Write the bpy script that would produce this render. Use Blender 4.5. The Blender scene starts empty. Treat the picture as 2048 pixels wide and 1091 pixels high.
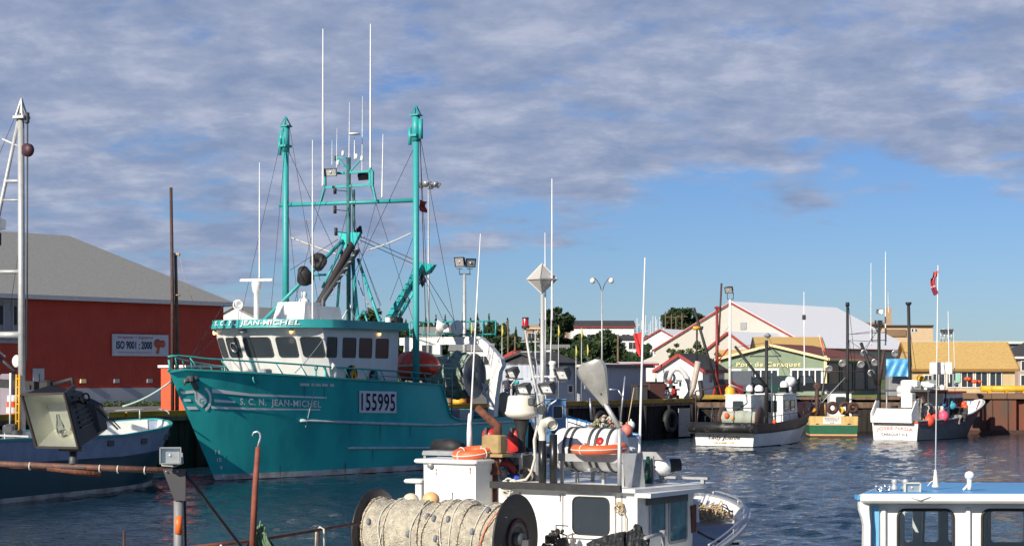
import bpy, math, random
from mathutils import Vector, Matrix
random.seed(7)
R = math.radians
# ---------------------------------------------------------------- scene, camera, sky, sun
scn = bpy.context.scene
FPX, EYE, CX, CY = 3500.0, 4.2, 1024.0, 747.0        # focal length in photo pixels, eye height, horizon
cam_d = bpy.data.cameras.new("camera")
cam = bpy.data.objects.new("camera", cam_d)
scn.collection.objects.link(cam)
scn.camera = cam
cam.location = (0, 0, EYE)
cam.rotation_euler = (R(90), 0, 0)
cam_d.sensor_width = 36
cam_d.lens = FPX / 2048 * 36
cam_d.shift_y = (CY - 545.5) / 2048
cam_d.clip_start = 0.5
cam_d.clip_end = 9000
scn.render.resolution_x, scn.render.resolution_y = 1024, 545
scn.view_settings.view_transform = 'Standard'
scn.view_settings.look = 'None'
scn.view_settings.gamma = 1
scn.view_settings.exposure = 0.5

SUN_AZ, SUN_EL = R(38), R(28)                          # behind the camera, to the left
S = Vector((-math.sin(SUN_AZ) * math.cos(SUN_EL), -math.cos(SUN_AZ) * math.cos(SUN_EL), math.sin(SUN_EL)))
sl = bpy.data.lights.new("sun", 'SUN')
sl.energy = 4.6
sl.angle = R(0.5)
sl.color = (1.0, 0.92, 0.80)
so = bpy.data.objects.new("sun", sl)
so.rotation_euler = (-S).to_track_quat('-Z', 'Y').to_euler()
scn.collection.objects.link(so)

world = bpy.data.worlds.new("World")
scn.world = world
world.use_nodes = True
wn, wl = world.node_tree.nodes, world.node_tree.links
wn.clear()
def N(t, **k):
    n = wn.new(t)
    for a, b in k.items():
        if a.startswith('i_'): n.inputs[a[2:].replace('_', ' ')].default_value = b
        else: setattr(n, a, b)
    return n
def M(op, a, b=None, clamp=False):
    n = N('ShaderNodeMath', operation=op, use_clamp=clamp)
    for i, v in enumerate((a, b)):
        if v is None: continue
        if isinstance(v, (int, float)): n.inputs[i].default_value = v
        else: wl.new(v, n.inputs[i])
    return n.outputs[0]
sky = N('ShaderNodeTexSky', sky_type='NISHITA', sun_disc=False)
sky.sun_elevation = SUN_EL
sky.sun_rotation = math.atan2(S.x, S.y)
sky.air_density = 1.0; sky.dust_density = 0.15; sky.ozone_density = 2.2
tc = N('ShaderNodeTexCoord')
sep = N('ShaderNodeSeparateXYZ'); wl.new(tc.outputs['Generated'], sep.inputs[0])
zz = M('MAXIMUM', sep.outputs['Z'], 0.0)
den = M('ADD', zz, 0.20)
cu = M('DIVIDE', sep.outputs['X'], den); cv = M('DIVIDE', sep.outputs['Y'], den)
comb = N('ShaderNodeCombineXYZ'); wl.new(cu, comb.inputs[0]); wl.new(cv, comb.inputs[1])
n1 = N('ShaderNodeTexNoise', i_Scale=4.3, i_Detail=10.0, i_Roughness=0.58, i_Distortion=0.1); wl.new(comb.outputs[0], n1.inputs['Vector'])
n2 = N('ShaderNodeTexNoise', i_Scale=1.0, i_Detail=3.0, i_Roughness=0.5); wl.new(comb.outputs[0], n2.inputs['Vector'])
n3 = N('ShaderNodeTexNoise', i_Scale=6.5, i_Detail=10.0, i_Roughness=0.62, i_Distortion=0.1)
mp3 = N('ShaderNodeMapping'); mp3.inputs['Location'].default_value = (3.1, -1.85, 2.0); wl.new(comb.outputs[0], mp3.inputs[0]); wl.new(mp3.outputs[0], n3.inputs['Vector'])
# the cloud deck: thinned high above the view to darken the water, ending lower on the left of the view than on the right
azr = M('ADD', sep.outputs['X'], 0.03)
azs = M('MULTIPLY', M('MULTIPLY', M('ADD', M('MAXIMUM', M('MINIMUM', azr, 0.14), -0.28), 0.28), 0.5), 0.40)   # 0 at left .. 0.084
edge = M('SUBTRACT', M('SUBTRACT', zz, azs), 0.013)
cover = M('MULTIPLY', edge, 16.0)
cover = M('SUBTRACT', M('MINIMUM', M('MAXIMUM', cover, -1.0), 0.62), M('MULTIPLY', M('MINIMUM', M('MAXIMUM', M('SUBTRACT', zz, 0.26), 0.0), 0.3), 3.2))
dens = M('ADD', M('ADD', n1.outputs[0], M('MULTIPLY', M('SUBTRACT', n2.outputs[0], 0.5), 0.35)), M('MULTIPLY', cover, 0.36))
dr = N('ShaderNodeMapRange', interpolation_type='SMOOTHSTEP'); wl.new(dens, dr.inputs[0])
dr.inputs[1].default_value = 0.47; dr.inputs[2].default_value = 0.70; dr.inputs[3].default_value = 0; dr.inputs[4].default_value = 0.95
cr = N('ShaderNodeValToRGB'); wl.new(n3.outputs[0], cr.inputs[0])
e = cr.color_ramp.elements
e[0].position = 0.37; e[0].color = (1.75, 2.25, 3.45, 1)
e[1].position = 0.66; e[1].color = (3.35, 3.65, 4.6, 1)
em = e.new(0.52); em.color = (2.4, 2.8, 3.9, 1)
mix = N('ShaderNodeMix', data_type='RGBA')
tint = N('ShaderNodeMix', data_type='RGBA', blend_type='MULTIPLY'); tint.inputs[0].default_value = 1
wl.new(sky.outputs[0], tint.inputs[6]); tint.inputs[7].default_value = (0.31, 0.42, 0.65, 1)
wl.new(dr.outputs[0], mix.inputs[0]); wl.new(tint.outputs[2], mix.inputs[6]); wl.new(cr.outputs[0], mix.inputs[7])
bg = N('ShaderNodeBackground'); bg.inputs[1].default_value = 0.1
wl.new(mix.outputs[2], bg.inputs[0])
wo = N('ShaderNodeOutputWorld'); wl.new(bg.outputs[0], wo.inputs[0])

# ---------------------------------------------------------------- helpers
C = scn.collection
def P(px, py, D):
    """photo pixel + distance along the view -> world point"""
    return Vector(((px - CX) / FPX * D, D, EYE - (py - CY) / FPX * D))
class Frame:
    """a thing's own axes on the plan: x along the heading, y to port, z up from the water"""
    def __init__(s, ox, oy, hx, hy):
        n = math.hypot(hx, hy); s.o = (ox, oy); s.F = (hx / n, hy / n); s.Pt = (-hy / n, hx / n)
        s.rz = math.atan2(hy, hx)
    def _ray(s, px, py):
        d = ((px - CX) / FPX, 1.0, -(py - CY) / FPX)
        l = lambda a, b: (a * s.F[0] + b * s.F[1], a * s.Pt[0] + b * s.Pt[1])
        a = l(-s.o[0], -s.o[1]); dd = l(d[0], d[1])
        return (a[0], a[1], EYE), (dd[0], dd[1], d[2])
    def _c(s, i, px, py, v):
        a, d = s._ray(px, py); t = (v - a[i]) / d[i]
        return Vector((a[0] + t * d[0], a[1] + t * d[1], a[2] + t * d[2]))
    def x(s, px, py, v): return s._c(0, px, py, v)
    def y(s, px, py, v): return s._c(1, px, py, v)
    def z(s, px, py, v): return s._c(2, px, py, v)
    def w(s, p):
        p = Vector(p); return Vector((s.o[0] + p.x * s.F[0] + p.y * s.Pt[0], s.o[1] + p.x * s.F[1] + p.y * s.Pt[1], p.z))
    def l(s, p):
        a = p[0] - s.o[0]; b = p[1] - s.o[1]
        return Vector((a * s.F[0] + b * s.F[1], a * s.Pt[0] + b * s.Pt[1], p[2]))

_mats = {}
def mat(name, col, rough=.6, metal=0., col2=None, sc=3., amt=.5, bump=0., bsc=30., streak=1., spec=.5, emis=None, lo=.42, hi=.66):
    if name in _mats: return _mats[name]
    m = bpy.data.materials.new(name); m.use_nodes = True; nt = m.node_tree; b = nt.nodes['Principled BSDF']
    b.inputs['Roughness'].default_value = rough; b.inputs['Metallic'].default_value = metal
    b.inputs['Specular IOR Level'].default_value = spec
    col = tuple(col) + (1,)
    if col2 is None: col2 = tuple(c * .72 for c in col[:3]); amt = min(amt, .4)
    col2 = tuple(col2[:3]) + (1,)
    t = nt.nodes.new('ShaderNodeTexCoord'); mp = nt.nodes.new('ShaderNodeMapping'); mp.inputs['Scale'].default_value = (1, 1, 1 / streak)
    nz = nt.nodes.new('ShaderNodeTexNoise'); nz.inputs['Scale'].default_value = sc; nz.inputs['Detail'].default_value = 6; nz.inputs['Roughness'].default_value = .62
    mr = nt.nodes.new('ShaderNodeMapRange'); mr.inputs[1].default_value = lo; mr.inputs[2].default_value = hi; mr.inputs[4].default_value = amt
    mx = nt.nodes.new('ShaderNodeMix'); mx.data_type = 'RGBA'; mx.inputs[6].default_value = col; mx.inputs[7].default_value = col2
    L = nt.links.new
    L(t.outputs['Object'], mp.inputs[0]); L(mp.outputs[0], nz.inputs['Vector']); L(nz.outputs[0], mr.inputs[0]); L(mr.outputs[0], mx.inputs[0]); L(mx.outputs[2], b.inputs['Base Color'])
    rr = nt.nodes.new('ShaderNodeMapRange'); rr.inputs[3].default_value = max(0, rough - .08); rr.inputs[4].default_value = min(1, rough + .12)
    L(nz.outputs[0], rr.inputs[0]); L(rr.outputs[0], b.inputs['Roughness'])
    if bump:
        n2 = nt.nodes.new('ShaderNodeTexNoise'); n2.inputs['Scale'].default_value = bsc; n2.inputs['Detail'].default_value = 4
        bp = nt.nodes.new('ShaderNodeBump'); bp.inputs['Strength'].default_value = bump; bp.inputs['Distance'].default_value = .03
        L(t.outputs['Object'], n2.inputs['Vector']); L(n2.outputs[0], bp.inputs['Height']); L(bp.outputs[0], b.inputs['Normal'])
    if emis:
        b.inputs['Emission Color'].default_value = tuple(emis[0]) + (1,); b.inputs['Emission Strength'].default_value = emis[1]
    _mats[name] = m
    return m
def wave_mat(name, col, col2, scale, axis='X', rough=.6, strength=.5, metal=0, dist=.04, noise=True, mixamt=.45):
    """ribbed / boarded sheet: bands as bump and a faint colour line, plus wear"""
    m = mat(name, col, rough, metal, col2=col2, sc=1.3, amt=mixamt)
    nt = m.node_tree; L = nt.links.new; b = nt.nodes['Principled BSDF']
    t = [n for n in nt.nodes if n.type == 'TEX_COORD'][0]
    w = nt.nodes.new('ShaderNodeTexWave'); w.bands_direction = axis; w.inputs['Scale'].default_value = scale; w.wave_profile = 'SAW' if strength > .6 else 'SIN'
    L(t.outputs['Object'], w.inputs['Vector'])
    bp = nt.nodes.new('ShaderNodeBump'); bp.inputs['Strength'].default_value = strength; bp.inputs['Distance'].default_value = dist
    L(w.outputs['Fac'], bp.inputs['Height']); L(bp.outputs[0], b.inputs['Normal'])
    return m
def glass(name, tint=(.75, .82, .86), op=.35):
    if name in _mats: return _mats[name]
    m = bpy.data.materials.new(name); m.use_nodes = True; nt = m.node_tree; nt.nodes.clear(); L = nt.links.new
    o = nt.nodes.new('ShaderNodeOutputMaterial'); tr = nt.nodes.new('ShaderNodeBsdfTransparent'); tr.inputs[0].default_value = tuple(tint) + (1,)
    gl = nt.nodes.new('ShaderNodeBsdfGlossy'); gl.inputs['Roughness'].default_value = .03
    fr = nt.nodes.new('ShaderNodeFresnel'); fr.inputs[0].default_value = 1.55
    mr = nt.nodes.new('ShaderNodeMapRange'); mr.inputs[3].default_value = op * .3; mr.inputs[4].default_value = 1
    nz = nt.nodes.new('ShaderNodeTexNoise'); nz.inputs['Scale'].default_value = 1.3
    bp = nt.nodes.new('ShaderNodeBump'); bp.inputs['Strength'].default_value = .15; bp.inputs['Distance'].default_value = .04
    L(nz.outputs[0], bp.inputs['Height']); L(bp.outputs[0], gl.inputs['Normal'])
    mx = nt.nodes.new('ShaderNodeMixShader'); L(fr.outputs[0], mr.inputs[0]); L(mr.outputs[0], mx.inputs[0]); L(tr.outputs[0], mx.inputs[1]); L(gl.outputs[0], mx.inputs[2]); L(mx.outputs[0], o.inputs[0])
    _mats[name] = m
    return m

# ---- palette
TEAL = mat('teal_hull_paint', (.038, .50, .47), .42, col2=(.022, .31, .33), sc=.55, amt=.8, streak=3, bump=.12, bsc=2.2, spec=.28)  # broad darker patches imitate shadows cast on the trawler hull
TEALB = mat('teal_bright_paint', (.030, .34, .335), .45, col2=(.05, .24, .24), sc=5, amt=.4)
WHITE = mat('white_paint', (.76, .76, .73), .4, col2=(.56, .54, .49), sc=2.2, amt=.35, streak=4)
WHITE2 = mat('white_fibreglass', (.80, .80, .77), .32, col2=(.60, .59, .54), sc=1.6, amt=.5)
OFFW = mat('cream_plastic', (.72, .69, .58), .45)
GREY = mat('grey_metal', (.36, .37, .38), .45, .3, col2=(.22, .22, .21), sc=6)
BRT = mat('bright_reflector', (.85, .86, .86), .35, .1, col2=(.6, .6, .6))
ALU = mat('aluminium', (.55, .56, .57), .35, .7, col2=(.4, .4, .4), sc=8)
GALV = mat('galvanised_steel', (.50, .51, .50), .5, .35, col2=(.33, .32, .30), sc=5)
DGREY = mat('dark_grey_metal', (.07, .075, .08), .5, .2)
BLACK = mat('black_rubber', (.014, .014, .015), .62, col2=(.04, .04, .04), sc=6, amt=.5)
BLACKG = mat('black_gloss', (.012, .013, .015), .3)
RUST = mat('rusty_steel', (.17, .055, .028), .85, col2=(.055, .028, .02), sc=9, amt=.9, bump=.4, bsc=40)
BROWN = mat('brown_steel', (.075, .035, .025), .7, col2=(.03, .02, .016), sc=7, amt=.8)
REDP = mat('red_paint', (.50, .028, .024), .4, col2=(.25, .02, .02), sc=4)
ORNG = mat('orange_plastic', (.80, .10, .025), .45, col2=(.62, .12, .05), sc=5)
YEL = mat('yellow_paint', (.78, .42, .022), .5, col2=(.50, .26, .03), sc=4, amt=.6)
BLUEP = mat('blue_paint', (.055, .25, .55), .4, col2=(.05, .17, .38), sc=3)
GLASSD = mat('dark_window_glass', (.035, .045, .055), .09, col2=(.04, .055, .065), sc=1.2, spec=.5)
GLASS = glass('clear_glass')
WOODD = mat('dark_timber', (.030, .023, .018), .9, col2=(.010, .009, .008), sc=2.5, amt=.9, streak=5, bump=.6, bsc=8)
WOODP = mat('weathered_wood', (.20, .13, .085), .85, col2=(.07, .045, .03), sc=4, amt=.9, streak=6, bump=.5, bsc=20)
ROPE = mat('tan_rope', (.55, .42, .25), .9, col2=(.33, .24, .13), sc=30, amt=.7, bump=.5, bsc=120)
WROPE = mat('white_rope', (.62, .60, .52), .9, col2=(.4, .38, .32), sc=30, amt=.7)
GROPE = mat('green_rope', (.16, .27, .15), .9, col2=(.07, .12, .06), sc=30, amt=.8, bump=.5, bsc=100)
WIRE = mat('rigging_wire', (.05, .055, .06), .6, .3)
CONC = mat('concrete', (.38, .36, .32), .9, col2=(.22, .21, .19), sc=1.2, amt=.7, bump=.3, bsc=6)
CHROME = mat('polished_metal', (.75, .75, .76), .12, 1.)
LENS = mat('lamp_lens', (.62, .64, .62), .18, .55, col2=(.35, .36, .34), sc=6, amt=.5)
SKIN = mat('skin', (.48, .28, .19), .6)

class MB:
    def __init__(s): s.v = []; s.f = []; s.m = []; s.s = []
    def add(s, vs, fs, m=0, smooth=False):
        o = len(s.v); s.v += [tuple(v) for v in vs]; s.f += [tuple(i + o for i in f) for f in fs]
        s.m += [m] * len(fs); s.s += [smooth] * len(fs); return s
    def box(s, c, d, rz=0, m=0, mtx=None):
        hx, hy, hz = d[0] / 2, d[1] / 2, d[2] / 2
        vs = [Vector((x, y, z)) for z in (-hz, hz) for x, y in ((-hx, -hy), (hx, -hy), (hx, hy), (-hx, hy))]
        if rz: vs = [Matrix.Rotation(rz, 3, 'Z') @ v for v in vs]
        if mtx: vs = [mtx @ v for v in vs]
        vs = [v + Vector(c) for v in vs]
        return s.add(vs, [(0, 3, 2, 1), (4, 5, 6, 7), (0, 1, 5, 4), (1, 2, 6, 5), (2, 3, 7, 6), (3, 0, 4, 7)], m)
    def cham(s, c, d, b=.03, m=0, mtx=None):
        """box with chamfered vertical and top edges"""
        hx, hy, hz = d[0] / 2, d[1] / 2, d[2] / 2
        def ring(i, z): 
            X, Y = hx - i, hy - i
            k = b
            return [(X - k, -Y, z), (X, -Y + k, z), (X, Y - k, z), (X - k, Y, z), (-X + k, Y, z), (-X, Y - k, z), (-X, -Y + k, z), (-X + k, -Y, z)]
        rs = [ring(b, -hz), ring(0, -hz + b), ring(0, hz - b), ring(b, hz)]
        vs = [Vector(v) for r in rs for v in r]
        if mtx: vs = [mtx @ v for v in vs]
        vs = [v + Vector(c) for v in vs]
        fs = [(7, 6, 5, 4, 3, 2, 1, 0), tuple(range(24, 32))]
        for r in range(3):
            for i in range(8): j = (i + 1) % 8; fs.append((r * 8 + i, r * 8 + j, r * 8 + 8 + j, r * 8 + 8 + i))
        return s.add(vs, fs, m)
    def tube(s, pts, r, n=8, m=0, closed=False, caps=True, smooth=True):
        pts = [Vector(p) for p in pts]; k = len(pts); rs = r if isinstance(r, (list, tuple)) else [r] * k
        vs = []; up = None
        for i, p in enumerate(pts):
            a = pts[i - 1] if (i or closed) else pts[0]; b = pts[(i + 1) % k] if (i < k - 1 or closed) else pts[-1]
            t = (b - a)
            t = t.normalized() if t.length > 1e-9 else Vector((0, 0, 1))
            if up is None:
                up = Vector((0, 0, 1)) if abs(t.z) < .9 else Vector((1, 0, 0))
            u = (up - t * up.dot(t))
            if u.length < 1e-4: u = t.orthogonal()
            u.normalize(); w = t.cross(u); up = u
            for j in range(n):
                q = 2 * math.pi * j / n; vs.append(p + (u * math.cos(q) + w * math.sin(q)) * rs[i])
        fs = []
        for i in range(k - 1 + (1 if closed else 0)):
            a = i * n; b = ((i + 1) % k) * n
            for j in range(n): jj = (j + 1) % n; fs.append((a + j, a + jj, b + jj, b + j))
        s.add(vs, fs, m, smooth)
        if caps and not closed:
            o = len(s.v) - len(vs)
            s.f += [tuple(o + j for j in range(n - 1, -1, -1)), tuple(o + (k - 1) * n + j for j in range(n))]; s.m += [m, m]; s.s += [False, False]
        return s
    def bar(s, a, b, w, h=None, m=0):
        """square bar from a to b"""
        a, b = Vector(a), Vector(b); h = h or w; t = (b - a); L = t.length; t.normalize()
        up = Vector((0, 0, 1)) if abs(t.z) < .95 else Vector((1, 0, 0))
        y = up.cross(t).normalized(); z = t.cross(y)
        vs = [p + y * (sy * w / 2) + z * (sz * h / 2) for p in (a, b) for sy, sz in ((-1, -1), (1, -1), (1, 1), (-1, 1))]
        return s.add(vs, [(0, 3, 2, 1), (4, 5, 6, 7), (0, 1, 5, 4), (1, 2, 6, 5), (2, 3, 7, 6), (3, 0, 4, 7)], m)
    def lathe(s, c, d, prof, n=16, m=0, smooth=True):
        c = Vector(c); d = Vector(d).normalized(); u = d.orthogonal().normalized(); w = d.cross(u)
        vs = []; 
        for t, r in prof:
            r = max(r, 1e-4)
            for j in range(n): q = 2 * math.pi * j / n; vs.append(c + d * t + (u * math.cos(q) + w * math.sin(q)) * r)
        fs = [(i * n + j, i * n + (j + 1) % n, (i + 1) * n + (j + 1) % n, (i + 1) * n + j) for i in range(len(prof) - 1) for j in range(n)]
        return s.add(vs, fs, m, smooth)
    def ell(s, c, r, nu=14, nv=8, m=0, mtx=None):
        c = Vector(c); r = (r, r, r) if isinstance(r, (int, float)) else r
        vs = []
        for i in range(nv + 1):
            a = math.pi * i / nv
            for j in range(nu):
                q = 2 * math.pi * j / nu; v = Vector((r[0] * math.sin(a) * math.cos(q), r[1] * math.sin(a) * math.sin(q), r[2] * math.cos(a)))
                vs.append(c + (mtx @ v if mtx else v))
        fs = [(i * nu + j, (i + 1) * nu + j, (i + 1) * nu + (j + 1) % nu, i * nu + (j + 1) % nu) for i in range(nv) for j in range(nu)]
        return s.add(vs, fs, m, True)
    def torus(s, c, ax, Rr, r, n=28, k=8, m=0, a0=0, a1=None):
        c = Vector(c); ax = Vector(ax).normalized(); u = ax.orthogonal().normalized(); w = ax.cross(u)
        if a1 is None: return s.tube([c + (u * math.cos(2 * math.pi * i / n) + w * math.sin(2 * math.pi * i / n)) * Rr for i in range(n)], r, k, m, closed=True)
        return s.tube([c + (u * math.cos(a0 + (a1 - a0) * i / n) + w * math.sin(a0 + (a1 - a0) * i / n)) * Rr for i in range(n + 1)], r, k, m)
    def prism(s, poly, off, m=0, mside=None):
        n = len(poly); off = Vector(off); poly = [Vector(p) for p in poly]
        vs = poly + [p + off for p in poly]
        s.add(vs, [tuple(range(n - 1, -1, -1)), tuple(range(n, 2 * n))], m)
        o = len(s.v) - 2 * n
        for i in range(n):
            j = (i + 1) % n; s.f.append((o + i, o + j, o + n + j, o + n + i)); s.m.append(m if mside is None else mside); s.s.append(False)
        return s
    def grid(s, rows, m=0, smooth=True, flip=False):
        nr, nc = len(rows), len(rows[0]); vs = [p for r in rows for p in r]
        fs = [((i * nc + j), (i * nc + j + 1), ((i + 1) * nc + j + 1), ((i + 1) * nc + j)) for i in range(nr - 1) for j in range(nc - 1)]
        if flip: fs = [f[::-1] for f in fs]
        return s.add(vs, fs, m, smooth)
    def build(s, name, mats, parent=None, fix=True):
        me = bpy.data.meshes.new(name); me.from_pydata(s.v, [], s.f)
        if not isinstance(mats, (list, tuple)): mats = [mats]
        for x in mats: me.materials.append(x)
        me.polygons.foreach_set('material_index', s.m); me.polygons.foreach_set('use_smooth', s.s); me.update()
        o = bpy.data.objects.new(name, me); C.objects.link(o)
        if parent: o.parent = parent
        return o
def tag(o, label=None, cat=None, group=None, kind=None):
    if label: o['label'] = label
    if cat: o['category'] = cat
    if group: o['group'] = group
    if kind: o['kind'] = kind
    return o
def thing(name, label, cat, loc=(0, 0, 0), rz=0, group=None):
    o = bpy.data.objects.new(name, None); C.objects.link(o); o.location = loc; o.rotation_euler = (0, 0, rz); o.empty_display_size = .1
    return tag(o, label, cat, group)
def fthing(name, label, cat, fr, group=None): return thing(name, label, cat, (fr.o[0], fr.o[1], 0), fr.rz, group)
def copy_tree(o, parent=None):
    c = o.copy(); C.objects.link(c); c.parent = parent
    for ch in [x for x in o.children]: copy_tree(ch, c)
    return c
def lerp(a, b, t): return a + (b - a) * t
def circ(c, ax, r, n=16, a0=0, a1=2 * math.pi, closed=False):
    c = Vector(c); ax = Vector(ax).normalized(); u = ax.orthogonal().normalized(); w = ax.cross(u)
    return [c + (u * math.cos(a0 + (a1 - a0) * i / n) + w * math.sin(a0 + (a1 - a0) * i / n)) * r for i in range(n if closed else n + 1)]
def cat_pts(a, b, sag, n=10):
    a, b = Vector(a), Vector(b); return [a.lerp(b, i / n) - Vector((0, 0, sag * 4 * (i / n) * (1 - i / n))) for i in range(n + 1)]
def text(name, body, m, parent, fn, w=None, h=None, bold=0., shear=0., space=1., ext=0.):
    """lettering: fn maps (x, y) in metres, origin at the text's centre, to a point"""
    cu = bpy.data.curves.new(name, 'FONT'); cu.body = body; cu.size = 1; cu.offset = bold; cu.shear = shear; cu.space_character = space
    cu.resolution_u = 3; cu.align_x = 'LEFT'
    o = bpy.data.objects.new(name, cu); C.objects.link(o)
    bpy.context.view_layer.update()
    me = bpy.data.meshes.new_from_object(o); bpy.data.objects.remove(o); bpy.data.curves.remove(cu)
    xs = [v.co.x for v in me.vertices]; ys = [v.co.y for v in me.vertices]
    x0, x1, y0, y1 = min(xs), max(xs), min(ys), max(ys)
    if h is None: h = w * (y1 - y0) / (x1 - x0)
    if w is None: w = h * (x1 - x0) / (y1 - y0)
    for v in me.vertices:
        v.co = fn(((v.co.x - x0) / (x1 - x0) - .5) * w, ((v.co.y - y0) / (y1 - y0) - .5) * h)
    me.name = name; me.materials.clear(); me.materials.append(m)
    for p in me.polygons: p.material_index = 0
    ob = bpy.data.objects.new(name, me); C.objects.link(ob); ob.parent = parent
    return ob

class Hull:
    """loft: x from the stern at 0 to the stem at L on the waterline; rows are heights as fractions of the side"""
    def __init__(s, L, B, top, rake=1.2, tw=.85, fb=.62, ft=.45, wl=.86, flare=1.0, x0=0., trake=.0):
        s.L, s.B, s.top, s.rake, s.tw, s.fb, s.ft, s.wl, s.x0, s.trake = L, B, top, rake, tw, fb, ft, wl, x0, trake; s.ex = (2.0, 2.5, 1.05, .82)
        s.ztop = max(top(i / 20) for i in range(21))
    def stem(s, z):
        k = z / s.ztop
        return s.L + s.rake * (k if k > 0 else k * .6)
    def p(s, u, z, side=1):
        v = min(1, max(0, z / s.ztop)); st = s.stem(z); sx = -s.trake * v; x = st - u * (st - sx)
        u0 = lerp(s.fb, s.ft, v); e = min(1, u / u0); sh = (1 - (1 - e) ** lerp(s.ex[0], s.ex[1], v)) ** lerp(s.ex[2], s.ex[3], v)
        B = s.B / 2 * lerp(s.wl, 1, v ** .8)
        if z < 0: B *= 1 + z * .35
        if u > .65: B *= 1 - (1 - s.tw) * ((u - .65) / .35) ** 2
        return Vector((x + s.x0, side * B * sh, z))
    def y_at(s, x, z):
        st = s.stem(z); v = min(1, max(0, z / s.ztop)); sx = -s.trake * v; u = (st - (x - s.x0)) / (st - sx)
        return s.p(min(1, max(0, u)), z).y
    def us(s, n=44): return [(i / n) ** 1.25 for i in range(n + 1)]
    def skin(s, bands, n=44, zlow=-.6, sub=3):
        """bands: list of (top fraction or ('z', height), material index) from the bottom up"""
        mb = MB(); us = s.us(n)
        def zr(u, b): return b[1] if isinstance(b, tuple) else s.top(u) * b
        cuts = [zlow] + [b[0] for b in bands]
        for bi, (b, mi) in enumerate(bands):
            rows = []
            for k in range(sub + 1):
                row = []
                for u in us:
                    lo = zlow if bi == 0 else min(zr(u, bands[bi - 1][0]), s.top(u)); hi = min(zr(u, b), s.top(u))
                    row.append((u, lerp(lo, hi, k / sub)))
                rows.append(row)
            for side in (1, -1):
                mb.grid([[s.p(u, z, side) for u, z in r] for r in rows], mi, True, flip=(side == 1))
            tr = [[s.p(1, r[-1][1], sd * 1.0) for sd in (1, -1)] for r in rows]
            mb.grid(tr, mi, False)
        return mb
    def rail(s, w=.12, h=.08, n=44, dz=0, fn=None, u0=0., u1=1.):
        mb = MB(); us = [u for u in s.us(n) if u0 <= u <= u1]
        for side in (1, -1):
            pts = []
            for u in us:
                z = (fn(u) if fn else s.top(u)) + dz; q = s.p(u, z, side); pts.append(q)
            mb2 = []
            rows = [[], [], [], [], []]
            for q in pts:
                y = q.y
                o = side * w / 2
                rows[0].append(q + Vector((0, -o, -h / 2))); rows[1].append(q + Vector((0, o, -h / 2))); rows[2].append(q + Vector((0, o, h / 2))); rows[3].append(q + Vector((0, -o, h / 2))); rows[4].append(rows[0][-1])
            mb.grid(rows, 0, False, flip=(side == -1))
        return mb
    def deck(s, z, inset=.08, n=30, m=0, u0=0.02, u1=1.):
        mb = MB(); us = [lerp(u0, u1, i / n) for i in range(n + 1)]; f = z if callable(z) else (lambda u: z)
        rows = []
        for u in us:
            q = s.p(u, f(u)); y = max(.01, q.y - inset); rows.append([Vector((q.x, y, f(u))), Vector((q.x, -y, f(u)))])
        mb.grid(rows, m, False); return mb
    def inner(s, z, inset=.09, n=34, m=0, u0=.01, u1=1.):
        mb = MB(); us = [lerp(u0, u1, i / n) for i in range(n + 1)]; f = z if callable(z) else (lambda u: z)
        for side in (1, -1):
            r0 = []; r1 = []
            for u in us:
                a = s.p(u, s.top(u)); b = s.p(u, f(u)); r0.append(Vector((a.x, side * max(.005, a.y - inset), s.top(u)))); r1.append(Vector((b.x, side * max(.005, b.y - inset), f(u))))
            mb.grid([r0, r1], m, True, flip=(side == 1))
        return mb
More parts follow.
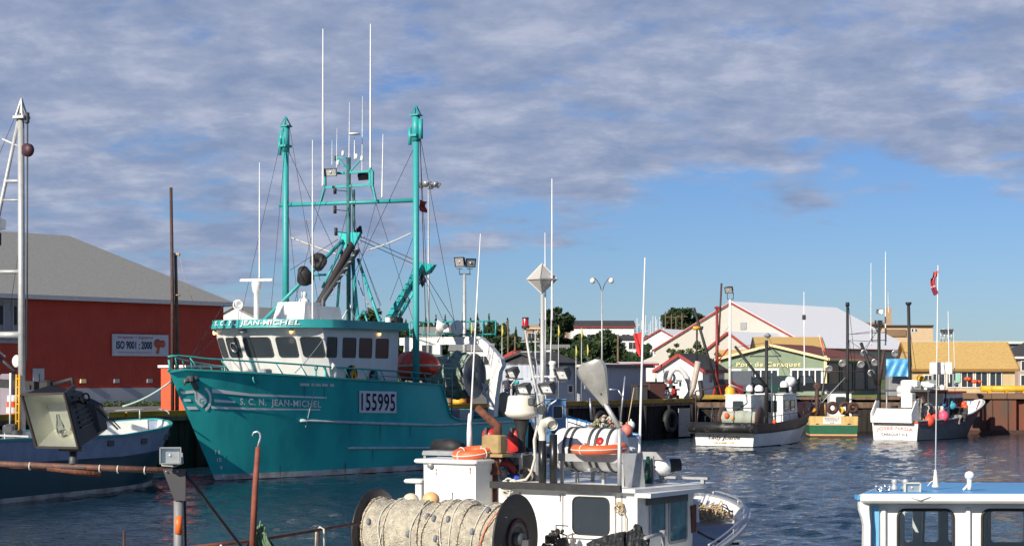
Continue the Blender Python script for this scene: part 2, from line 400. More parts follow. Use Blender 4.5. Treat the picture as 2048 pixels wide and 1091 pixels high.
# ---------------------------------------------------------------- water and land
def water():
    m = bpy.data.materials.new('harbour_water'); m.use_nodes = True; nt = m.node_tree; b = nt.nodes['Principled BSDF']; L = nt.links.new
    b.inputs['Base Color'].default_value = (.008, .027, .045, 1); b.inputs['Roughness'].default_value = .06; b.inputs['IOR'].default_value = 1.33
    t = nt.nodes.new('ShaderNodeTexCoord'); mp = nt.nodes.new('ShaderNodeMapping'); mp.inputs['Rotation'].default_value = (0, 0, R(-12)); mp.inputs['Scale'].default_value = (.55, 1, 1)
    L(t.outputs['Object'], mp.inputs[0])
    h = None
    for sc, w, dt in ((3.4, .6, 3), (9, .25, 3), (.3, .3, 2)):
        n = nt.nodes.new('ShaderNodeTexNoise'); n.inputs['Scale'].default_value = sc; n.inputs['Detail'].default_value = dt; n.inputs['Roughness'].default_value = .55; n.inputs['Distortion'].default_value = .35
        L(mp.outputs[0], n.inputs['Vector'])
        k = nt.nodes.new('ShaderNodeMath'); k.operation = 'MULTIPLY'; L(n.outputs[0], k.inputs[0]); k.inputs[1].default_value = w
        if h is None: h = k.outputs[0]
        else:
            a = nt.nodes.new('ShaderNodeMath'); a.operation = 'ADD'; L(h, a.inputs[0]); L(k.outputs[0], a.inputs[1]); h = a.outputs[0]
    # gusts: calmer and rougher patches
    g = nt.nodes.new('ShaderNodeTexNoise'); g.inputs['Scale'].default_value = .07; g.inputs['Detail'].default_value = 3; L(mp.outputs[0], g.inputs['Vector'])
    gr = nt.nodes.new('ShaderNodeMapRange'); gr.inputs[1].default_value = .35; gr.inputs[2].default_value = .65; gr.inputs[3].default_value = .75; gr.inputs[4].default_value = 1.0; L(g.outputs[0], gr.inputs[0])
    bp = nt.nodes.new('ShaderNodeBump'); bp.inputs['Distance'].default_value = .12; L(gr.outputs[0], bp.inputs['Strength']); L(h, bp.inputs['Height']); L(bp.outputs[0], b.inputs['Normal'])
    rw = random.Random(2); W = []
    for k in range(30):
        lam = 0.36 * 1.075 ** k * rw.uniform(.9, 1.1); a_ = rw.gauss(1.15, .55); sl = .062 * (1 if lam < 1.5 else .5); W.append((math.cos(a_) * 6.283 / lam, math.sin(a_) * 6.283 / lam, rw.uniform(0, 6.28), sl * lam / 6.283))
    rows = []; y = 17.0; ny = 430
    for i in range(ny):
        y = 17.0 * (138 / 17.0) ** (i / (ny - 1)); hwd = y * .31; r_ = []
        for j in range(231):
            x = (j / 230 * 2 - 1) * hwd; k = min(1, 6 * min(j, 230 - j) / 230, 8 * min(i, ny - 1 - i) / ny); g = .70 + .36 * math.sin(x * .11 + y * .07) * math.sin(y * .09 - x * .05 + 1)
            r_.append((x, y, k * g * sum(A * math.sin(kx * x + ky * y + ph) for kx, ky, ph, A in W)))
        rows.append(r_)
    mb = MB(); mb.grid(rows, 0, True)
    e = [(4000 * sx, yy) for yy in (-300, 6000) for sx in (-1, 1)]; n0 = [(-17 * .31, 17), (17 * .31, 17)]; n1 = [(138 * -.31, 138), (138 * .31, 138)]
    for q in (((-4000, -300), (4000, -300), n0[1], n0[0]), (n1[0], n1[1], (4000, 6000), (-4000, 6000)), ((-4000, -300), n0[0], n1[0], (-4000, 6000)), (n0[1], (4000, -300), (4000, 6000), n1[1])): mb.add([(a, b, 0) for a, b in q], [(0, 1, 2, 3)])
    tag(mb.build('water', m), kind='structure')
water()
ZD = 2.35                                                # quay deck level
W0 = Vector((-14.86, 78.3, 0)); WD = Vector((.5762, .8173, 0)).normalized(); WN = Vector((WD.y, -WD.x, 0))  # wharf edge, its run and its face normal
def wedge(px, back=0.):
    """point on the wharf edge (or that far behind it) on the ray of photo column px"""
    k = (px - CX) / FPX; o = W0 - WN * back; t = (k * o.y - o.x) / (WD.x - k * WD.y); q = o + WD * t; return Vector((q.x, q.y, ZD))
A0 = W0 + WD * -70; A1 = Vector((12.0, 116.4, 0)); A2 = Vector((12.8, 128, 0)); A3 = Vector((30.8, 128, 0)); A4 = Vector((30.8, 122, 0)); A5 = Vector((170, 122, 0))
ASPH = mat('quay_asphalt', (.17, .155, .135), .95, col2=(.10, .095, .085), sc=.35, amt=.8, bump=.3, bsc=8)
GRASS = mat('grass_ground', (.075, .12, .028), .95, col2=(.13, .13, .045), sc=.12, amt=.8, bump=.5, bsc=2)
mb = MB(); poly = [A0, A1, A2, A3, A4, A5, Vector((170, 240, 0)), Vector((-170, 240, 0)), Vector((-170, A0.y, 0))]
mb.add([(p.x, p.y, ZD) for p in poly], [tuple(range(len(poly)))])
tag(mb.build('quay_pavement', ASPH), kind='structure')
def hz(x, y):
    t = min(1, max(0, (y - 190) / 330)); t = t * t * (3 - 2 * t)
    return ZD - .05 + 8.2 * t + (1.4 * math.sin(x * .021 + 1) + .9 * math.sin(x * .05 + y * .02)) * t
mb = MB(); ys = [175 + (i / 40) ** 2 * 2800 for i in range(41)]; xs = [-900 + i * 22 for i in range(90)]
mb.grid([[Vector((x, y, hz(x, y))) for x in xs] for y in ys], 0, True)
tag(mb.build('ground', GRASS), kind='structure')

# ---- timber wharf
wh = thing('timber_wharf', 'dark timber faced wharf with yellow bull rail running past the big teal trawler', 'wharf', (0, 0, 0))
mb = MB(); rnd = random.Random(3)
def planks(a, b, ztop, mb, wdt=.3, n=None):
    L = (b - a).length; n = n or int(L / wdt); d = (b - a) / n; nrm = Vector((d.y, -d.x, 0)).normalized()
    for i in range(n):
        p = a + d * i; off = rnd.uniform(0, .09)
        q = [p + d * .03 + nrm * off, p + d * .97 + nrm * off]
        lo = -1.2
        vs = [Vector((q[0].x, q[0].y, lo)), Vector((q[1].x, q[1].y, lo)), Vector((q[1].x, q[1].y, ztop)), Vector((q[0].x, q[0].y, ztop))]
        mb.prism(vs, -nrm * .2)
planks(A0 + WD * 30, A1, 2.12, mb, .34); planks(A1, A2, 2.12, mb, .34)
mb.build('timber_facing', WOODD, wh)
for t in range(32, 117, 3):
    p = W0 + WD * (t - 70) + WN * .22; mb = MB(); mb.tube([p + Vector((0, 0, -1.2)), p + Vector((0, 0, 2.2))], .17, 8); mb.build('piling', WOODD, wh)
mb = MB(); mb.bar(A0 + Vector((0, 0, 2.23)), A1 + Vector((0, 0, 2.23)), .5, .2); mb.bar(A1 + Vector((0, .1, 2.23)), A2 + Vector((0, 0, 2.23)), .5, .2)
mb.build('edge_beam', WOODP, wh)
BULL = mat('worn_yellow_timber', (.42, .26, .02), .8, col2=(.15, .11, .03), sc=.8, amt=.9)
tt = 0; 
for i in range(19):
    a = A0 + WD * (30 + i * 4.6) - WN * .05; b = A0 + WD * (30 + i * 4.6 + 4.5) - WN * .05
    if (b - A0).length > 116.8: b = A0 + WD * 116.7 - WN * .05
    mb = MB(); mb.bar(a + Vector((0, 0, 2.455)), b + Vector((0, 0, 2.455)), .26, .22); mb.build('bull_rail', BULL, wh)
def tyre(name, label, c, ax, Rr=.62, r=.2, group=None):
    mb = MB(); mb.torus(c, ax, Rr, r, 26, 10)
    o = mb.build(name, BLACK); tag(o, label, 'tyre', group)
    return o
q = wedge(1328) + WN * .45; tyre('tyre_fender', 'large black tyre hung as a fender on the dark wharf face beside a pale plate', (q.x, q.y, 1.15), WN, .6, .2)
q = wedge(1190) + WN * .4; tyre('tyre_fender', 'smaller black tyre on the dark wharf face above the heaped nets', (q.x, q.y, 1.3), WN, .5, .19)
pl = wedge(1358) + WN * .42; mb = MB(); mb.prism([pl + Vector((0, 0, .05)) - WD * .75, pl + WD * .75 + Vector((0, 0, .05)), pl + WD * .75 + Vector((0, 0, 2.0)), pl - WD * .75 + Vector((0, 0, 2.0))][0:4], -WN * .06)
for v in range(len(mb.v)): mb.v[v] = (mb.v[v][0], mb.v[v][1], mb.v[v][2] - (0 if mb.v[v][2] < 1 else ZD) + (-ZD if mb.v[v][2] < 1 else 0))
mb = MB(); base = Vector((pl.x, pl.y, 0)); mb.prism([base - WD * .75 + Vector((0, 0, .1)), base + WD * .75 + Vector((0, 0, .1)), base + WD * .75 + Vector((0, 0, 1.95)), base - WD * .75 + Vector((0, 0, 1.95))], -WN * .06)
mb.build('wear_plate', GREY, wh)

# ---- basin quay behind the small boats, sheet piles at the right
bq = thing('basin_quay', 'low brown timber quay wall behind the three small moored boats', 'quay', (0, 0, 0))
mb = MB(); planks(A2, A3, 1.7, mb, .4); mb.build('timber_facing', WOODD, bq)
mb = MB(); mb.bar(A2 + Vector((0, 0, 1.92)), A3 + Vector((0, 0, 1.92)), .4, .42); mb.build('edge_beam', WOODP, bq)
mb = MB()
for i in range(9):
    x = A2.x + 1.0 + i * 2.0; mb.box((x, 127.85, 2.42), (1.5, .3, .2))
mb.build('kerb_blocks', WOODP, bq)
mb = MB(); mb.bar((12.9, 127.8, 2.52), (18.3, 127.8, 2.52), .3, .3); mb.build('yellow_rail', BULL, bq)
sp = thing('sheet_pile_quay', 'rust brown sheet pile quay wall with a bright yellow pipe rail on top', 'quay', (30.8, 122, 0))
PILE = mat('rusted_sheet_pile', (.19, .062, .034), .85, col2=(.10, .075, .055), sc=.9, amt=.9, streak=3, bump=.3, bsc=6)
pts = []; x = 0
while x < 60:
    pts += [(x, 0), (x + 1.8, 0), (x + 1.92, .4), (x + 2.4, .4)]; x += 2.55
mb = MB(); mb.grid([[Vector((p[0], p[1], z)) for p in pts] for z in (-1, 0.3, 2.5)], 0, False, flip=False)
mb.grid([[Vector((0, y, z)) for y in (6.0, 3, 0)] for z in (-1, 2.5)], 0, False)
mb.build('sheet_piles', PILE, sp)
mb = MB(); mb.box((30, .05, .1), (60, .12, .35)); mb.build('waling', BROWN, sp)
mb = MB(); mb.box((30, .35, 2.66), (60, 1.0, .4)); mb.build('concrete_cap', mat('brown_cap', (.20, .12, .075), .9), sp)
for a, b in ((1.9, 7.5), (7.7, 15), (15.2, 40)):
    mb = MB(); mb.tube([(a, .1, 3.16), (b, .1, 3.16)], .22, 12)
    k = a + .6
    while k < b: mb.box((k, .1, 2.92), (.2, .3, .14)); k += 1.2
    mb.build('yellow_rail', YEL, sp)
mb = MB(); mb.box((6.0, -.12, 1.3), (.22, .3, 2.6)); mb.box((6.5, -.12, 1.3), (.22, .3, 2.6)); mb.build('fender_post', BLACK, sp)
mb = MB()
for s_ in (0, .45): mb.tube([(8.4 + s_, -.12, -.2), (8.4 + s_, -.12, 2.7)], .03, 6)
for k in range(9): mb.tube([(8.4, -.12, .1 + k * .3), (8.85, -.12, .1 + k * .3)], .02, 5)
mb.build('ladder', BROWN, sp)

# ---------------------------------------------------------------- buildings
def windowpart(parent, o, ux, nrm, w, h, fm, gm=None, mull=1, rows=1, name='window', fr=.08):
    """a window: frame as part, pane as sub-part. o = centre, ux = unit along, nrm = outward"""
    ux = Vector(ux); nrm = Vector(nrm); up = Vector((0, 0, 1)); o = Vector(o)
    mb = MB()
    def strip(a, b, z0, z1):
        q = [o + ux * a + up * z0, o + ux * b + up * z0, o + ux * b + up * z1, o + ux * a + up * z1]
        mb.prism([p + nrm * .07 for p in q], -nrm * .09)
    strip(-w / 2 - fr, w / 2 + fr, h / 2, h / 2 + fr); strip(-w / 2 - fr, w / 2 + fr, -h / 2 - fr, -h / 2); strip(-w / 2 - fr, -w / 2, -h / 2, h / 2); strip(w / 2, w / 2 + fr, -h / 2, h / 2)
    for i in range(1, mull + 1):
        if mull: x = -w / 2 + w * i / (mull + 1); strip(x - fr * .3, x + fr * .3, -h / 2, h / 2)
    f = mb.build(name, fm, parent)
    mb = MB(); q = [o + ux * a + up * z + nrm * .015 for a, z in ((-w / 2, -h / 2), (w / 2, -h / 2), (w / 2, h / 2), (-w / 2, h / 2))]
    mb.prism(q, -nrm * .01); mb.build('pane', gm or GLASSD, f)
    return f
def bld(name, label, cat, ox, oy, rz, L, W, z0, ze, zr, wall, roof, trim=None, hip0=0, hip1=0, over=.3, wins=(), doors=(), group=None, th=.14, found=None, fmat=None, wm=None, deep=0.):
    """ridge along local +x from the near gable at x=0; wins: (face, u, z, w, h[, mullions])"""
    t = thing(name, label, cat, (ox, oy, z0), rz, group); H = ze - z0; Hr = zr - z0; w = W / 2
    mb = MB(); zb = -1.0
    for x, hp in ((0, hip0), (L, hip1)):
        g = [(x, -w, zb), (x, w, zb), (x, w, H), (x, 0, Hr) if not hp else (x, 0, H), (x, -w, H)]
        mb.add(g, [(4, 3, 2, 1, 0) if x == 0 else (0, 1, 2, 3, 4)])
    mb.add([(0, -w, zb), (L, -w, zb), (L, -w, H), (0, -w, H)], [(0, 1, 2, 3)]); mb.add([(0, w, zb), (L, w, zb), (L, w, H), (0, w, H)], [(3, 2, 1, 0)])
    mb.build('wall', wall, t)
    if found:
        mb = MB(); mb.box((L / 2, 0, found / 2 - .2), (L + .12, W + .12, found + .4)); mb.build('foundation', fmat or CONC, t)
    sl_ = (Hr - H) / w; wo = w + over; zo = H - sl_ * over
    r0 = hip0 if hip0 else -over; r1 = L - hip1 if hip1 else L + over; e0, e1 = -over, L + over
    mb = MB()
    for dz in (0,):
        A = [(e0, -wo, zo), (e1, -wo, zo), (r1, 0, Hr), (r0, 0, Hr)]; B = [(e1, wo, zo), (e0, wo, zo), (r0, 0, Hr), (r1, 0, Hr)]
        mb.prism(A, (0, 0, th)); mb.prism(B, (0, 0, th))
        if hip0: mb.prism([(e0, wo, zo), (e0, -wo, zo), (r0, 0, Hr)], (0, 0, th))
        if hip1: mb.prism([(e1, -wo, zo), (e1, wo, zo), (r1, 0, Hr)], (0, 0, th))
    mb.build('roof', roof, t)
    if trim:
        mb = MB(); tw = .22
        def st(a, b): 
            a = Vector(a); b = Vector(b); mb.bar(a, b, .08, tw)
        zt = zo + th * .5 - .06
        if not hip0: st((e0 - .05, -wo, zt), (e0 - .05, 0, Hr + th * .5 - .06)); st((e0 - .05, wo, zt), (e0 - .05, 0, Hr + th * .5 - .06))
        if not hip1: st((e1 + .05, -wo, zt), (e1 + .05, 0, Hr + th * .5 - .06)); st((e1 + .05, wo, zt), (e1 + .05, 0, Hr + th * .5 - .06))
        st((e0, -wo - .05, zt), (e1, -wo - .05, zt)); st((e0, wo + .05, zt), (e1, wo + .05, zt))
        if hip0: st((e0 - .05, -wo, zt), (e0 - .05, wo, zt))
        if hip1: st((e1 + .05, -wo, zt), (e1 + .05, wo, zt))
        mb.build('trim', trim, t)
    F_ = {'g0': lambda u: ((0, u, 0), (0, -1, 0), (-1, 0, 0)), 'g1': lambda u: ((L, u, 0), (0, 1, 0), (1, 0, 0)), 's-': lambda u: ((u, -w, 0), (1, 0, 0), (0, -1, 0)), 's+': lambda u: ((u, w, 0), (-1, 0, 0), (0, 1, 0))}
    for it in wins:
        f, u, z, ww, hh = it[:5]; o, ux, nr = F_[f](u); windowpart(t, (o[0], o[1], z), ux, nr, ww, hh, wm or WHITE, mull=it[5] if len(it) > 5 else 1)
    for f, u, ww, hh, dm in doors:
        o, ux, nr = F_[f](u); nr = Vector(nr); ux = Vector(ux); o = Vector(o)
        mb = MB(); mb.prism([o + ux * a + Vector((0, 0, z)) + nr * .06 for a, z in ((-ww / 2, .02), (ww / 2, .02), (ww / 2, hh), (-ww / 2, hh))], -nr * .08); d = mb.build('door', dm, t)
        mb = MB(); mb.box(o + ux * (ww * .38) + nr * .1 + Vector((0, 0, hh * .48)), (.12, .12, .12)); mb.build('handle', DGREY, d)
    return t
SHG = mat('grey_shingles', (.25, .25, .235), .95, col2=(.19, .19, .18), sc=7, amt=.7, bump=.5, bsc=9)
SHD = mat('dark_shingles', (.035, .036, .04), .95, col2=(.07, .07, .07), sc=2.5, amt=.7, bump=.4, bsc=8)
REDW = wave_mat('red_boarding', (.46, .055, .030), (.36, .042, .024), 2.2, 'X', .75, .35)
SIDW = wave_mat('white_boarding', (.74, .74, .72), (.62, .62, .6), 3.2, 'Z', .6, .4)
BEIGEW = wave_mat('beige_cladding', (.47, .445, .40), (.42, .40, .36), 1.6, 'Y', .6, .25)
WROOF = wave_mat('white_metal_roof', (.90, .895, .88), (.86, .85, .83), 1.2, 'X', .45, .25)
BLUW = wave_mat('blue_grey_corrugated', (.42, .46, .53), (.34, .38, .45), 3.0, 'X', .5, .8)
GRNW = wave_mat('sage_green_siding', (.21, .27, .18), (.17, .225, .15), 3.0, 'Z', .7, .4)
BRNR = mat('red_brown_shingles', (.20, .050, .035), .9, col2=(.13, .04, .03), sc=2, amt=.8, bump=.4, bsc=8)
YELR = mat('yellow_shingles', (.53, .35, .12), .9, col2=(.40, .26, .09), sc=5, amt=.8, bump=.4, bsc=8)
REDT = mat('red_trim', (.32, .03, .03), .6)
CREAM = mat('cream_trim', (.76, .62, .33), .6)
TANW = wave_mat('tan_panels', (.58, .42, .26), (.5, .36, .22), .8, 'Z', .8, .2)
PWALL = mat('peach_wall', (.60, .45, .25), .8, sc=1)
def gcorner(px, D, py=None): 
    q = P(px, 747, D); return q
def gab(name, label, cat, pr, D, phi, pl, pf, z0, ze, zr, wall, roof, trim=None, **k):
    """gable end seen between photo columns pl..pr (right corner at distance D), side wall running back to column pf"""
    c = P(pr, CY, D); ph = R(phi); gx = Vector((-math.cos(ph), math.sin(ph), 0)); sx = Vector((math.sin(ph), math.cos(ph), 0))
    kl = (pl - CX) / FPX; W = (c.x - kl * c.y) / (-(gx.x - kl * gx.y)); kf = (pf - CX) / FPX; L = (kf * c.y - c.x) / (sx.x - kf * sx.y)
    o = c + gx * W / 2
    return bld(name, label, cat, o.x, o.y, math.atan2(sx.y, sx.x), L, W, z0, ze, zr, wall, roof, trim, **k), L, W
def zpx(py, D): return EYE - (py - CY) / FPX * D

# red fish plant at the left
wl0 = Vector((-27.5, 94, 0)); wl1 = P(447, CY, 105.5); wl1.z = 0; d = (wl1 - wl0).normalized(); far = wl0 - d * 26
Lw = (wl1 - far).length; back = Vector((-d.y, d.x, 0)); Ww = 19
mid = wl1 + back * Ww / 2; rz = math.atan2(-d.y, -d.x)
RW = bld('red_warehouse', 'long dark red warehouse with a grey shingle hip roof and white base', 'warehouse', mid.x, mid.y, rz, Lw, Ww, ZD, 8.55, 12.6, REDW, SHG, mat('grey_fascia', (.42, .44, .48), .6), hip0=4.4, over=.45, found=1.05, fmat=mat('pale_blue_grey_base', (.40, .42, .46), .8, sc=1))
# its near long wall is local y=+W/2 (facing the harbour)
def rwx(px):       # local x along the wall of the point seen at column px
    k = (px - CX) / FPX; o = wl1; t = (k * o.y - o.x) / (-d.x + k * d.y); return t
xd = rwx(16); windowpart(RW, (xd, Ww / 2, 4.7), (-1, 0, 0), (0, 1, 0), 1.7, 2.1, GREY, mat('grey_shutter_panel', (.28, .29, .31), .6), 2, fr=.14)
mb = MB()
for u in (-.42, .45): mb.box((xd + u, Ww / 2 + .05, 5.0), (.16, .05, 1.0))
mb.build('vent_slit', BLACK, RW)
xd = rwx(76); mb = MB(); mb.prism([(xd - .35, Ww / 2 + .08, 1.0), (xd + .35, Ww / 2 + .08, 1.0), (xd + .35, Ww / 2 + .08, 2.15), (xd - .35, Ww / 2 + .08, 2.15)], (0, -.1, 0)); dd = mb.build('door', mat('pale_door', (.5, .52, .54), .6), RW)
mb = MB(); mb.box((xd, Ww / 2 + .1, 1.6), (.06, .06, .5)); mb.build('handle', DGREY, dd)
for px in (164, 231, 297, 390):
    xx = rwx(px); mb = MB(); mb.box((xx, Ww / 2 + .08, 1.45), (.34, .16, .22)); mb.build('vent', CREAM if px == 164 else GREY, RW)
# sign on it
sgx0, sgx1 = rwx(222), rwx(334); sw = abs(sgx1 - sgx0); RWM = Matrix.Translation(mid) @ Matrix.Rotation(rz, 4, 'Z')
sc_ = RWM @ Vector(((sgx0 + sgx1) / 2, Ww / 2 + .1, 0)); zc = zpx(690, (RWM @ Vector(((sgx0 + sgx1) / 2, Ww / 2, 0))).y)
sg = thing('certification_sign', 'white sign reading ISO 9001 : 2000 with an orange emblem on the red wall', 'sign', (sc_.x, sc_.y, zc), math.atan2(d.y, d.x))
mb = MB(); mb.prism([(-sw / 2, -.04, -.62), (sw / 2, -.04, -.62), (sw / 2, -.04, .62), (-sw / 2, -.04, .62)], (0, .06, 0)); mb.build('board', mat('sign_white', (.52, .56, .62), .6), sg)
NAVY = mat('dark_ink', (.01, .02, .045), .6); RINK = mat('red_ink', (.42, .14, .15), .6)
text('lettering', 'ISO 9001 : 2000', NAVY, sg, lambda x, y: Vector((x - .46, -.055, y)), w=2.5, h=.46, bold=.03)
text('small_lettering', 'Enregistrée  •  Registered', RINK, sg, lambda x, y: Vector((x - .38, -.055, y + .43)), w=2.5, h=.2, shear=.3, bold=.01)
mb = MB(); mb.box((-.38, -.05, -.42), (2.4, .012, .03)); mb.build('underline', RINK, sg)
mb = MB(); OR = mat('emblem_orange', (.45, .09, .05), .6)
mb.lathe((1.18, -.045, .12), (0, -1, 0), [(0, .26), (.01, .26), (.01, .001)], 14); mb.lathe((1.52, -.045, .10), (0, -1, 0), [(0, .22), (.012, .22), (.012, .001)], 14)
mb.prism([(1.15, -.06, -.12), (1.36, -.06, -.05), (1.26, -.06, -.48), (1.05, -.06, -.46)], (0, .01, 0)); mb.build('emblem', OR, sg)

# white cottage behind the trawler's bow
bld('white_house', 'white gabled house with a grey roof seen over the teal trawler wheelhouse', 'house', P(470, 0, 170).x, 170, R(62), 9, 7, ZD, zpx(645, 170), zpx(614, 170), SIDW, SHG, wins=(('g0', 1.2, 2.2, .9, 1.2), ('s-', 3, 1.8, 1, 1.2)))
# sheds on the wharf
def wallshed(name, label, p0, p1, back, depth, ztop, wall, roof, wins=(), zr=None, th=.16, trim=None):
    a = wedge(p0, back); b = wedge(p1, back); L = (b - a).length; rz_ = math.atan2(WD.y, WD.x)
    t = thing(name, label, 'shed', (a.x, a.y, ZD), rz_); H = ztop - ZD
    mb = MB(); mb.add([(0, 0, -.3), (L, 0, -.3), (L, depth, -.3), (0, depth, -.3), (0, 0, H), (L, 0, H), (L, depth, H + .15), (0, depth, H + .15)], [(0, 1, 5, 4), (1, 2, 6, 5), (2, 3, 7, 6), (3, 0, 4, 7), (0, 3, 2, 1)]); mb.build('wall', wall, t)
    mb = MB()
    if zr is None: mb.prism([(-.3, -.35, H), (L + .3, -.35, H), (L + .3, depth + .2, H + .17), (-.3, depth + .2, H + .17)], (0, 0, th))
    else:
        hr = zr - ZD; mb.prism([(-.25, -.3, H), (L + .25, -.3, H), (L + .25, depth / 2, hr), (-.25, depth / 2, hr)], (0, 0, th)); mb.prism([(-.25, depth / 2, hr), (L + .25, depth / 2, hr), (L + .25, depth + .3, H), (-.25, depth + .3, H)], (0, 0, th))
        for x in (0, L): mb.add([(x, 0, H), (x, depth, H), (x, depth / 2, hr)], [(0, 1, 2)])
    mb.build('roof', roof, t)
    for u, z, w_, h_ in wins: windowpart(t, (u, 0, z), (1, 0, 0), (0, -1, 0), w_, h_, WHITE, mull=0)
    if trim:
        mb = MB(); mb.bar((-.3, -.37, H + .1), (L + .3, -.37, H + .1), .06, .2); mb.build('eaves_board', trim, t)
    return t
wallshed('corrugated_shed', 'long blue grey corrugated shed with a pale flat roof on the wharf', 1160, 1292, 3.4, 3.2, 4.62, BLUW, mat('pale_roof_sheet', (.55, .53, .48), .7), wins=((.9, 1.2, .7, .5),), trim=DGREY)
wallshed('dark_roofed_shed', 'small grey shed with a black pitched roof behind the radar reflector mast', 1092, 1152, 3.8, 3.6, 4.75, BLUW, SHD, wins=((1.6, 1.75, .8, .7), (2.7, .9, .5, .4)), zr=5.45)
gab('white_shed', 'white shed with red roof trim between the gantry and the radar reflector', 'shed', 1060, 113, 28, 999, 1084, ZD, zpx(722, 113), zpx(704, 113), SIDW, BRNR, REDT, over=.2, wins=(('g0', .1, 1.5, .6, .8),), doors=(('g0', -.6, .7, 1.8, WHITE),))
gab('white_shed', 'white shed with red trim and dark roof beside the red crane mast', 'shed', 1405, 133, 28, 1314, 1449, ZD, zpx(739, 133), zpx(709, 133), SIDW, SHD, REDT, over=.22, wins=(('s-', 1.6, 1.5, .6, .6),))
# port office
GO, GL, GW = gab('port_office', 'sage green office with red brown roof and cream letters over white framed windows', 'office', 1652, 150, 28, 1441, 1756, ZD, zpx(716, 150), zpx(690, 152), GRNW, BRNR, CREAM, hip1=5, over=.35)
for u, w_, mu in ((-3.1, 2.6, 4), (.8, 2.5, 4), (3.4, .8, 1)):
    windowpart(GO, (0, u, 1.25 + (.15 if w_ > 1 else .35)), (0, -1, 0), (-1, 0, 0), w_, 1.5 if w_ > 1 else 1.0, WHITE, mull=mu, fr=.17)
for i in range(4): windowpart(GO, (2.2 + i * (GL - 3.4) / 3.2, -GW / 2, 1.6), (1, 0, 0), (0, -1, 0), (GL - 3) / 4.0, 2.3, mat('dark_teal_frame', (.02, .05, .06), .6), mat('blue_green_glass', (.02, .06, .085), .4, sc=.6), 0)
mb = MB(); mb.box((-.06, -GW / 2 + .02, 1.7), (.12, .25, 3.4)); mb.build('corner_board', CREAM, GO)
text('lettering', 'Port de Caraquet', CREAM, GO, lambda x, y: Vector((-.09, .35 - x, 2.62 + y)), w=5.9, h=.52, bold=.022, space=1.12)
# big white-roofed warehouse with annex
ap = Vector((31.4, 250, 0)); rd = Vector((19, 23, 0)).normalized(); rzb = math.atan2(rd.y, rd.x)
BW = bld('white_roofed_warehouse', 'huge beige gabled warehouse with red trim and a wide white roof', 'warehouse', ap.x, ap.y, rzb, 30, 26.6, 3, 7.7, 14.3, BEIGEW, WROOF, REDT, over=.3, th=.25)
gl = Vector((-rd.y, rd.x, 0)); # local +y
def addgable(t, x0, x1, yc, w, zb, ze, zr, wall, roof, trim, nm):
    mb = MB()
    for x in (x0, x1): mb.add([(x, yc - w, zb), (x, yc + w, zb), (x, yc + w, ze), (x, yc, zr), (x, yc - w, ze)], [(4, 3, 2, 1, 0)])
    for y in (yc - w, yc + w): mb.add([(x0, y, zb), (x1, y, zb), (x1, y, ze), (x0, y, ze)], [(0, 1, 2, 3)])
    a = mb.build(nm, wall, t)
    mb = MB(); sl_ = (zr - ze) / w; o = .3
    for sg_ in (1, -1): mb.prism([(x0 - o, yc + sg_ * (w + o), ze - sl_ * o), (x1, yc + sg_ * (w + o), ze - sl_ * o), (x1, yc, zr), (x0 - o, yc, zr)], (0, 0, .2))
    mb.build('roof', roof, a)
    mb = MB()
    for sg_ in (1, -1): mb.bar((x0 - o - .06, yc + sg_ * (w + o), ze - sl_ * o + .05), (x0 - o - .06, yc, zr + .05), .08, .3)
    mb.build('trim', trim, a)
addgable(BW, -13, 0, -7.8, 6.2, -1, 2.6, 6.7, BEIGEW, WROOF, REDT, 'annex')
mb = MB(); mb.add([(2, 13.3, -1), (2, 17.5, -1), (2, 17.5, 3), (2, 13.3, 4.4), (14, 13.3, -1), (14, 17.5, -1), (14, 17.5, 3), (14, 13.3, 4.4)], [(3, 2, 1, 0), (1, 2, 6, 5), (4, 5, 6, 7), (2, 3, 7, 6)]); mb.build('lean_to', BEIGEW, BW)
mb = MB(); mb.box((-.08, -2, 8), (.12, 1, 1)); mb.build('louvre', GREY, BW)
q = P(1322, 0, 285); bld('white_store', 'plain white store with a red roof edge left of the big beige warehouse', 'store', q.x, q.y, R(60), 12, 8, 4, zpx(684, 285), zpx(660, 290), SIDW, WROOF, REDT)
# yellow-roofed buildings
q = P(1512, 0, 182); bld('yellow_roofed_cottage', 'cottage with a mustard yellow roof rising behind the green office', 'cottage', q.x, q.y, R(-3), (1636 - 1512) / FPX * 182, 6, ZD, zpx(697, 182), zpx(676, 182), PWALL, YELR, DGREY, over=.3)
q = P(1440, 0, 172); bld('yellow_roofed_hut', 'small hut with yellow roof between the red mast and green office', 'hut', q.x, q.y, R(-8), 2.4, 4, ZD, zpx(724, 172), zpx(702, 172), PWALL, YELR, None, over=.3)
D_ = 150; q = P(1826, 0, D_); Ly = (2030 - 1826) / FPX * D_
YB = bld('yellow_roofed_hall', 'low hall with a broad mustard yellow roof and white framed windows at right', 'hall', q.x, q.y + 3.4, 0, Ly, 6.8, ZD, zpx(736, D_) , zpx(686, D_ + 3.4), PWALL, YELR, mat('yellow_brown_trim', (.30, .16, .04), .7), over=.25,
    wins=[('s-', 2.2 + i * 1.22, 1.35, .95, 1.25, 1) for i in range(5)])
windowpart(YB, (1.3, -3.4, 1.2), (1, 0, 0), (0, -1, 0), .6, 1.0, WHITE)
q = P(2036, 0, 175); bld('grey_roofed_house', 'beige house with a dark grey hipped roof and chimney cut by the right edge', 'house', q.x, q.y + 4, 0, 9, 8, ZD, zpx(712, 175), zpx(676, 179), mat('taupe_wall', (.42, .33, .27), .8), SHD, WHITE, hip0=3, wins=(('s-', .6, 5.0 - ZD, .5, .9, 0), ('s-', 1.5, 5.0 - ZD, .5, .9, 0), ('s-', .8, 1.2, 1, 1)))
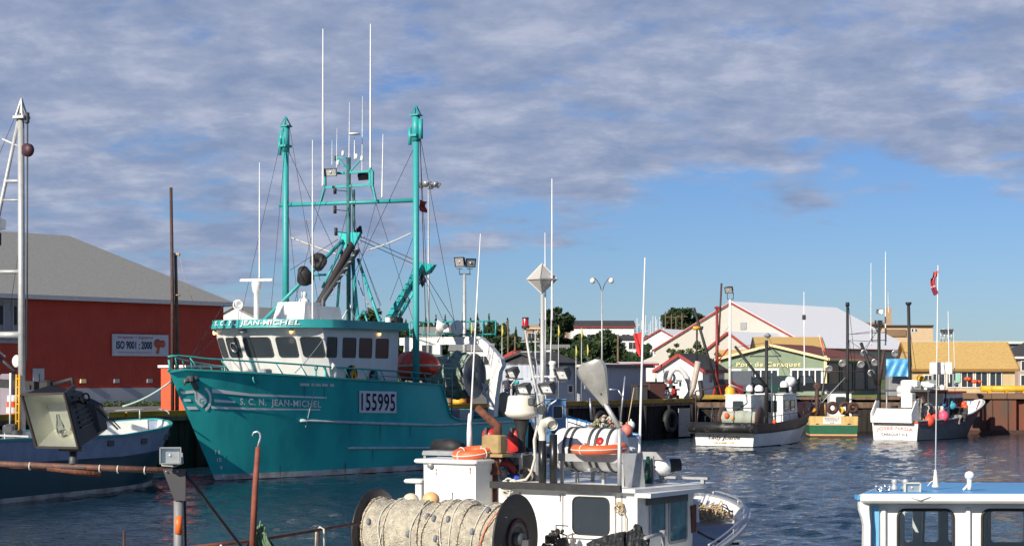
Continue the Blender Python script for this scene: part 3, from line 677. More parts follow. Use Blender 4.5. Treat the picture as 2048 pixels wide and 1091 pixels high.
# tan block with tower
q = P(1868, 0, 330); t = thing('tan_block', 'long tan flat roofed block with a square brick tower on the skyline', 'building', (q.x - 7, 336, 6)); s_ = 330 / FPX
def blk(t, n, x0, x1, y0, y1, D, m, off=0, dep=10):
    a = P(x0, y0, D); b = P(x1, y1, D); mb = MB(); mb.box(((a.x + b.x) / 2 - t.location.x, D + dep / 2 - t.location.y, (a.z + b.z) / 2 - t.location.z), (abs(b.x - a.x), dep, abs(a.z - b.z))); return mb.build(n, m, t)
blk(t, 'wall', 1752, 1866, 652, 720, 330, TANW); blk(t, 'roof_edge', 1750, 1868, 649.5, 652, 329.5, BROWN, dep=11)
blk(t, 'wing', 1722, 1768, 648, 700, 338, TANW); blk(t, 'wing_roof', 1720, 1770, 644, 648, 337.6, mat('brown_roof', (.25, .17, .11), .8), dep=11)
blk(t, 'brown_panel', 1770, 1812, 658, 672, 329.7, mat('brown_wall', (.24, .15, .09), .8, sc=.5), dep=.4)
tw_ = blk(t, 'tower', 1771.5, 1783, 614, 652, 333, mat('tower_brick', (.40, .28, .17), .85, sc=1.2), dep=1.2)
for x in (1825, 1832): windowpart(t, P(x, 660, 330) - t.location, (1, 0, 0), (0, -1, 0), .35, .55, WHITE, mull=0)
q = P(1876, 0, 262); t = thing('grey_roofed_store', 'long low store with a pale grey flat roof line behind the yellow hall', 'store', (q.x, 262, 4))
blk(t, 'wall', 1826, 2075, 687, 730, 262, mat('dark_blue_wall', (.09, .12, .16), .7)); blk(t, 'roof', 1822, 2080, 682, 687, 261.5, mat('pale_roof_edge', (.62, .62, .6), .6), dep=12)
# hill houses
def hillhouse(name, label, x0, x1, yr, ye, yb, D, wall, roof, trim=None, wins=2, cat='house', mw=1.4):
    a = P(x0, ye, D); b = P(x1, ye, D); L = b.x - a.x; z0 = zpx(yb, D)
    return bld(name, label, cat, a.x, D + 4, 0, L, 8, z0, zpx(ye, D), zpx(yr, D + 4), wall, roof, trim, wins=[('s-', L * (i + .7) / (wins + .4), (a.z - z0) * .55, mw, mw * .8) for i in range(wins)], over=.25)
hillhouse('long_white_house', 'long white house with a black roof and red eaves on the hill', 1142, 1268, 642, 653, 700, 330, SIDW, SHD, REDT, 5)
hillhouse('brown_house', 'brown clad house with pale eaves half hidden by masts on the hill', 1049, 1137, 650, 656, 690, 345, mat('brown_siding', (.36, .17, .09), .8), mat('tan_roof', (.45, .33, .22), .8), CREAM, 4)
hillhouse('low_white_house', 'low white bungalow below the long black roofed house', 1226, 1282, 672, 679, 705, 300, SIDW, SHD, None, 2)
hillhouse('small_white_house', 'small white house among trees behind the white gantry', 900, 985, 688, 700, 745, 235, SIDW, SHG, None, 3)
hillhouse('white_garage', 'small white garage with a grey roof beside parked cars on the hill', 1078, 1138, 690, 697, 712, 290, SIDW, SHG, None, 1, 'garage')
hillhouse('grey_bungalow', 'grey roofed bungalow behind the orange life raft', 828, 880, 655, 672, 730, 240, SIDW, SHG, None, 1, 'bungalow')
q = P(1128, 0, 180); bld('low_white_annex', 'low white flat building at the foot of the grass bank', 'annex', P(1245, 0, 185).x, 189, 0, (1310 - 1245) / FPX * 185, 8, ZD, zpx(728, 185), zpx(725, 185), SIDW, WHITE, REDT, wins=())
# fence and tarpaulin behind the small boats
t = thing('board_fence', 'grey green vertical board fence left of the yellow roofed hall', 'fence', P(1828, 0, 142) * 1); t.location.z = ZD
for i in range(12): mb = MB(); mb.box((i * .155, 0, .68), (.135, .05, 1.36)); mb.build('board', mat('grey_green_board', (.20, .25, .18), .8), t)
mb = MB(); mb.box((.85, .06, .4), (1.9, .05, .1)); mb.box((.85, .06, 1.1), (1.9, .05, .1)); mb.build('rail', DGREY, t)
TARP = mat('blue_tarpaulin', (.06, .30, .62), .4, col2=(.15, .42, .70), sc=2, amt=.8, bump=.8, bsc=3)
rn = random.Random(5); mb = MB(); rows = []
for k in range(8):
    f_ = k / 7; rows.append([Vector((P(1773 + j * 45 / 13, 0, 143).x, 143 + (.09 * math.sin(j * 1.3 + k) if k > 1 else 1.2 * (1 - k)) , lerp(zpx(717, 143), zpx(752, 143), max(0, (k - 1) / 6)) + rn.uniform(-.03, .03))) for j in range(14)])
mb.grid(rows, 0, True, flip=True); mb.grid([[p + Vector((0, .1, 0)) for p in r] for r in rows], 0, True)
tag(mb.build('tarpaulin', TARP), 'bright blue tarpaulin draped over gear between the dark masts', 'tarpaulin')
mb = MB(); mb.cham((P(1795, 0, 144.6).x, 144.6, ZD + .9), (1.7, 1.4, 1.8), .06); tag(mb.build('crate_pile', mat('grey_crate', (.25, .26, .26), .7)), 'grey stack of gear covered by the blue tarpaulin', 'crate')
# green lawn strip in front of the office's glass side
mb = MB(); a = P(1655, 0, 137); b = P(1768, 0, 137); mb.box(((a.x + b.x) / 2, 139, ZD + .09), (b.x - a.x, 5, .16)); tag(mb.build('lawn', mat('lawn_green', (.11, .17, .03), .9, sc=1.5)), kind='structure')
# ---------------------------------------------------------------- trees
def leafmat(name, c1, c2, c3):
    m = bpy.data.materials.new(name); m.use_nodes = True; nt = m.node_tree; b = nt.nodes['Principled BSDF']; L = nt.links.new
    b.inputs['Roughness'].default_value = .75; b.inputs['Specular IOR Level'].default_value = .25
    g = nt.nodes.new('ShaderNodeNewGeometry'); cr = nt.nodes.new('ShaderNodeValToRGB'); e = cr.color_ramp.elements
    e[0].color = c1 + (1,); e[1].color = c3 + (1,); x = e.new(.5); x.color = c2 + (1,)
    L(g.outputs['Random Per Island'], cr.inputs[0]); L(cr.outputs[0], b.inputs['Base Color'])
    return m
LEAFD = leafmat('dark_foliage', (.012, .026, .010), (.024, .046, .016), (.05, .075, .025))
LEAFM = leafmat('mid_foliage', (.025, .05, .014), (.05, .085, .022), (.09, .12, .035))
LEAFL = leafmat('light_foliage', (.04, .065, .02), (.075, .10, .03), (.13, .14, .06))
BARK = mat('bark', (.10, .08, .06), .9, sc=6, bump=.5)
def leaf(mb, p, s, rn, m=0):
    n = Vector((rn.uniform(-1, 1), rn.uniform(-1, 1), rn.uniform(-.4, 1))).normalized(); u = n.orthogonal().normalized(); w = n.cross(u)
    a = rn.uniform(0, 6.28); U = u * math.cos(a) + w * math.sin(a); V = n.cross(U); s2 = s * rn.uniform(.6, 1.2)
    mb.add([p - U * s2, p - V * s2 * .6, p + U * s2, p + V * s2 * .6], [(0, 1, 2, 3)], m)
def tree(name, label, x, y, z0, h, w, kind, seed, lm, n=900, ls=.3, group='trees', trunkh=.3, cat='tree'):
    rn = random.Random(seed); t = thing(name, label, cat, (x, y, z0), 0, group)
    mb = MB(); top = h * (.95 if kind == 'conifer' else .7)
    mb.tube([(0, 0, -.6), (rn.uniform(-.1, .1), 0, h * .3), (0, 0, top)], [h * .022 + .05, h * .016 + .03, .02], 7)
    limbs = []
    if kind != 'conifer':
        for k in range(7):
            a = rn.uniform(0, 6.28); zz_ = h * rn.uniform(trunkh, .6); q = Vector((math.cos(a) * w * .36, math.sin(a) * w * .36, zz_ + h * .2)); mb.tube([(0, 0, zz_), q * .6 + Vector((0, 0, zz_ * .35)), q], [.01 * h + .01, .006 * h, .01], 5); limbs.append(q)
    mb.build('trunk', BARK, t)
    mb = MB()
    if kind == 'conifer':
        lay = max(9, int(h * 1.6))
        for j in range(n):
            f = 1 - rn.random() ** .6; a = rn.uniform(0, 6.28); r = w / 2 * (1 - f) * (.82 + .3 * math.sin(f * lay * 3 + 2 * math.sin(a * 2 + seed))) * rn.uniform(.25, 1.1) + .03
            leaf(mb, Vector((math.cos(a) * r, math.sin(a) * r, h * (.06 + .94 * f) - r * .3)), ls * (.6 + .6 * (1 - f)), rn)
    else:
        cl = []
        nc = 26 if kind == 'round' else 16
        for i in range(nc):
            th = rn.uniform(0, 6.28); u = rn.uniform(-.75, 1); s_ = math.sqrt(max(0, 1 - u * u)); rad = rn.uniform(.45, .95)
            cl.append((Vector((math.cos(th) * s_ * w / 2 * rad, math.sin(th) * s_ * w / 2 * rad, h * (.58 + .36 * u * rad))), rn.uniform(.13, .24) * w * (1 if kind == 'round' else .7)))
        cl += [(q, .14 * w) for q in limbs]
        per = n // len(cl)
        for c, r in cl:
            for j in range(per):
                v = Vector((rn.gauss(0, 1), rn.gauss(0, 1), rn.gauss(0, 1))).normalized() * r * rn.uniform(.5, 1.08); v.z *= .75; leaf(mb, c + v, ls, rn)
    mb.build('crown', lm, t)
    return t
def tpx(name, label, px, ytop, D, wpx, kind, seed, lm, base=None, **k):
    q = P(px, 0, D); z0 = hz(q.x, D) if D > 175 else ZD; top = zpx(ytop, D); return tree(name, label, q.x, D, z0, top - z0, wpx / FPX * D, kind, seed, lm, **k)
tpx('broadleaf_tree', 'large dark rounded tree standing behind the radar reflector mast', 1112, 607, 300, 68, 'round', 1, LEAFD, n=4200, ls=.42, group=None)
tpx('broadleaf_tree', 'bushy dark tree in front of the long white house', 1203, 650, 215, 84, 'round', 2, LEAFD, n=4200, ls=.32, group=None)
tpx('broadleaf_tree', 'dark spreading tree on the hill beyond the big white roofed warehouse', 1357, 606, 340, 62, 'round', 3, LEAFD, n=3400, ls=.46, group=None)
tpx('broadleaf_tree', 'smaller dark tree at the right shoulder of the hilltop tree', 1394, 618, 345, 34, 'round', 4, LEAFD, n=1600, ls=.46, group=None)
tpx('young_tree', 'loose light green young tree left of the beige warehouse gable', 1352, 676, 168, 38, 'loose', 5, LEAFL, n=1300, ls=.17, group=None, trunkh=.2)
tpx('young_tree', 'sparse young tree before the beige annex gable', 1398, 664, 170, 52, 'loose', 6, LEAFL, n=1500, ls=.17, group=None, trunkh=.2)
tpx('young_tree', 'thin young tree just left of the red crane mast', 1438, 682, 171, 30, 'loose', 7, LEAFL, n=800, ls=.16, group=None, trunkh=.2)
tpx('broadleaf_tree', 'large rounded dark tree above the wheelhouse roof of the teal trawler', 738, 604, 240, 70, 'round', 8, LEAFD, n=3800, ls=.32, group=None)
tpx('broadleaf_tree', 'rounded dark tree low behind the white cottage gable', 560, 622, 245, 46, 'round', 9, LEAFD, n=1600, ls=.34, group=None)
ORD = 'first second third fourth fifth sixth seventh eighth ninth tenth eleventh twelfth thirteenth fourteenth fifteenth sixteenth seventeenth eighteenth nineteenth'.split()
G = 'dark trees in a row behind the trawler stern'
for i, (px, yt, w_, k) in enumerate(((598, 632, 40, 'round'), (640, 640, 44, 'round'), (690, 634, 40, 'round'), (778, 640, 26, 'conifer'), (795, 628, 24, 'conifer'), (812, 636, 26, 'conifer'), (833, 640, 40, 'round'), (852, 634, 26, 'conifer'), (872, 628, 24, 'conifer'), (890, 628, 28, 'conifer'), (906, 638, 26, 'conifer'), (926, 624, 30, 'conifer'), (941, 634, 26, 'conifer'), (955, 626, 28, 'conifer'), (968, 640, 22, 'conifer'), (978, 626, 30, 'conifer'), (988, 640, 24, 'conifer'), (1015, 634, 20, 'conifer'), (1032, 652, 22, 'conifer'))):
    D = 255 + (i * 37 % 23); tpx('spruce' if k == 'conifer' else 'broadleaf_tree', ORD[i] + ' tree from the left in the dark row behind the trawler stern and white gantry', px, yt, D, w_ * (1.55 if k == 'conifer' else 1.2), k, 20 + i, LEAFD, n=1700 if k == 'conifer' else 1500, ls=.24 if k == 'conifer' else .34, group=G)
# the wood and scrub behind reads as one mass
mb = MB(); rn = random.Random(9)
for i in range(26000):
    px = rn.choice((rn.uniform(520, 1150), rn.uniform(900, 1300))); D = rn.uniform(262, 335); q = P(px, 0, D); top = (5.2 if px < 1010 else 2.2) + 2.2 * abs(math.sin(px * .02)) + 1.2 * abs(math.sin(px * .071 + 1))
    z = hz(q.x, D) + top * rn.random() ** .6; leaf(mb, Vector((q.x, D, z)), .5, rn)
tag(mb.build('scrub_wood', LEAFD), kind='stuff')
mb = MB()
for i in range(9000):
    D = rn.uniform(180, 240); q = P(rn.uniform(520, 1420), 0, D); leaf(mb, Vector((q.x, D, hz(q.x, D) + rn.uniform(0, .9))), .28, rn)
tag(mb.build('bank_bushes', LEAFM), kind='stuff')
mb = MB()
for i in range(1500):
    t_ = rn.uniform(0, 1); q = wl0.lerp(wl1, t_) + WN * rn.uniform(.1, .7); leaf(mb, Vector((q.x, q.y, ZD + rn.uniform(0, .35) * rn.random())), .09, rn)
tag(mb.build('weeds', LEAFM), kind='stuff')
# ---------------------------------------------------------------- the teal trawler
J = Frame(-11.7, 69, -math.sin(R(29)), -math.cos(R(29)))
JT = fthing('trawler', 'big teal steel trawler with white wheelhouse and twin teal masts, number 155995 on its side', 'fishing boat', J)
def jtop(u):
    x = 2.85 - u * 23.35
    pts = [(2.85, 4.28), (2.3, 4.37), (-.9, 4.2), (-4.9, 3.97), (-11.2, 3.72), (-11.75, 2.3), (-12.6, 2.12), (-16, 2.08), (-19, 2.2), (-20.5, 2.45)]
    for (a, za), (b, zb) in zip(pts, pts[1:]):
        if x >= b: return lerp(za, zb, (a - x) / (a - b)) if x < a else za
    return pts[-1][1]
JH = Hull(20.5, 7.0, jtop, rake=2.85, tw=.86, fb=.66, ft=.48, wl=.95, x0=-20.5); JH.ex = (1.85, 1.95, 1.0, .97)
JH.ztop = 4.37
JH.us = lambda n: sorted(set([(i / 110) ** 1.2 for i in range(111)] + [.598, .601, .606, .612, .618, .624]))
BOOT = mat('boot_stripe', (.66, .64, .60), .6, col2=(.30, .22, .18), sc=1.5, amt=.8)
mb = JH.skin([(('z', .02), 2), (('z', .24), 1), (1.0, 0)], sub=8)
mb.build('hull', [TEAL, BOOT, BROWN], JT)
JH.rail(.16, .07).build('gunwale_cap', TEALB, JT)
def jd(u): return 3.25 if u < .600 else 1.25
mb = JH.deck(lambda u: 3.25, .1, u0=.02, u1=.605); mb.v += []; mb2 = JH.deck(lambda u: 1.25, .1, u0=.605, u1=1); mb.add(mb2.v, mb2.f); mb3 = MB(); p = JH.p(.605, 3.25); q = JH.p(.605, 1.25)
mb.add([(p.x, p.y - .1, 3.25), (p.x, -p.y + .1, 3.25), (p.x, -q.y + .1, 1.25), (p.x, q.y - .1, 1.25)], [(0, 1, 2, 3)])
mb.build('deck', mat('green_deck', (.03, .12, .11), .8), JT)
mb = JH.inner(lambda u: 3.2, .1, u0=.01, u1=.600, n=60); m2 = JH.inner(lambda u: 1.2, .1, u0=.61, u1=1); mb.add(m2.v, m2.f); mb.build('bulwark_inside', WHITE, JT)
def HP(px, py, off=.025):
    y = 2.5
    for _ in range(40):
        p = J.y(px, py, y); y = y + (JH.y_at(p.x, p.z) - y) * .5
    p = J.y(px, py, y); d = .02; n = Vector((-(JH.y_at(p.x + d, p.z) - y) / d, 1, -(JH.y_at(p.x, p.z + d) - y) / d)).normalized()
    return p + n * off
def decal(mb, up, lo, n=24, m=0, off=.02):
    """strip on the hull skin between two photo polylines"""
    def at(pl, t):
        s_ = t * (len(pl) - 1); i = min(int(s_), len(pl) - 2); f_ = s_ - i; return lerp(pl[i][0], pl[i + 1][0], f_), lerp(pl[i][1], pl[i + 1][1], f_)
    rows = []
    for k in range(3):
        r = []
        for i in range(n + 1):
            a = at(up, i / n); b = at(lo, i / n); r.append(HP(lerp(a[0], b[0], k / 2), lerp(a[1], b[1], k / 2), off))
        rows.append(r)
    mb.grid(rows, m, True)
HW = mat('hull_lettering_white', (.90, .91, .90), .5, col2=(.78, .80, .80), sc=3, amt=.6)
mb = MB()
decal(mb, [(424, 776), (500, 786), (652, 793)], [(424, 784), (500, 791), (652, 796)], 40)
decal(mb, [(428, 797), (470, 801)], [(428, 803), (470, 805)], 16)
decal(mb, [(422, 811), (520, 815), (640, 817)], [(422, 816), (520, 819), (640, 819.5)], 40)
mb.build('name_stripe', HW, JT)
mb = MB()
arc = lambda cx, cy, r0, a0, a1, n=10: [(cx + r0 * .72 * math.cos(a0 + (a1 - a0) * i / n), cy + r0 * math.sin(a0 + (a1 - a0) * i / n)) for i in range(n + 1)]
decal(mb, arc(404, 797, 26, -1.2, 1.2), arc(404, 797, 20, -1.2, 1.2), 20)
decal(mb, [(388, 781), (396, 783), (408, 790), (413, 798)], [(390, 800), (395, 808), (404, 814), (413, 803)], 20)
decal(mb, [(360, 782), (388, 779)], [(364, 787), (389, 785)], 8)
decal(mb, [(366, 797), (380, 797)], [(369, 802), (382, 802)], 8)
decal(mb, [(372, 812), (392, 812)], [(376, 818), (397, 818)], 8)
mb.build('bow_emblem', HW, JT)
def htext(name, body, m, x0, x1, yc0, yc1, hpx, **k):
    def fn(x, y): 
        t = x + .5; return HP(lerp(x0, x1, t), lerp(yc0, yc1, t) - y * hpx, .045)
    return text(name, body, m, JT, fn, w=1, h=1, **k)
htext('emblem_letter', 'G', TEAL, 398, 408, 800, 801, 12, bold=.03)
htext('name_lettering', 'S. C. N.  JEAN-MICHEL', HW, 479, 641, 803, 809, 17, bold=.018, space=1.1)
for s_, px, py in (('11', 433, 903), ('10', 437, 918), ('9', 441, 934), ('8', 445, 950)): htext('draft_mark', s_, HW, px - (4 if len(s_) > 1 else 2), px + (5 if len(s_) > 1 else 3), py, py, 8, bold=.02)
mb = MB(); decal(mb, [(717, 780), (791, 782)], [(717, 824), (791, 825)], 12, off=.05); mb.build('number_board', mat('number_board_white', (.74, .76, .82), .6), JT)
def fnn(x, y): return HP(lerp(721, 788, x + .5), lerp(802, 804, x + .5) - y * 35, .065)
text('number_lettering', '155995', mat('ink_black', (.006, .008, .03), .6), JT, fnn, w=1, h=1, bold=.012, space=1.08)
# rub rails
def rub(name, px0, px1, f, r=.055, m=BOOT):
    a = [HP(px0 + (px1 - px0) * i / 30, f(px0 + (px1 - px0) * i / 30), .04) for i in range(31)]
    mb = MB(); mb.tube(a, r, 8); mb.build(name, m, JT)
RB = mat('rub_rail_paint', (.52, .60, .62), .5, col2=(.2, .36, .38), sc=3, amt=.6)
def f1(px): return 839.5 + (px - 600) * (10 / 273) if px < 873 else 849.5 - (px - 873) * .05
rub('rub_rail', 600, 1050, f1, .06, RB); rub('rub_rail', 695, 905, lambda px: 894.5, .055, RB)
rub('hull_weld', 610, 627, lambda px: 782 + (px - 627) * -4.2, .015, RB)
STK = mat('rust_stain', (.16, .10, .06), .7, col2=(.02, .24, .24), sc=9, amt=1, streak=6, lo=.35, hi=.55)
for px, y0, L_, w_ in ((392, 772, 26, 2.2), (512, 764, 18, 1.6), (608, 772, 22, 1.6), (648, 772, 30, 1.3), (700, 846, 26, 1.5), (760, 848, 34, 1.5), (745, 898, 24, 1.5), (820, 852, 20, 1.6), (560, 930, 22, 2), (690, 925, 20, 2.2)):
    mb = MB(); decal(mb, [(px - w_ / 2, y0), (px + w_ / 2, y0)], [(px - w_ / 5, y0 + L_), (px + w_ / 6, y0 + L_)], 2, off=.03); mb.build('rust_streak', STK, JT)
# hawse ring, freeing port slots, anchor
p = HP(511, 757, .03); mb = MB(); mb.torus(p, (0, 1, .2), .17, .035, 18, 6); mb.torus(p, (0, 1, .2), .08, .03, 14, 6); mb.build('hawse_ring', TEALB, JT)
for i, (a, b) in enumerate(((599, 618), (622, 628), (630, 641), (643, 655), (659, 667))):
    mb = MB(); decal(mb, [(a, 765 + i * .3), (b, 765.5 + i * .3)], [(a, 770.5 + i * .3), (b, 771 + i * .3)], 4, off=.03); mb.build('freeing_slot', mat('slot_light', (.75, .74, .7), .6), JT)
an = J.w(HP(378, 757, .18)); at_ = fthing('anchor', 'dark stockless anchor housed high on the teal trawler bow', 'anchor', J)
p = HP(380, 755, .14); q = HP(392, 776, .10); mb = MB(); mb.bar(p, q, .14); mb.build('shank', DGREY, at_)
for dx in (-14, 12): mb = MB(); mb.tube([p, HP(380 + dx, 757 + (2 if dx < 0 else -5), .2), HP(380 + dx * 1.1, 766 if dx < 0 else 757, .25)], [.12, .1, .03], 6); mb.build('fluke', DGREY, at_)
mb = MB(); mb.cham(p, (.3, .3, .26), .05); mb.build('crown', DGREY, at_)
# bulwark rail
def railpt(u, dz, ins=.18): 
    q = JH.p(u, jtop(u)); return Vector((q.x, max(.02, q.y - ins), jtop(u) + dz))
for sd in (1, -1):
    us_ = [.0 + i * .58 / 30 for i in range(31)]
    mb = MB(); mb.tube([Vector((p.x, p.y * sd, p.z)) for p in (railpt(u, .46 + .12 * max(0, 1 - u / .06)) for u in us_)], .035, 6); mb.build('rail_top', TEALB, JT)
    mb = MB(); mb.tube([Vector((p.x, p.y * sd, p.z)) for p in (railpt(u, .22) for u in us_ if u > .38)], .02, 6); mb.build('rail_middle', TEALB, JT)
    for i in range(13):
        u = .004 + i * .047; a = railpt(u, 0); b = railpt(max(0, u - .014), .46); mb = MB(); mb.tube([(a.x, a.y * sd, a.z), (b.x, b.y * sd, b.z)], .028, 6); mb.build('rail_post', TEALB, JT)
# ---- wheelhouse
TOP = [(-9.1, 2.75), (-3.35, 2.75), (-2.70, 1.85), (-2.42, .82), (-2.42, -.82), (-2.70, -1.85), (-3.35, -2.75), (-9.1, -2.75)]
BOT = [(-9.1, 2.62), (-4.55, 2.62), (-3.95, 1.78), (-3.7, .80), (-3.7, -.80), (-3.95, -1.78), (-4.55, -2.62), (-9.1, -2.62)]
ZB, ZT = 3.2, 6.12
T3 = [Vector((x, y, ZT)) for x, y in TOP]; B3 = [Vector((x, y, ZB)) for x, y in BOT]
mb = MB(); n = 8
for i in range(n): j = (i + 1) % n; mb.add([B3[i], B3[j], T3[j], T3[i]], [(3, 2, 1, 0)])
mb.add(T3, [tuple(range(8))]); WHS = mb.build('wheelhouse', WHITE, JT)
def facet(i, u, v):
    j = (i + 1) % 8; return B3[i].lerp(B3[j], u).lerp(T3[i].lerp(T3[j], u), v)
def rrect(u0, u1, v0, v1, ru, rv, k=4):
    o = []
    for cu, cv, a in ((u1 - ru, v1 - rv, 0), (u0 + ru, v1 - rv, 1), (u0 + ru, v0 + rv, 2), (u1 - ru, v0 + rv, 3)):
        for q in range(k + 1): an_ = math.pi / 2 * (a + q / k); o.append((cu + ru * math.cos(an_), cv + rv * math.sin(an_)))
    return o
def fwin(parent, fn, u0, u1, v0, v1, nrm, fu=.03, fv=.03, ru=.06, rv=.06, fm=None, gm=None, name='window', off=.02):
    nrm = Vector(nrm).normalized()
    mb = MB(); outer = [fn(u, v) for u, v in rrect(u0 - fu, u1 + fu, v0 - fv, v1 + fv, ru + fu, rv + fv)]; inn = [fn(u, v) for u, v in rrect(u0, u1, v0, v1, ru, rv)]; k = len(outer)
    vs = [p + nrm * off for p in outer] + [p + nrm * off for p in inn] + [p - nrm * .02 for p in outer] + [p - nrm * .02 for p in inn]; fs = []
    for i in range(k): j = (i + 1) % k; fs += [(i, j, k + j, k + i), (2 * k + i, 2 * k + j, j, i), (k + i, k + j, 3 * k + j, 3 * k + i)]
    mb.add(vs, fs); f = mb.build(name, fm or DGREY, parent)
    mb = MB(); mb.add([p + nrm * (off * .4) for p in inn], [tuple(range(k))]); mb.build('pane', gm or GLASSD, f)
    return f
def nrmf(i): 
    a, b, c = facet(i, 0, 0), facet(i, 1, 0), facet(i, 0, 1); nn = (b - a).cross(c - a).normalized(); ctr = facet(i, .5, .5) - Vector((-6.5, 0, 4.6)); ctr.z = 0
    return nn if nn.dot(ctr) > 0 else -nn
V0, V1 = .585, .845
for i, a, b in ((1, .12, .88), (2, .10, .86), (3, .10, .90), (4, .14, .90), (5, .12, .88)): fwin(JT, lambda u, v, i=i: facet(i, u, v), a, b, V0, V1, nrmf(i), fu=.035, fv=.012, ru=.08, rv=.035)
def sx_(px): return J.y(px, 692, 2.69).x
for a, b in ((653, 672), (685, 710), (718, 742), (751, 775)):
    xa, xb = sx_(a), sx_(b); u = lambda x: (x - T3[0].x) / (T3[1].x - T3[0].x)
    fn = lambda s_, v: Vector((s_, lerp(2.62, 2.75, v), lerp(ZB, ZT, v)))
    fwin(JT, fn, xb, xa, V0 - .005, V1, (0, 1, 0), fu=.03, fv=.012, ru=.05, rv=.02)
# clear-view ring on second window, deck lights under the visor
c = facet(4, .5, .72); mb = MB(); mb.torus(c + nrmf(4) * .04, nrmf(4), .2, .03, 20, 6); mb.build('clear_view_ring', ALU, JT)
LIT = mat('deck_lamp_glow', (.9, .6, .3), .3, emis=((1, .55, .18), 2.5))
for p in (facet(5, .9, .93) + nrmf(5) * .08, facet(2, .15, .93) + nrmf(2) * .08, Vector((sx_(755), 2.80, 5.88))):
    mb = MB(); mb.ell(p, .065, 10, 6); l_ = mb.build('deck_lamp', LIT, JT); mb = MB(); mb.lathe(p + Vector((0, 0, .05)), (0, 0, 1), [(0, .08), (.08, .05), (.09, 0)], 10); mb.build('lamp_cap', WHITE, l_)
mb = MB(); mb.cham(facet(3, .8, .95) + nrmf(3) * .12, (.22, .3, .14), .03); mb.build('horn_speaker', GREY, JT)
# visor roof
def ol(k=90):
    o = [(-9.35, 3.08)]
    for i in range(k + 1):
        y = lerp(3.08, -3.08, i / k); o.append((-2.0 - 1.75 * abs(y / 3.08) ** 3.4, y))
    return o + [(-9.35, -3.08)]
OL = ol(); mb = MB(); lo = [Vector((x, y, 6.06)) for x, y in OL]; hi = [Vector((x - .05, y * .99, 6.40)) for x, y in OL]; k = len(OL)
mb.add(lo + hi, [(j, i, k + i, k + j) for i, j in ((i, (i + 1) % k) for i in range(k))], 0, True); mb.add(lo, [tuple(range(k))]); mb.add(hi, [tuple(range(k - 1, -1, -1))], 1)
mb.build('visor_roof', [TEALB, WHITE], JT)
def vis(x, y):        # lettering along the visor front
    yy = .2 + x; t = -2.0 - 1.75 * abs(yy / 3.08) ** 3.4; return Vector((t + .03 - .05 * (y / .34), yy, 6.235 + y))
text('roof_lettering', 'S. C. N.  JEAN-MICHEL', mat('white_lettering', (.8, .82, .8), .5), JT, lambda x, y: vis(x, y), w=4.1, h=.25, bold=.015, shear=.1, space=1.05)
# roof gear
def up(px, py, y): return J.y(px, py, y)
p = up(513, 640, -.9); z = 6.4
mb = MB(); mb.lathe((p.x, p.y, z), (0, 0, 1), [(0, .14), (.1, .11), (1.15, .11), (1.2, .16), (1.45, .2), (1.6, .2), (1.68, .08), (1.75, .05)], 14); rp = mb.build('radar_post', WHITE2, JT)
mb = MB(); zb_ = up(513, 560, -.9).z; mb.cham((p.x, p.y, zb_), (.14, 1.5, .12), .03, mtx=Matrix.Rotation(R(12), 3, 'Z')); mb.build('radar_scanner', WHITE2, rp)
def whip(px0, py0, px1, py1, y, r=.025, base=None, m=WHITE2, par=JT, fr=J, plane='y'):
    f_ = fr.y if plane == 'y' else fr.x
    a, b = f_(px0, py0, y), f_(px1, py1, y); mb = MB(); k = a.lerp(b, .45); mb.tube([a, a.lerp(b, .02), k, b], [r * 1.5, r, r * .85, r * .45], 6); return mb.build('whip_antenna', m, par)
whip(519, 557, 519, 325, -.9, .035); whip(625, 640, 625, 280, 1.0, .035); whip(646, 372, 646, 58, -.9, .05); whip(741, 372, 741, 48, .9, .05)
whip(764, 395, 766, 268, 1.9, .032); whip(664, 330, 664, 280, -.3, .015); whip(673, 335, 674, 256, -.3, .015); whip(698, 320, 699, 205, 0, .02); whip(724, 345, 725, 192, .4, .018); whip(709, 318, 709, 276, 0.1, .025)
# searchlight forward
a = up(476, 640, -2.1); mb = MB(); mb.tube([(a.x, a.y, 6.4), (a.x, a.y, 6.95)], .04, 6); mb.torus((a.x, a.y, 7.1), (1, .4, 0), .2, .03, 16, 5, a0=0, a1=math.pi * 2); sl_o = mb.build('searchlight_stand', WHITE, JT)
mb = MB(); mb.lathe((a.x - .12, a.y, 7.12), (1, .5, 0), [(-.16, .05), (-.1, .16), (.12, .2), (.13, .17), (.1, .05), (.1, 0)], 16); mb.build('searchlight', ALU, JT)
# casing with exhausts
cz = [up(603, 645, -.3), up(660, 645, 1.0)]
mb = MB(); mb.prism([(-4.6, .95, 6.4), (-4.6, -.65, 6.4), (-4.85, -.55, 7.2), (-4.85, .85, 7.2)], (-1.1, 0, 0)); 
mb.prism([(-5.7, 1.05, 6.4), (-5.7, -.75, 6.4), (-5.7, -.6, 7.05), (-5.7, .9, 7.05)], (-1.6, 0, -.0)); mb.build('exhaust_casing', WHITE, JT)
mb = MB(); q = up(608, 640, -.5); mb.lathe((q.x, q.y, 6.4), (0, 0, 1), [(0, .2), (.75, .2), (.8, .25), (.98, .22), (1.05, .1), (1.1, .09), (1.15, .13), (1.3, .12), (1.36, 0)], 14); mb.build('ventilator', WHITE2, JT)
mb = MB(); mb.cham((up(580, 635, -1.8).x, up(580, 635, -1.8).y, 6.85), (.5, .35, .6), .04); mb.build('roof_locker', WHITE, JT)
mb = MB(); a = up(635, 615, .1); b = up(718, 463, .1); mb.tube([(a.x, .1, a.z - .3), a.lerp(b, .0), b, b + Vector((-.12, 0, .25))], [.19, .19, .17, .05], 12); mb.build('exhaust_pipe', mat('dark_brown_exhaust', (.028, .018, .016), .6, col2=(.02, .018, .018), sc=2, amt=.9), JT)
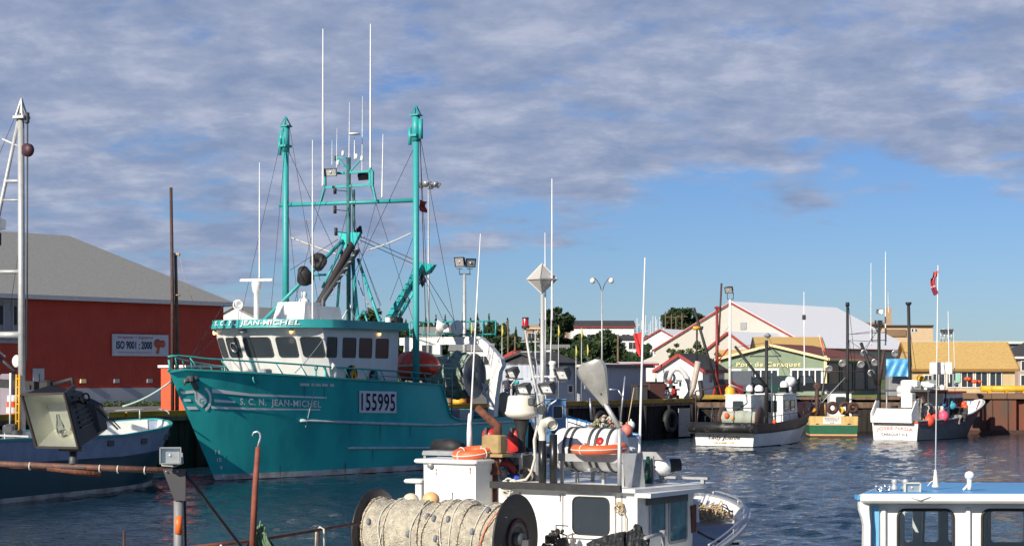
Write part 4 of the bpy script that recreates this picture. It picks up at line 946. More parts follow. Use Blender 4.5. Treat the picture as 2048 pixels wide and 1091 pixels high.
mb = MB(); a = up(646, 612, .5); b = up(716, 500, .5); mb.tube([(a.x, .5, a.z - .2), a, a + Vector((0, 0, .25)), b], .11, 10); mb.build('exhaust_pipe', DGREY, JT)
mb = MB(); a = up(660, 590, .7); b = up(722, 475, .5)
for k in range(10): p = a.lerp(b, k / 9); mb.tube([p, p + Vector((.1, .25, .05))], .03, 5)
mb.build('pipe_bracket', GREY, JT)
# ---- masts: port and starboard
def mast(px0, py0, px1, py1, y):
    x = (J.y(px0, py0, y).x + J.y(px1, py1, y).x) / 2; zt = J.y(px1, py1 + 22, y).z; a = J.y(px0, py0, y)
    mb = MB(); mb.tube([(x, y, a.z), (x, y, a.z + 3), (x, y, zt)], [.15, .14, .13], 14); o = mb.build('mast', TEALB, JT)
    mb = MB(); mb.tube([(x, y, zt - 1.15), (x, y, zt)], .17, 12)
    for dx, dy in ((.16, .16), (-.16, .16), (.16, -.16), (-.16, -.16)): mb.bar((x + dx, y + dy, zt), (x, y, zt + .42), .05)
    mb.box((x, y, zt - .02), (.42, .42, .06)); mb.box((x, y, zt - .9), (.5, .32, .1)); mb.tube([(x + .12, y - .24, zt - 1.3), (x + .12, y - .24, zt - .55)], .08, 8); mb.tube([(x, y + (.24 if y > 0 else -.24), zt - 1.05), (x, y + (.24 if y > 0 else -.24), zt - .2)], .10, 8)
    mb.build('mast_head', TEALB, o)
    return Vector((x, y, zt))
ms = mast(570, 645, 573, 230, -3.0); mp_ = mast(835, 765, 829, 207, 3.15)
bz = [Vector((ms.x, -3.35, J.y(560, 411, -3.3).z)), Vector((mp_.x, 3.2, J.y(828, 399, 3.1).z))]; bz[0].z = bz[1].z = (bz[0].z + bz[1].z) / 2
mb = MB(); mb.tube([bz[0], bz[1]], .09, 10); mb.build('cross_bar', TEALB, JT)
xm = (ms.x + mp_.x) / 2
def atm(px, py): return J.x(px, py, xm)
c0, c1 = atm(697, 645), atm(699, 315); mb = MB(); mb.tube([(xm, 0, 6.4), (xm, 0, c1.z)], .1, 10); mb.tube([(xm - .2, .14, 6.4), (xm - .2, .14, c1.z - 1.4)], .06, 8); CM = mb.build('centre_mast', mat('dark_teal_mast', (.02, .15, .15), .6, col2=(.02, .03, .03), sc=2, amt=.9), JT)
mb = MB()
fr_ = [atm(650, 372), atm(650, 345), atm(745, 345), atm(745, 372)]; zt_, zb_ = (fr_[1].z + fr_[2].z) / 2, (fr_[0].z + fr_[3].z) / 2; ya, yb = fr_[0].y, fr_[3].y
for a, b in (((ya, zb_), (yb, zb_)), ((ya, zt_), (yb, zt_)), ((ya, zb_), (ya, zt_)), ((yb, zb_), (yb, zt_)), ((yb - .12, zb_ - .1), (yb - .12, zt_ + .15))): mb.bar((xm, a[0], a[1]), (xm, b[0], b[1]), .1)
p = atm(640, 408); mb.bar((xm, ya, zb_), (xm, p.y, bz[0].z), .08); p = atm(752, 400); mb.bar((xm, yb, zb_), (xm, p.y, bz[0].z), .08)
mb.bar((xm, atm(672, 312).y, atm(672, 312).z), (xm, atm(700, 345).y, zt_), .06); mb.bar((xm, atm(722, 318).y, atm(722, 318).z), (xm, atm(698, 345).y, zt_), .06); mb.bar((xm, atm(670, 314).y, atm(670, 314).z), (xm, atm(692, 316).y, atm(690, 316).z), .06)
mb.build('antenna_frame', TEALB, CM)
mb = MB(); p = atm(709, 269); mb.lathe((xm, p.y, p.z - .03), (0, 0, 1), [(0, .05), (.03, .27), (.08, .25), (.11, 0)], 16); mb.build('satellite_disc', WHITE2, CM)
for px, py in ((672, 316), (676, 325), (686, 306), (724, 316), (713, 312)): p = atm(px, py); mb = MB(); mb.lathe((xm, p.y, p.z - .12), (0, 0, 1), [(0, .05), (.02, .07), (.2, .06), (.24, 0)], 10); mb.build('navigation_lamp', BLACK if px in (672,) else WHITE2, CM)
def flood(parent, c, d, w=.5, h=.4, dep=.25, body=DGREY, name='floodlight', lens=None):
    """box floodlight aimed along d"""
    d = Vector(d).normalized(); s_ = d.cross(Vector((0, 0, 1))).normalized(); u = s_.cross(d); c = Vector(c)
    q = lambda a, b, k: c + s_ * a + u * b + d * k
    fr = [q(-w / 2, -h / 2, dep / 2), q(w / 2, -h / 2, dep / 2), q(w / 2, h / 2, dep / 2), q(-w / 2, h / 2, dep / 2)]; bk = [q(-w * .28, -h * .3, -dep / 2), q(w * .28, -h * .3, -dep / 2), q(w * .28, h * .3, -dep / 2), q(-w * .28, h * .3, -dep / 2)]
    mb = MB(); mb.add(fr + bk, [(0, 1, 5, 4), (1, 2, 6, 5), (2, 3, 7, 6), (3, 0, 4, 7), (7, 6, 5, 4)])
    t = w * .06
    for a, b, k, l in ((-w / 2, w / 2, h / 2 - t, h / 2), (-w / 2, w / 2, -h / 2, -h / 2 + t), (-w / 2, -w / 2 + t, -h / 2, h / 2), (w / 2 - t, w / 2, -h / 2, h / 2)):
        mb.prism([q(a, k, dep / 2 + .02), q(b, k, dep / 2 + .02), q(b, l, dep / 2 + .02), q(a, l, dep / 2 + .02)], -d * .05)
    o = mb.build(name, body, parent)
    mb = MB(); ww, hh = w * .42, h * .42; mb.add([q(-ww, -hh, dep / 2 - .01), q(ww, -hh, dep / 2 - .01), q(ww, hh, dep / 2 - .01), q(-ww, hh, dep / 2 - .01)], [(0, 1, 2, 3)]); mb.ell(q(0, 0, dep / 2 - .02), (w * .12, w * .12, w * .12), 8, 6); mb.build('lens', lens or LENS, o)
    return o
flood(JT, atm(673, 346) + Vector((.35, 0, 0)), (1, .15, -.15), .6, .36, .3); flood(JT, atm(718, 349) + Vector((-.3, 0, 0)), (-1, .1, -.5), .6, .3, .3, BLACK)
for px, py in ((670, 380), (670, 419), (672, 463)): p = atm(px, py); mb = MB(); mb.tube([p + Vector((0, 0, -.17)), p + Vector((0, 0, .17))], .075, 10); mb.tube([p, (xm, 0, p.z - .1)], .02, 5); mb.build('signal_lamp', BLACK, CM)
# struts and legs round the centre mast
STR = MB()
def strut(a, b, ya_, yb_, r=.07, m=TEALB, name='strut'):
    mb = MB(); A, B = J.y(a[0], a[1], ya_), J.y(b[0], b[1], yb_); mb.tube([A, B], r, 8); return mb.build(name, m, JT)
strut((528, 640), (686, 480), -2.0, 0, .08); strut((688, 485), (645, 575), 0, -.2, .06); strut((652, 549), (622, 550), -.2, -.6, .05); strut((716, 518), (760, 645), .2, 2.3, .07); strut((705, 520), (716, 645), .1, 1.0, .08); strut((684, 500), (672, 645), -.1, -.8, .06)
strut((712, 640), (727, 620), 1.2, 1.3, .04); strut((735, 645), (727, 620), 1.8, 1.3, .04); strut((680, 645), (697, 615), .1, 0, .03, WHITE2); strut((712, 645), (697, 600), .5, 0, .03, WHITE2)
mb = MB(); p = atm(697, 470); mb.prism([(xm, atm(676, 462).y, p.z + .15), (xm, atm(720, 466).y, p.z + .1), (xm, .15, p.z - .7), (xm, -.15, p.z - .7)], (-.12, 0, 0)); mb.build('mast_gusset', TEAL, CM)
for px, py, d in ((609, 550, (-.6, -.25, -.5)), (637, 526, (.5, .35, .25))):
    p = up(px, py, -.6); mb = MB(); mb.lathe(p, d, [(-.36, .0), (-.36, .22), (.25, .38), (.3, .36), (.27, .05), (.1, .0)], 18); mb.build('loudhailer', BLACK, JT)
# folded deck crane
CR = [up(766, 660, 1.2), up(792, 612, 1.2), up(842, 532, 1.2), up(852, 552, 1.2)]
mb = MB(); mb.tube([(CR[0].x, 1.2, 5.0), CR[0], CR[0] + Vector((0, 0, .2))], .2, 10); mb.bar(CR[0], CR[2], .26, .3); c_ = mb.build('crane_arm', TEALB, JT)
mb = MB(); off = Vector((0, .25, -.28)); mb.tube([CR[0] + off, CR[0].lerp(CR[2], .55) + off], .09, 8); mb.tube([CR[0].lerp(CR[2], .55) + off, CR[0].lerp(CR[2], .85) + off], .05, 8); mb.build('ram', TEAL, c_)
mb = MB(); mb.prism([CR[2] + Vector((0, -.15, .2)), CR[2] + Vector((0, .7, .05)), up(858, 545, 1.5), up(846, 550, 1.2), CR[2] + Vector((0, -.2, -.35))], (-.25, 0, 0)); mb.build('crane_head', TEAL, c_)
mb = MB(); p = up(845, 560, 1.3); mb.lathe(p, (0, 0, 1), [(-.35, 0), (-.05, .17), (.05, .17), (.38, 0)], 4, smooth=False); mb.build('hook_block', DGREY, c_)
for k in (.3, .5, .68, .8): q = CR[0].lerp(CR[2], k) + Vector((0, .25, -.1)); mb = MB(); mb.torus(q, (1, 0, 0), .12, .03, 10, 5); mb.build('hose_loop', BLACK, c_)
mb = MB(); q = up(789, 647, 2.4); mb.cham(q, (.7, .55, .62), .08); mb.build('sounder_box', BLACK, JT)
mb = MB(); q = up(776, 648, 2.5); mb.lathe(q + Vector((0, 0, -.35)), (0, 0, 1), [(0, .13), (.6, .13), (.65, .08), (.66, 0)], 12); mb.build('roof_canister', WHITE2, JT)
# ---- fore and side deck gear seen over the bulwark
for px in (632, 651): q = up(px, 735, 2.5); mb = MB(); mb.torus(q, (0, 1, 0), .09, .03, 12, 5); mb.tube([q + Vector((0, 0, -.1)), q + Vector((0, 0, -.75))], .04, 6); mb.build('air_vent', TEALB, JT)
mb = MB(); q = up(668, 745, 2.62); mb.tube([(q.x, 2.62, 3.6), (q.x, 2.62, 4.3), (q.x + .12, 2.62, 4.5), (q.x + .3, 2.62, 4.52)], .17, 10); mb.build('cowl_vent', WHITE, JT)
for px, m_, r_ in ((713, YEL, .36), (757, TEALB, .28)):
    q = up(px, 752, 2.95); t = thing('hose_reel' if m_ == YEL else 'rope_reel', 'black hose coil on a yellow stand against the trawler wheelhouse side' if m_ == YEL else 'black rope coil on a teal stand aft of the yellow hose stand', 'reel', J.w((q.x, 2.70, 3.45)), J.rz)
    mb = MB(); mb.torus((0, 0, r_ + .38), (0, 1, 0), r_ * .75, r_ * .28, 22, 8); mb.build('coil', BLACK, t)
    mb = MB(); mb.bar((-.3, .12, 0), (0, .12, r_ * 2.1 + .35), .06); mb.bar((.3, .12, 0), (0, .12, r_ * 2.1 + .35), .06); mb.bar((-.45, .12, .55), (.45, .12, .55), .05); mb.build('stand', m_, t)
mb = MB(); q = up(540, 738, 1.5); mb.cham((q.x, 1.3, 4.15), (.5, .3, .5), .05); mb.build('deck_locker', GREY, JT)
# ---- stern gantry (white arch across the deck) and net drum
xg = J.y(984, 832, 3.0).x
gp = [(799, 675), (958, 672), (977, 689), (1001, 717), (1004, 731), (998, 742), (994, 768), (990, 796), (987, 833), (978, 833), (973, 798), (976, 779), (983, 743), (981, 728), (966, 700), (955, 688), (830, 689), (822, 700), (812, 745), (803, 745), (808, 690), (799, 690)]
mb = MB(); mb.prism([J.x(a, b, xg) for a, b in gp], (-.4, 0, 0)); GN = mb.build('stern_gantry', WHITE, JT)
mb = MB(); mb.prism([J.x(a, b, xg + .02) for a, b in ((943, 765), (981, 766), (966, 783))], (-.3, 0, 0)); mb.prism([J.x(a, b, xg + .02) for a, b in ((945, 768), (950, 768), (977, 792), (974, 797))], (-.2, 0, 0)); mb.build('drum_bracket', WHITE, GN)
zt_ = J.x(880, 673, xg).z; y0, y1 = J.x(884, 670, xg).y, J.x(985, 690, xg).y
mb = MB()
for z in (zt_ + .1, zt_ + .72): mb.tube([(xg - .3, y0, z), (xg - .3, y1, z)], .035, 6)
for k in range(5): y = lerp(y0, y1, k / 4); mb.tube([(xg - .3, y, zt_ - .1), (xg - .3, y, zt_ + .72)], .035, 6)
y00 = J.x(800, 660, xg).y
for z in (zt_ + .15, zt_ + .75): mb.tube([(xg - .9, y00, z), (xg - .9, y0, z)], .03, 6)
for k in range(4): y = lerp(y00, y0, k / 3); mb.tube([(xg - .9, y, zt_ - .1), (xg - .9, y, zt_ + .75)], .03, 6)
mb.build('gantry_rail', TEALB, GN)
for px, d in ((884, (.5, -.8, .1)), (909, (.4, .85, 0))):
    p = J.x(px, 655, xg); mb = MB(); mb.lathe(p, d, [(-.3, .1), (-.2, .2), (.0, .26), (.25, .36), (.28, .33), (.2, .08), (.2, 0)], 16); mb.build('deck_light', WHITE2, GN)
p = J.x(897, 660, xg); mb = MB(); mb.tube([p + Vector((0, -.35, 0)), p + Vector((0, .35, 0))], .13, 8); mb.build('light_bar', WHITE2, GN)
p = J.x(880, 675, xg); mb = MB(); mb.tube([p + Vector((0, -.15, -.2)), p + Vector((0, .1, .35))], .06, 6); mb.build('gantry_arm', WHITE, GN)
DR = J.y(948, 751, 2.5); dz_ = DR.z; xd_ = DR.x
mb = MB(); mb.lathe((xd_, 2.42, dz_), (0, 1, 0), [(0, .2), (0, 1.02), (.05, 1.06), (.1, 1.02), (.09, .96), (.02, .88), (.02, .25), (.2, .22), (.2, .0)], 40); D1 = mb.build('net_drum', mat('drum_steel', (.13, .15, .17), .45, .4, sc=4), JT)
mb = MB(); mb.torus((xd_, 2.53, dz_), (0, 1, 0), 1.03, .035, 40, 6); mb.build('drum_rim', GALV, D1)
mb = MB(); mb.lathe((xd_, -.6, dz_), (0, 1, 0), [(0, 0), (0, 1.0), (.06, 1.0), (.06, .2), (3.0, .2)], 30); mb.build('drum_flange', DGREY, D1)
NETG = mat('green_net', (.30, .38, .27), .95, col2=(.10, .14, .11), sc=3.2, amt=1, streak=.35, bump=1.0, bsc=9)
rn = random.Random(4); rows = []
for i in range(15):
    f_ = i / 14; y = lerp(-.9, 2.35, f_); r0 = .93 + .10 * math.sin(f_ * 9) + (.12 if .2 < f_ < .8 else 0); rows.append([Vector((xd_ + math.cos(a) * r, y, dz_ + math.sin(a) * r - (.12 if math.sin(a) < -.3 and f_ < .5 else 0))) for a, r in ((2 * math.pi * j / 34, r0 * (1 + rn.uniform(-.05, .06) + .05 * math.sin(5 * 2 * math.pi * j / 34 + f_ * 8))) for j in range(34))])
    rows[-1].append(rows[-1][0])
mb = MB(); mb.grid(rows, 0, True); o = mb.build('net_roll', NETG); o.location = J.w((0, 0, 0)); o.rotation_euler = (0, 0, J.rz); tag(o, 'thick roll of green trawl net wound on the stern drum', 'net')
# stern gear
mb = MB(); q = J.y(912, 842, 2.2); mb.prism([(q.x - .55, 1.6, 1.25), (q.x + .55, 1.6, 1.25), (q.x + .55, 2.7, 1.25), (q.x - .55, 2.7, 1.25)], (0, 0, 1.3)); 
for i in range(4): v = mb.v[4 + i]; mb.v[4 + i] = (q.x + (v[0] - q.x) * 1.15, 2.15 + (v[1] - 2.15) * 1.15, v[2])
o = mb.build('fish_tub', mat('grey_tub', (.36, .38, .40), .6)); o.location = J.w((0, 0, 0)); o.rotation_euler = (0, 0, J.rz); tag(o, 'grey plastic fish tub on the trawler after deck', 'tub')
rn = random.Random(8); mb = MB(); q = J.y(950, 842, 2.0)
for i in range(7): mb.torus((q.x + rn.uniform(-.3, .3), 2.1 + rn.uniform(-.3, .3), 2.0 + i * .05), (rn.uniform(-.2, .2), rn.uniform(-.2, .2), 1), rn.uniform(.3, .48), .05, 20, 5)
o = mb.build('rope_coil', TEALB); o.location = J.w((0, 0, 0)); o.rotation_euler = (0, 0, J.rz); tag(o, 'coil of teal rope beside the grey tub on the after deck', 'rope')
mb = MB(); q = J.y(1012, 812, 2.3); mb.lathe(q, (.1, 1, .25), [(-.08, 0), (-.08, .7), (.06, .72), (.08, .6), (.06, 0)], 20); o = mb.build('trawl_door', mat('worn_door', (.22, .18, .12), .7, sc=3)); mb = None
o.location = J.w((0, 0, 0)); o.rotation_euler = (0, 0, J.rz); tag(o, 'round topped worn trawl door leaning at the trawler stern', 'trawl door')
# rescue boat
q = J.y(838, 732, 2.1); rb_ = RS = thing('rescue_boat', 'bright orange red covered rescue boat behind the trawler wheelhouse', 'rescue boat', J.w((q.x + .1, 1.9, q.z - .02)), J.rz + R(62))
RBM = mat('rescue_orange', (.95, .09, .025), .4, col2=(.85, .06, .02), sc=3)
def rsec(f_, k): return math.sin(math.pi * (.06 + .90 * f_)) ** .5
rows = []
for i in range(17):
    f_ = i / 16; s_ = rsec(f_, 0); x = lerp(-1.25, 1.45, f_); rows.append([Vector((x, math.cos(a) * .66 * s_, (math.sin(a) * (.62 if math.sin(a) > 0 else .6)) * s_ + .05 * f_)) for a in (2 * math.pi * j / 20 for j in range(21))])
mb = MB(); mb.grid(rows, 0, True); mb.add(rows[0], [tuple(range(20))]); mb.add(rows[-1], [tuple(range(19, -1, -1))]); mb.build('hull', RBM, rb_)
mb = MB(); ring = [Vector((lerp(-1.25, 1.45, i / 16), .69 * rsec(i / 16, 0), .0 + .05 * i / 16)) for i in range(17)]; mb.tube(ring + [Vector((p.x, -p.y, p.z)) for p in ring[::-1]], .05, 6, closed=True); mb.build('fender_rope', WROPE, rb_)
mb = MB()
for f_ in (.12, .3, .55, .75): s_ = rsec(f_, 0) * 1.03; x = lerp(-1.25, 1.45, f_); mb.tube([(x, math.cos(a) * .66 * s_, math.sin(a) * .63 * s_) for a in (math.pi * j / 12 for j in range(13))], .022, 5)
mb.build('strap', mat('pale_strap', (.7, .3, .2), .7), rb_)
mb = MB(); mb.bar((-.8, 0, -1.0), (-.8, 0, -.4), .12); mb.bar((.8, 0, -1.0), (.8, 0, -.4), .12); mb.bar((-1, 0, -1.0), (1, 0, -1), .14); mb.build('cradle', DGREY, rb_); RS.scale = (1.22, 1.22, 1.12)
mb = MB(); a, b = J.y(860, 722, 3.0), J.y(904, 760, 3.0); 
for z in (a.z - .3, a.z - .75): mb.tube([(a.x, 3.0, z), (b.x, 3.0, z)], .03, 6)
for k in range(4): x = lerp(a.x, b.x, k / 3); mb.tube([(x, 3.0, 2.1), (x, 3.0, a.z - .3)], .03, 6)
mb.build('stern_rail', TEALB, JT)
# rigging: wires between known points
def jw(a, ya_, b, yb_, r=.013, sag=.0, m=WIRE, name='stay'):
    A = J.y(a[0], a[1], ya_); B = J.y(b[0], b[1], yb_); mb = MB(); mb.tube(cat_pts(A, B, sag, 8 if sag else 1), r, 4, caps=False); return mb.build(name, m, JT)
for a in (((577, 240), -2.9, (642, 640), .4), ((574, 400), -2.9, (600, 645), -1.2), ((571, 240), -3, (480, 640), -2.8), ((836, 250), 3.1, (912, 660), 2.5), ((838, 250), 3.1, (858, 640), 2.0), ((840, 270), 3.1, (853, 700), 2.0, .02), ((845, 540), 1.5, (908, 640), 1.5, .018), ((845, 545), 1.5, (886, 640), 1.6), ((752, 404), 1.2, (712, 560), .6), ((720, 472), 0, (830, 520), 3.1, .018), ((720, 480), 0, (828, 528), 3.1, .018), ((716, 490), 0, (762, 610), 2.0), ((722, 505), 0, (760, 612), 2.1), ((676, 478), 0, (580, 540), -2.8), ((640, 600), .2, (676, 645), .6), ((612, 440), -2.5, (640, 560), -.5), ((830, 525), 3.1, (790, 640), 2.2), ((828, 470), 3, (780, 600), 1.8), ((650, 372), -.9, (580, 640), -2.8), ((741, 372), .9, (826, 640), 3), ((576, 300), -3, (697, 560), 0), ((826, 300), 3, (702, 560), 0), ((700, 400), 0, (640, 640), .5), ((574, 250), -3, (540, 640), -2.5), ((697, 330), 0, (735, 640), 1.5)): jw(*a)
jw((668, 645), 2.6, (590, 745), 3.0, .02, .12, GREY); jw((447, 610), -2.6, (372, 730), 0, .018); jw((426, 680), -2.4, (385, 718), .2, .02); jw((582, 475), -2.8, (695, 515), 0, .035, .02, WROPE, 'tackle'); jw((822, 466), 3.0, (735, 500), .8, .03, .05, WROPE, 'tackle'); jw((716, 560), .4, (760, 620), 2.0, .03, .45, GREY, 'hose')
p = J.y(839, 412, 3.1); mb = MB(); rows = [[Vector((p.x - .06 * i + .05 * math.sin(k), p.y + .05 * i + .05 * math.sin(i * 2 + k), p.z + .28 - .07 * k - .02 * i)) for i in range(5)] for k in range(8)]; mb.grid(rows, 0, True); o = mb.build('small_flag', REDP); o.location = J.w((0, 0, 0)); o.rotation_euler = (0, 0, J.rz); tag(o, 'small ragged red flag at the crossbar end of the right teal mast', 'flag')
# mooring rope from the bow
mb = MB(); a = J.w(HP(340, 762, .05)); b = Vector((a.x - 4.2, a.y - 6.5, 0)); b = P(245, 812, 66); mb.tube(cat_pts(a, b, .12, 10), .035, 6); tag(mb.build('mooring_rope', mat('pale_teal_rope', (.40, .55, .48), .9)), 'pale green mooring rope running down from the teal bow to the left boat', 'rope')
# ---------------------------------------------------------------- small boats: shared helpers
def linf(pts):
    def f(u):
        for (a, za), (b, zb) in zip(pts, pts[1:]):
            if u <= b: return lerp(za, zb, (u - a) / (b - a)) if u > a else za
        return pts[-1][1]
    return f
def cabin(parent, x0, x1, w, z0, z1, m, rake=.15, name='wheelhouse', roof=None, over=.12, y=0., rt=.07):
    h = w / 2; mb = MB()
    lo = [(x0, y - h, z0), (x1, y - h, z0), (x1, y + h, z0), (x0, y + h, z0)]; hi = [(x0, y - h * .96, z1), (x1 - rake, y - h * .96, z1), (x1 - rake, y + h * .96, z1), (x0, y + h * .96, z1)]
    mb.add(lo + hi, [(0, 3, 2, 1), (4, 5, 6, 7), (0, 1, 5, 4), (1, 2, 6, 5), (2, 3, 7, 6), (3, 0, 4, 7)]); c = mb.build(name, m, parent)
    mb = MB(); mb.cham(((x0 + x1 - rake) / 2, y, z1 + rt / 2 + .002), (x1 - x0 - rake + over * 2, w + over * 2, rt), .03); mb.build('cabin_roof', roof or m, parent)
    return c
def bwin(parent, o, ux, w, h, n, fm=None, gm=None, fr=.035, r=.06, name='window'):
    o = Vector(o); ux = Vector(ux).normalized(); up_ = Vector((0, 0, 1))
    return fwin(parent, lambda u, v: o + ux * (u * w) + up_ * (v * h), -.5, .5, -.5, .5, n, fu=fr / w, fv=fr / h, ru=r / w, rv=r / h, fm=fm, gm=gm, name=name)
def pole(parent, a, b, r, m, name, n=8, r2=None):
    mb = MB(); mb.tube([a, b], [r, r2 if r2 else r * .85], n); return mb.build(name, m, parent)
def person(name, label, x, y, z, rz, shirt, trouser, hair, arms=0, h=1.75, group=None):
    s_ = h / 1.75
    pts = [(0, 0, .95), (0, 0, 1.18), (0, .01, 1.42), (0, .0, 1.53), (0, .01, 1.64), (.10, 0, .88), (.11, .02, .50), (.12, -.02, .09), (.12, .12, .04), (-.10, 0, .88), (-.11, .03, .50), (-.12, 0, .09), (-.12, .14, .04), (.20, 0, 1.42), (-.20, 0, 1.42)]
    rad = [.15, .14, .15, .055, .10, .095, .07, .045, .035, .095, .07, .045, .035, .065, .065]
    ed = [(0, 1), (1, 2), (2, 3), (3, 4), (0, 5), (5, 6), (6, 7), (7, 8), (0, 9), (9, 10), (10, 11), (11, 12), (2, 13), (2, 14)]
    if arms == 0: a = [(.27, .03, 1.16), (.24, .22, 1.0), (.16, .30, 1.02), (-.27, .03, 1.16), (-.24, .2, 1.02), (-.1, .28, 1.06)]
    else: a = [(.26, .02, 1.16), (.28, .14, .94), (.28, .20, .86), (-.27, .08, 1.2), (-.2, .3, 1.18), (-.1, .38, 1.22)]
    i0 = len(pts); pts += a; rad += [.045, .035, .032] * 2; ed += [(13, i0), (i0, i0 + 1), (i0 + 1, i0 + 2), (14, i0 + 3), (i0 + 3, i0 + 4), (i0 + 4, i0 + 5)]
    me = bpy.data.meshes.new('sk'); me.from_pydata([Vector(p) * s_ for p in pts], ed, []); me.update(); o = bpy.data.objects.new('sk', me); C.objects.link(o)
    o.modifiers.new('s', 'SKIN'); 
    for i, r_ in enumerate(rad): me.skin_vertices[0].data[i].radius = (r_ * s_, r_ * s_)
    me.skin_vertices[0].data[0].use_root = True
    o.modifiers.new('b', 'SUBSURF').levels = 1
    bpy.context.view_layer.update(); dg = bpy.context.evaluated_depsgraph_get(); m2 = bpy.data.meshes.new_from_object(o.evaluated_get(dg)); bpy.data.objects.remove(o)
    m2.materials.clear(); 
    for x_ in (SKIN, shirt, trouser, BLACK): m2.materials.append(x_)
    for p in m2.polygons:
        c = p.center / s_; p.use_smooth = True
        p.material_index = 3 if c.z < .09 else 2 if c.z < .96 else 1 if c.z < 1.47 and (abs(c.x) < .24 or c.z > 1.22) and c.y < .12 else 0
    m2.name = 'body'; t = thing(name, label, 'person', (x, y, z), rz, group); b = bpy.data.objects.new('body', m2); C.objects.link(b); b.parent = t
    mb = MB(); mb.ell(Vector((0, -.015, 1.70)) * s_, Vector((.098, .11, .085)) * s_, 12, 8); mb.build('hair', hair, t)
    mb = MB()
    for k in (-.035, .035): mb.ell(Vector((k, .1, 1.65)) * s_, .012, 6, 4)
    mb.ell(Vector((0, .112, 1.62)) * s_, .018, 6, 4); mb.box(Vector((0, .095, 1.585)) * s_, (.05, .02, .008)); mb.build('face', mat('face_dark', (.12, .06, .05), .7), t)
    return t

# ---------------------------------------------------------------- white and black boat, stern to us
JO = Frame(12.2, 100.6, 6.1, 9.9)
t = JOB = fthing('fishing_boat', 'white fishing boat with a black stern roller and gold lettered transom beside the pier end', 'fishing boat', JO)
h = Hull(11.2, 4.1, linf([(0, 2.45), (.2, 1.95), (.45, 1.5), (.8, 1.3), (1, 1.3)]), rake=1.3, tw=.96, fb=.7, ft=.5, wl=.9)
MAR = mat('maroon_bulwark', (.045, .022, .025), .5, col2=(.02, .012, .014))
h.skin([(('z', .06), 2), (.60, 0), (.66, 2), (1.0, 1)]).build('hull', [WHITE2, MAR, BLACK], t)
h.rail(.1, .06).build('gunwale_cap', MAR, t); h.deck(.75, .1).build('deck', GREY, t); h.inner(.7, .1).build('bulwark_inside', MAR, t)
h.rail(.09, .06, fn=lambda u: h.top(u) * .63).build('rub_rail', BLACK, t)
mb = MB(); mb.tube([(-.38, -2.06, 1.12), (-.38, 2.0, 1.12)], .30, 18); mb.box((-.2, 0, .86), (.5, 4.1, .16)); mb.build('stern_roller', mat('black_roller', (.02, .02, .02), .45, col2=(.22, .21, .2), sc=2.5, amt=.7, lo=.58, hi=.72), t)
text('name_lettering', 'Lady Joanie', mat('dark_gold_lettering', (.10, .07, .03), .5), t, lambda x, y: Vector((-.02, -x, .52 + y)), w=2.0, h=.3, bold=.02, shear=.25)
text('port_lettering', 'Caraquet N.B.', mat('gold_lettering', (.45, .28, .06), .5), t, lambda x, y: Vector((-.02, -x, .24 + y)), w=1.35, h=.14, bold=.02)
q = JO.x(1588, 780, 8.3); cabin(t, 5.6, 8.0, 1.7, 1.0, 2.95, WHITE2, .3, y=-.42)
bwin(t, (5.58, -.6, 2.25), (0, -1, 0), .6, .7, (-1, 0, 0), fm=WHITE); 
for x in (6.2, 7.1): bwin(t, (x, -1.27, 2.3), (1, 0, 0), .6, .6, (0, -1, 0), fm=DGREY)
cabin(t, 3.6, 5.7, 1.7, .8, 2.9, WHITE2, 0, name='aft_cabin', y=.75, over=.06); bwin(t, (3.58, .75, 2.25), (0, -1, 0), .62, .62, (-1, 0, 0), fm=DGREY)
mb = MB(); p = JO.x(1533, 740, 5.2); pole(t, (5.2, p.y, .8), (5.2, p.y, JO.x(1531, 680, 5.2).z), .12, BLACK, 'mast')
pole(t, (5.2, p.y - .35, .8), (5.2, p.y - .35, JO.x(1531, 745, 5.2).z), .07, DGREY, 'mast_stay'); zt_ = JO.x(1531, 712, 5.2).z
mb = MB(); mb.bar((5.2, JO.x(1500, 710, 5.2).y, zt_), (5.2, JO.x(1562, 710, 5.2).y, zt_), .07); mb.bar((5.2, JO.x(1562, 710, 5.2).y, zt_), (5.2, p.y, zt_ + .75), .06); mb.build('cross_tree', BLACK, t)
pole(t, (5.0, p.y, JO.x(1530, 770, 5.2).z), JO.x(1470, 692, 4.6), .09, BLACK, 'boom')
mb = MB(); q = JO.x(1535, 664, 5.2); mb.lathe((5.2, q.y, q.z - .2), (0, 0, 1), [(-.2, 0), (0, .26), (.2, 0)], 4, smooth=False); pole(t, (5.2, q.y, q.z - .9), (5.2, q.y, q.z), .02, GREY, 'reflector_rod'); mb.build('radar_reflector', GREY, t)
for a, b in (((1531, 685), (1470, 694)), ((1533, 690), (1600, 765)), ((1535, 668), (1575, 760)), ((1531, 690), (1440, 745)), ((1533, 695), (1500, 712))): 
    mb = MB(); mb.tube([JO.x(a[0], a[1], 5.2), JO.x(b[0], b[1], 5.6)], .012, 4); mb.build('stay', WIRE, t)
for px, py, r_ in ((1499, 770, .2), (1518, 770, .25), (1568, 762, .25)): q = JO.x(px, py, 6.3); mb = MB(); mb.lathe(q - Vector((0, 0, .35)), (0, 0, 1), [(0, r_), (.15, r_ * 1.1), (.32, r_ * .8), (.4, 0)], 14); mb.build('roof_dome', WHITE2, t)
q = JO.x(1581, 762, 7.5); mb = MB(); mb.ell(q, .34, 16, 10); mb.tube([q, q - Vector((0, 0, .6))], .1, 8); mb.build('satellite_dome', WHITE2, t)
whip(1609, 770, 1608, 583, 6.8, .045, par=t, fr=JO, plane='x'); q = JO.x(1608, 634, 6.8); mb = MB(); mb.cham(q, (.14, .2, .3), .03); mb.build('antenna_coupler', BLACK, t)
q = JO.x(1577, 815, 3.0); mb = MB(); rn = random.Random(2)
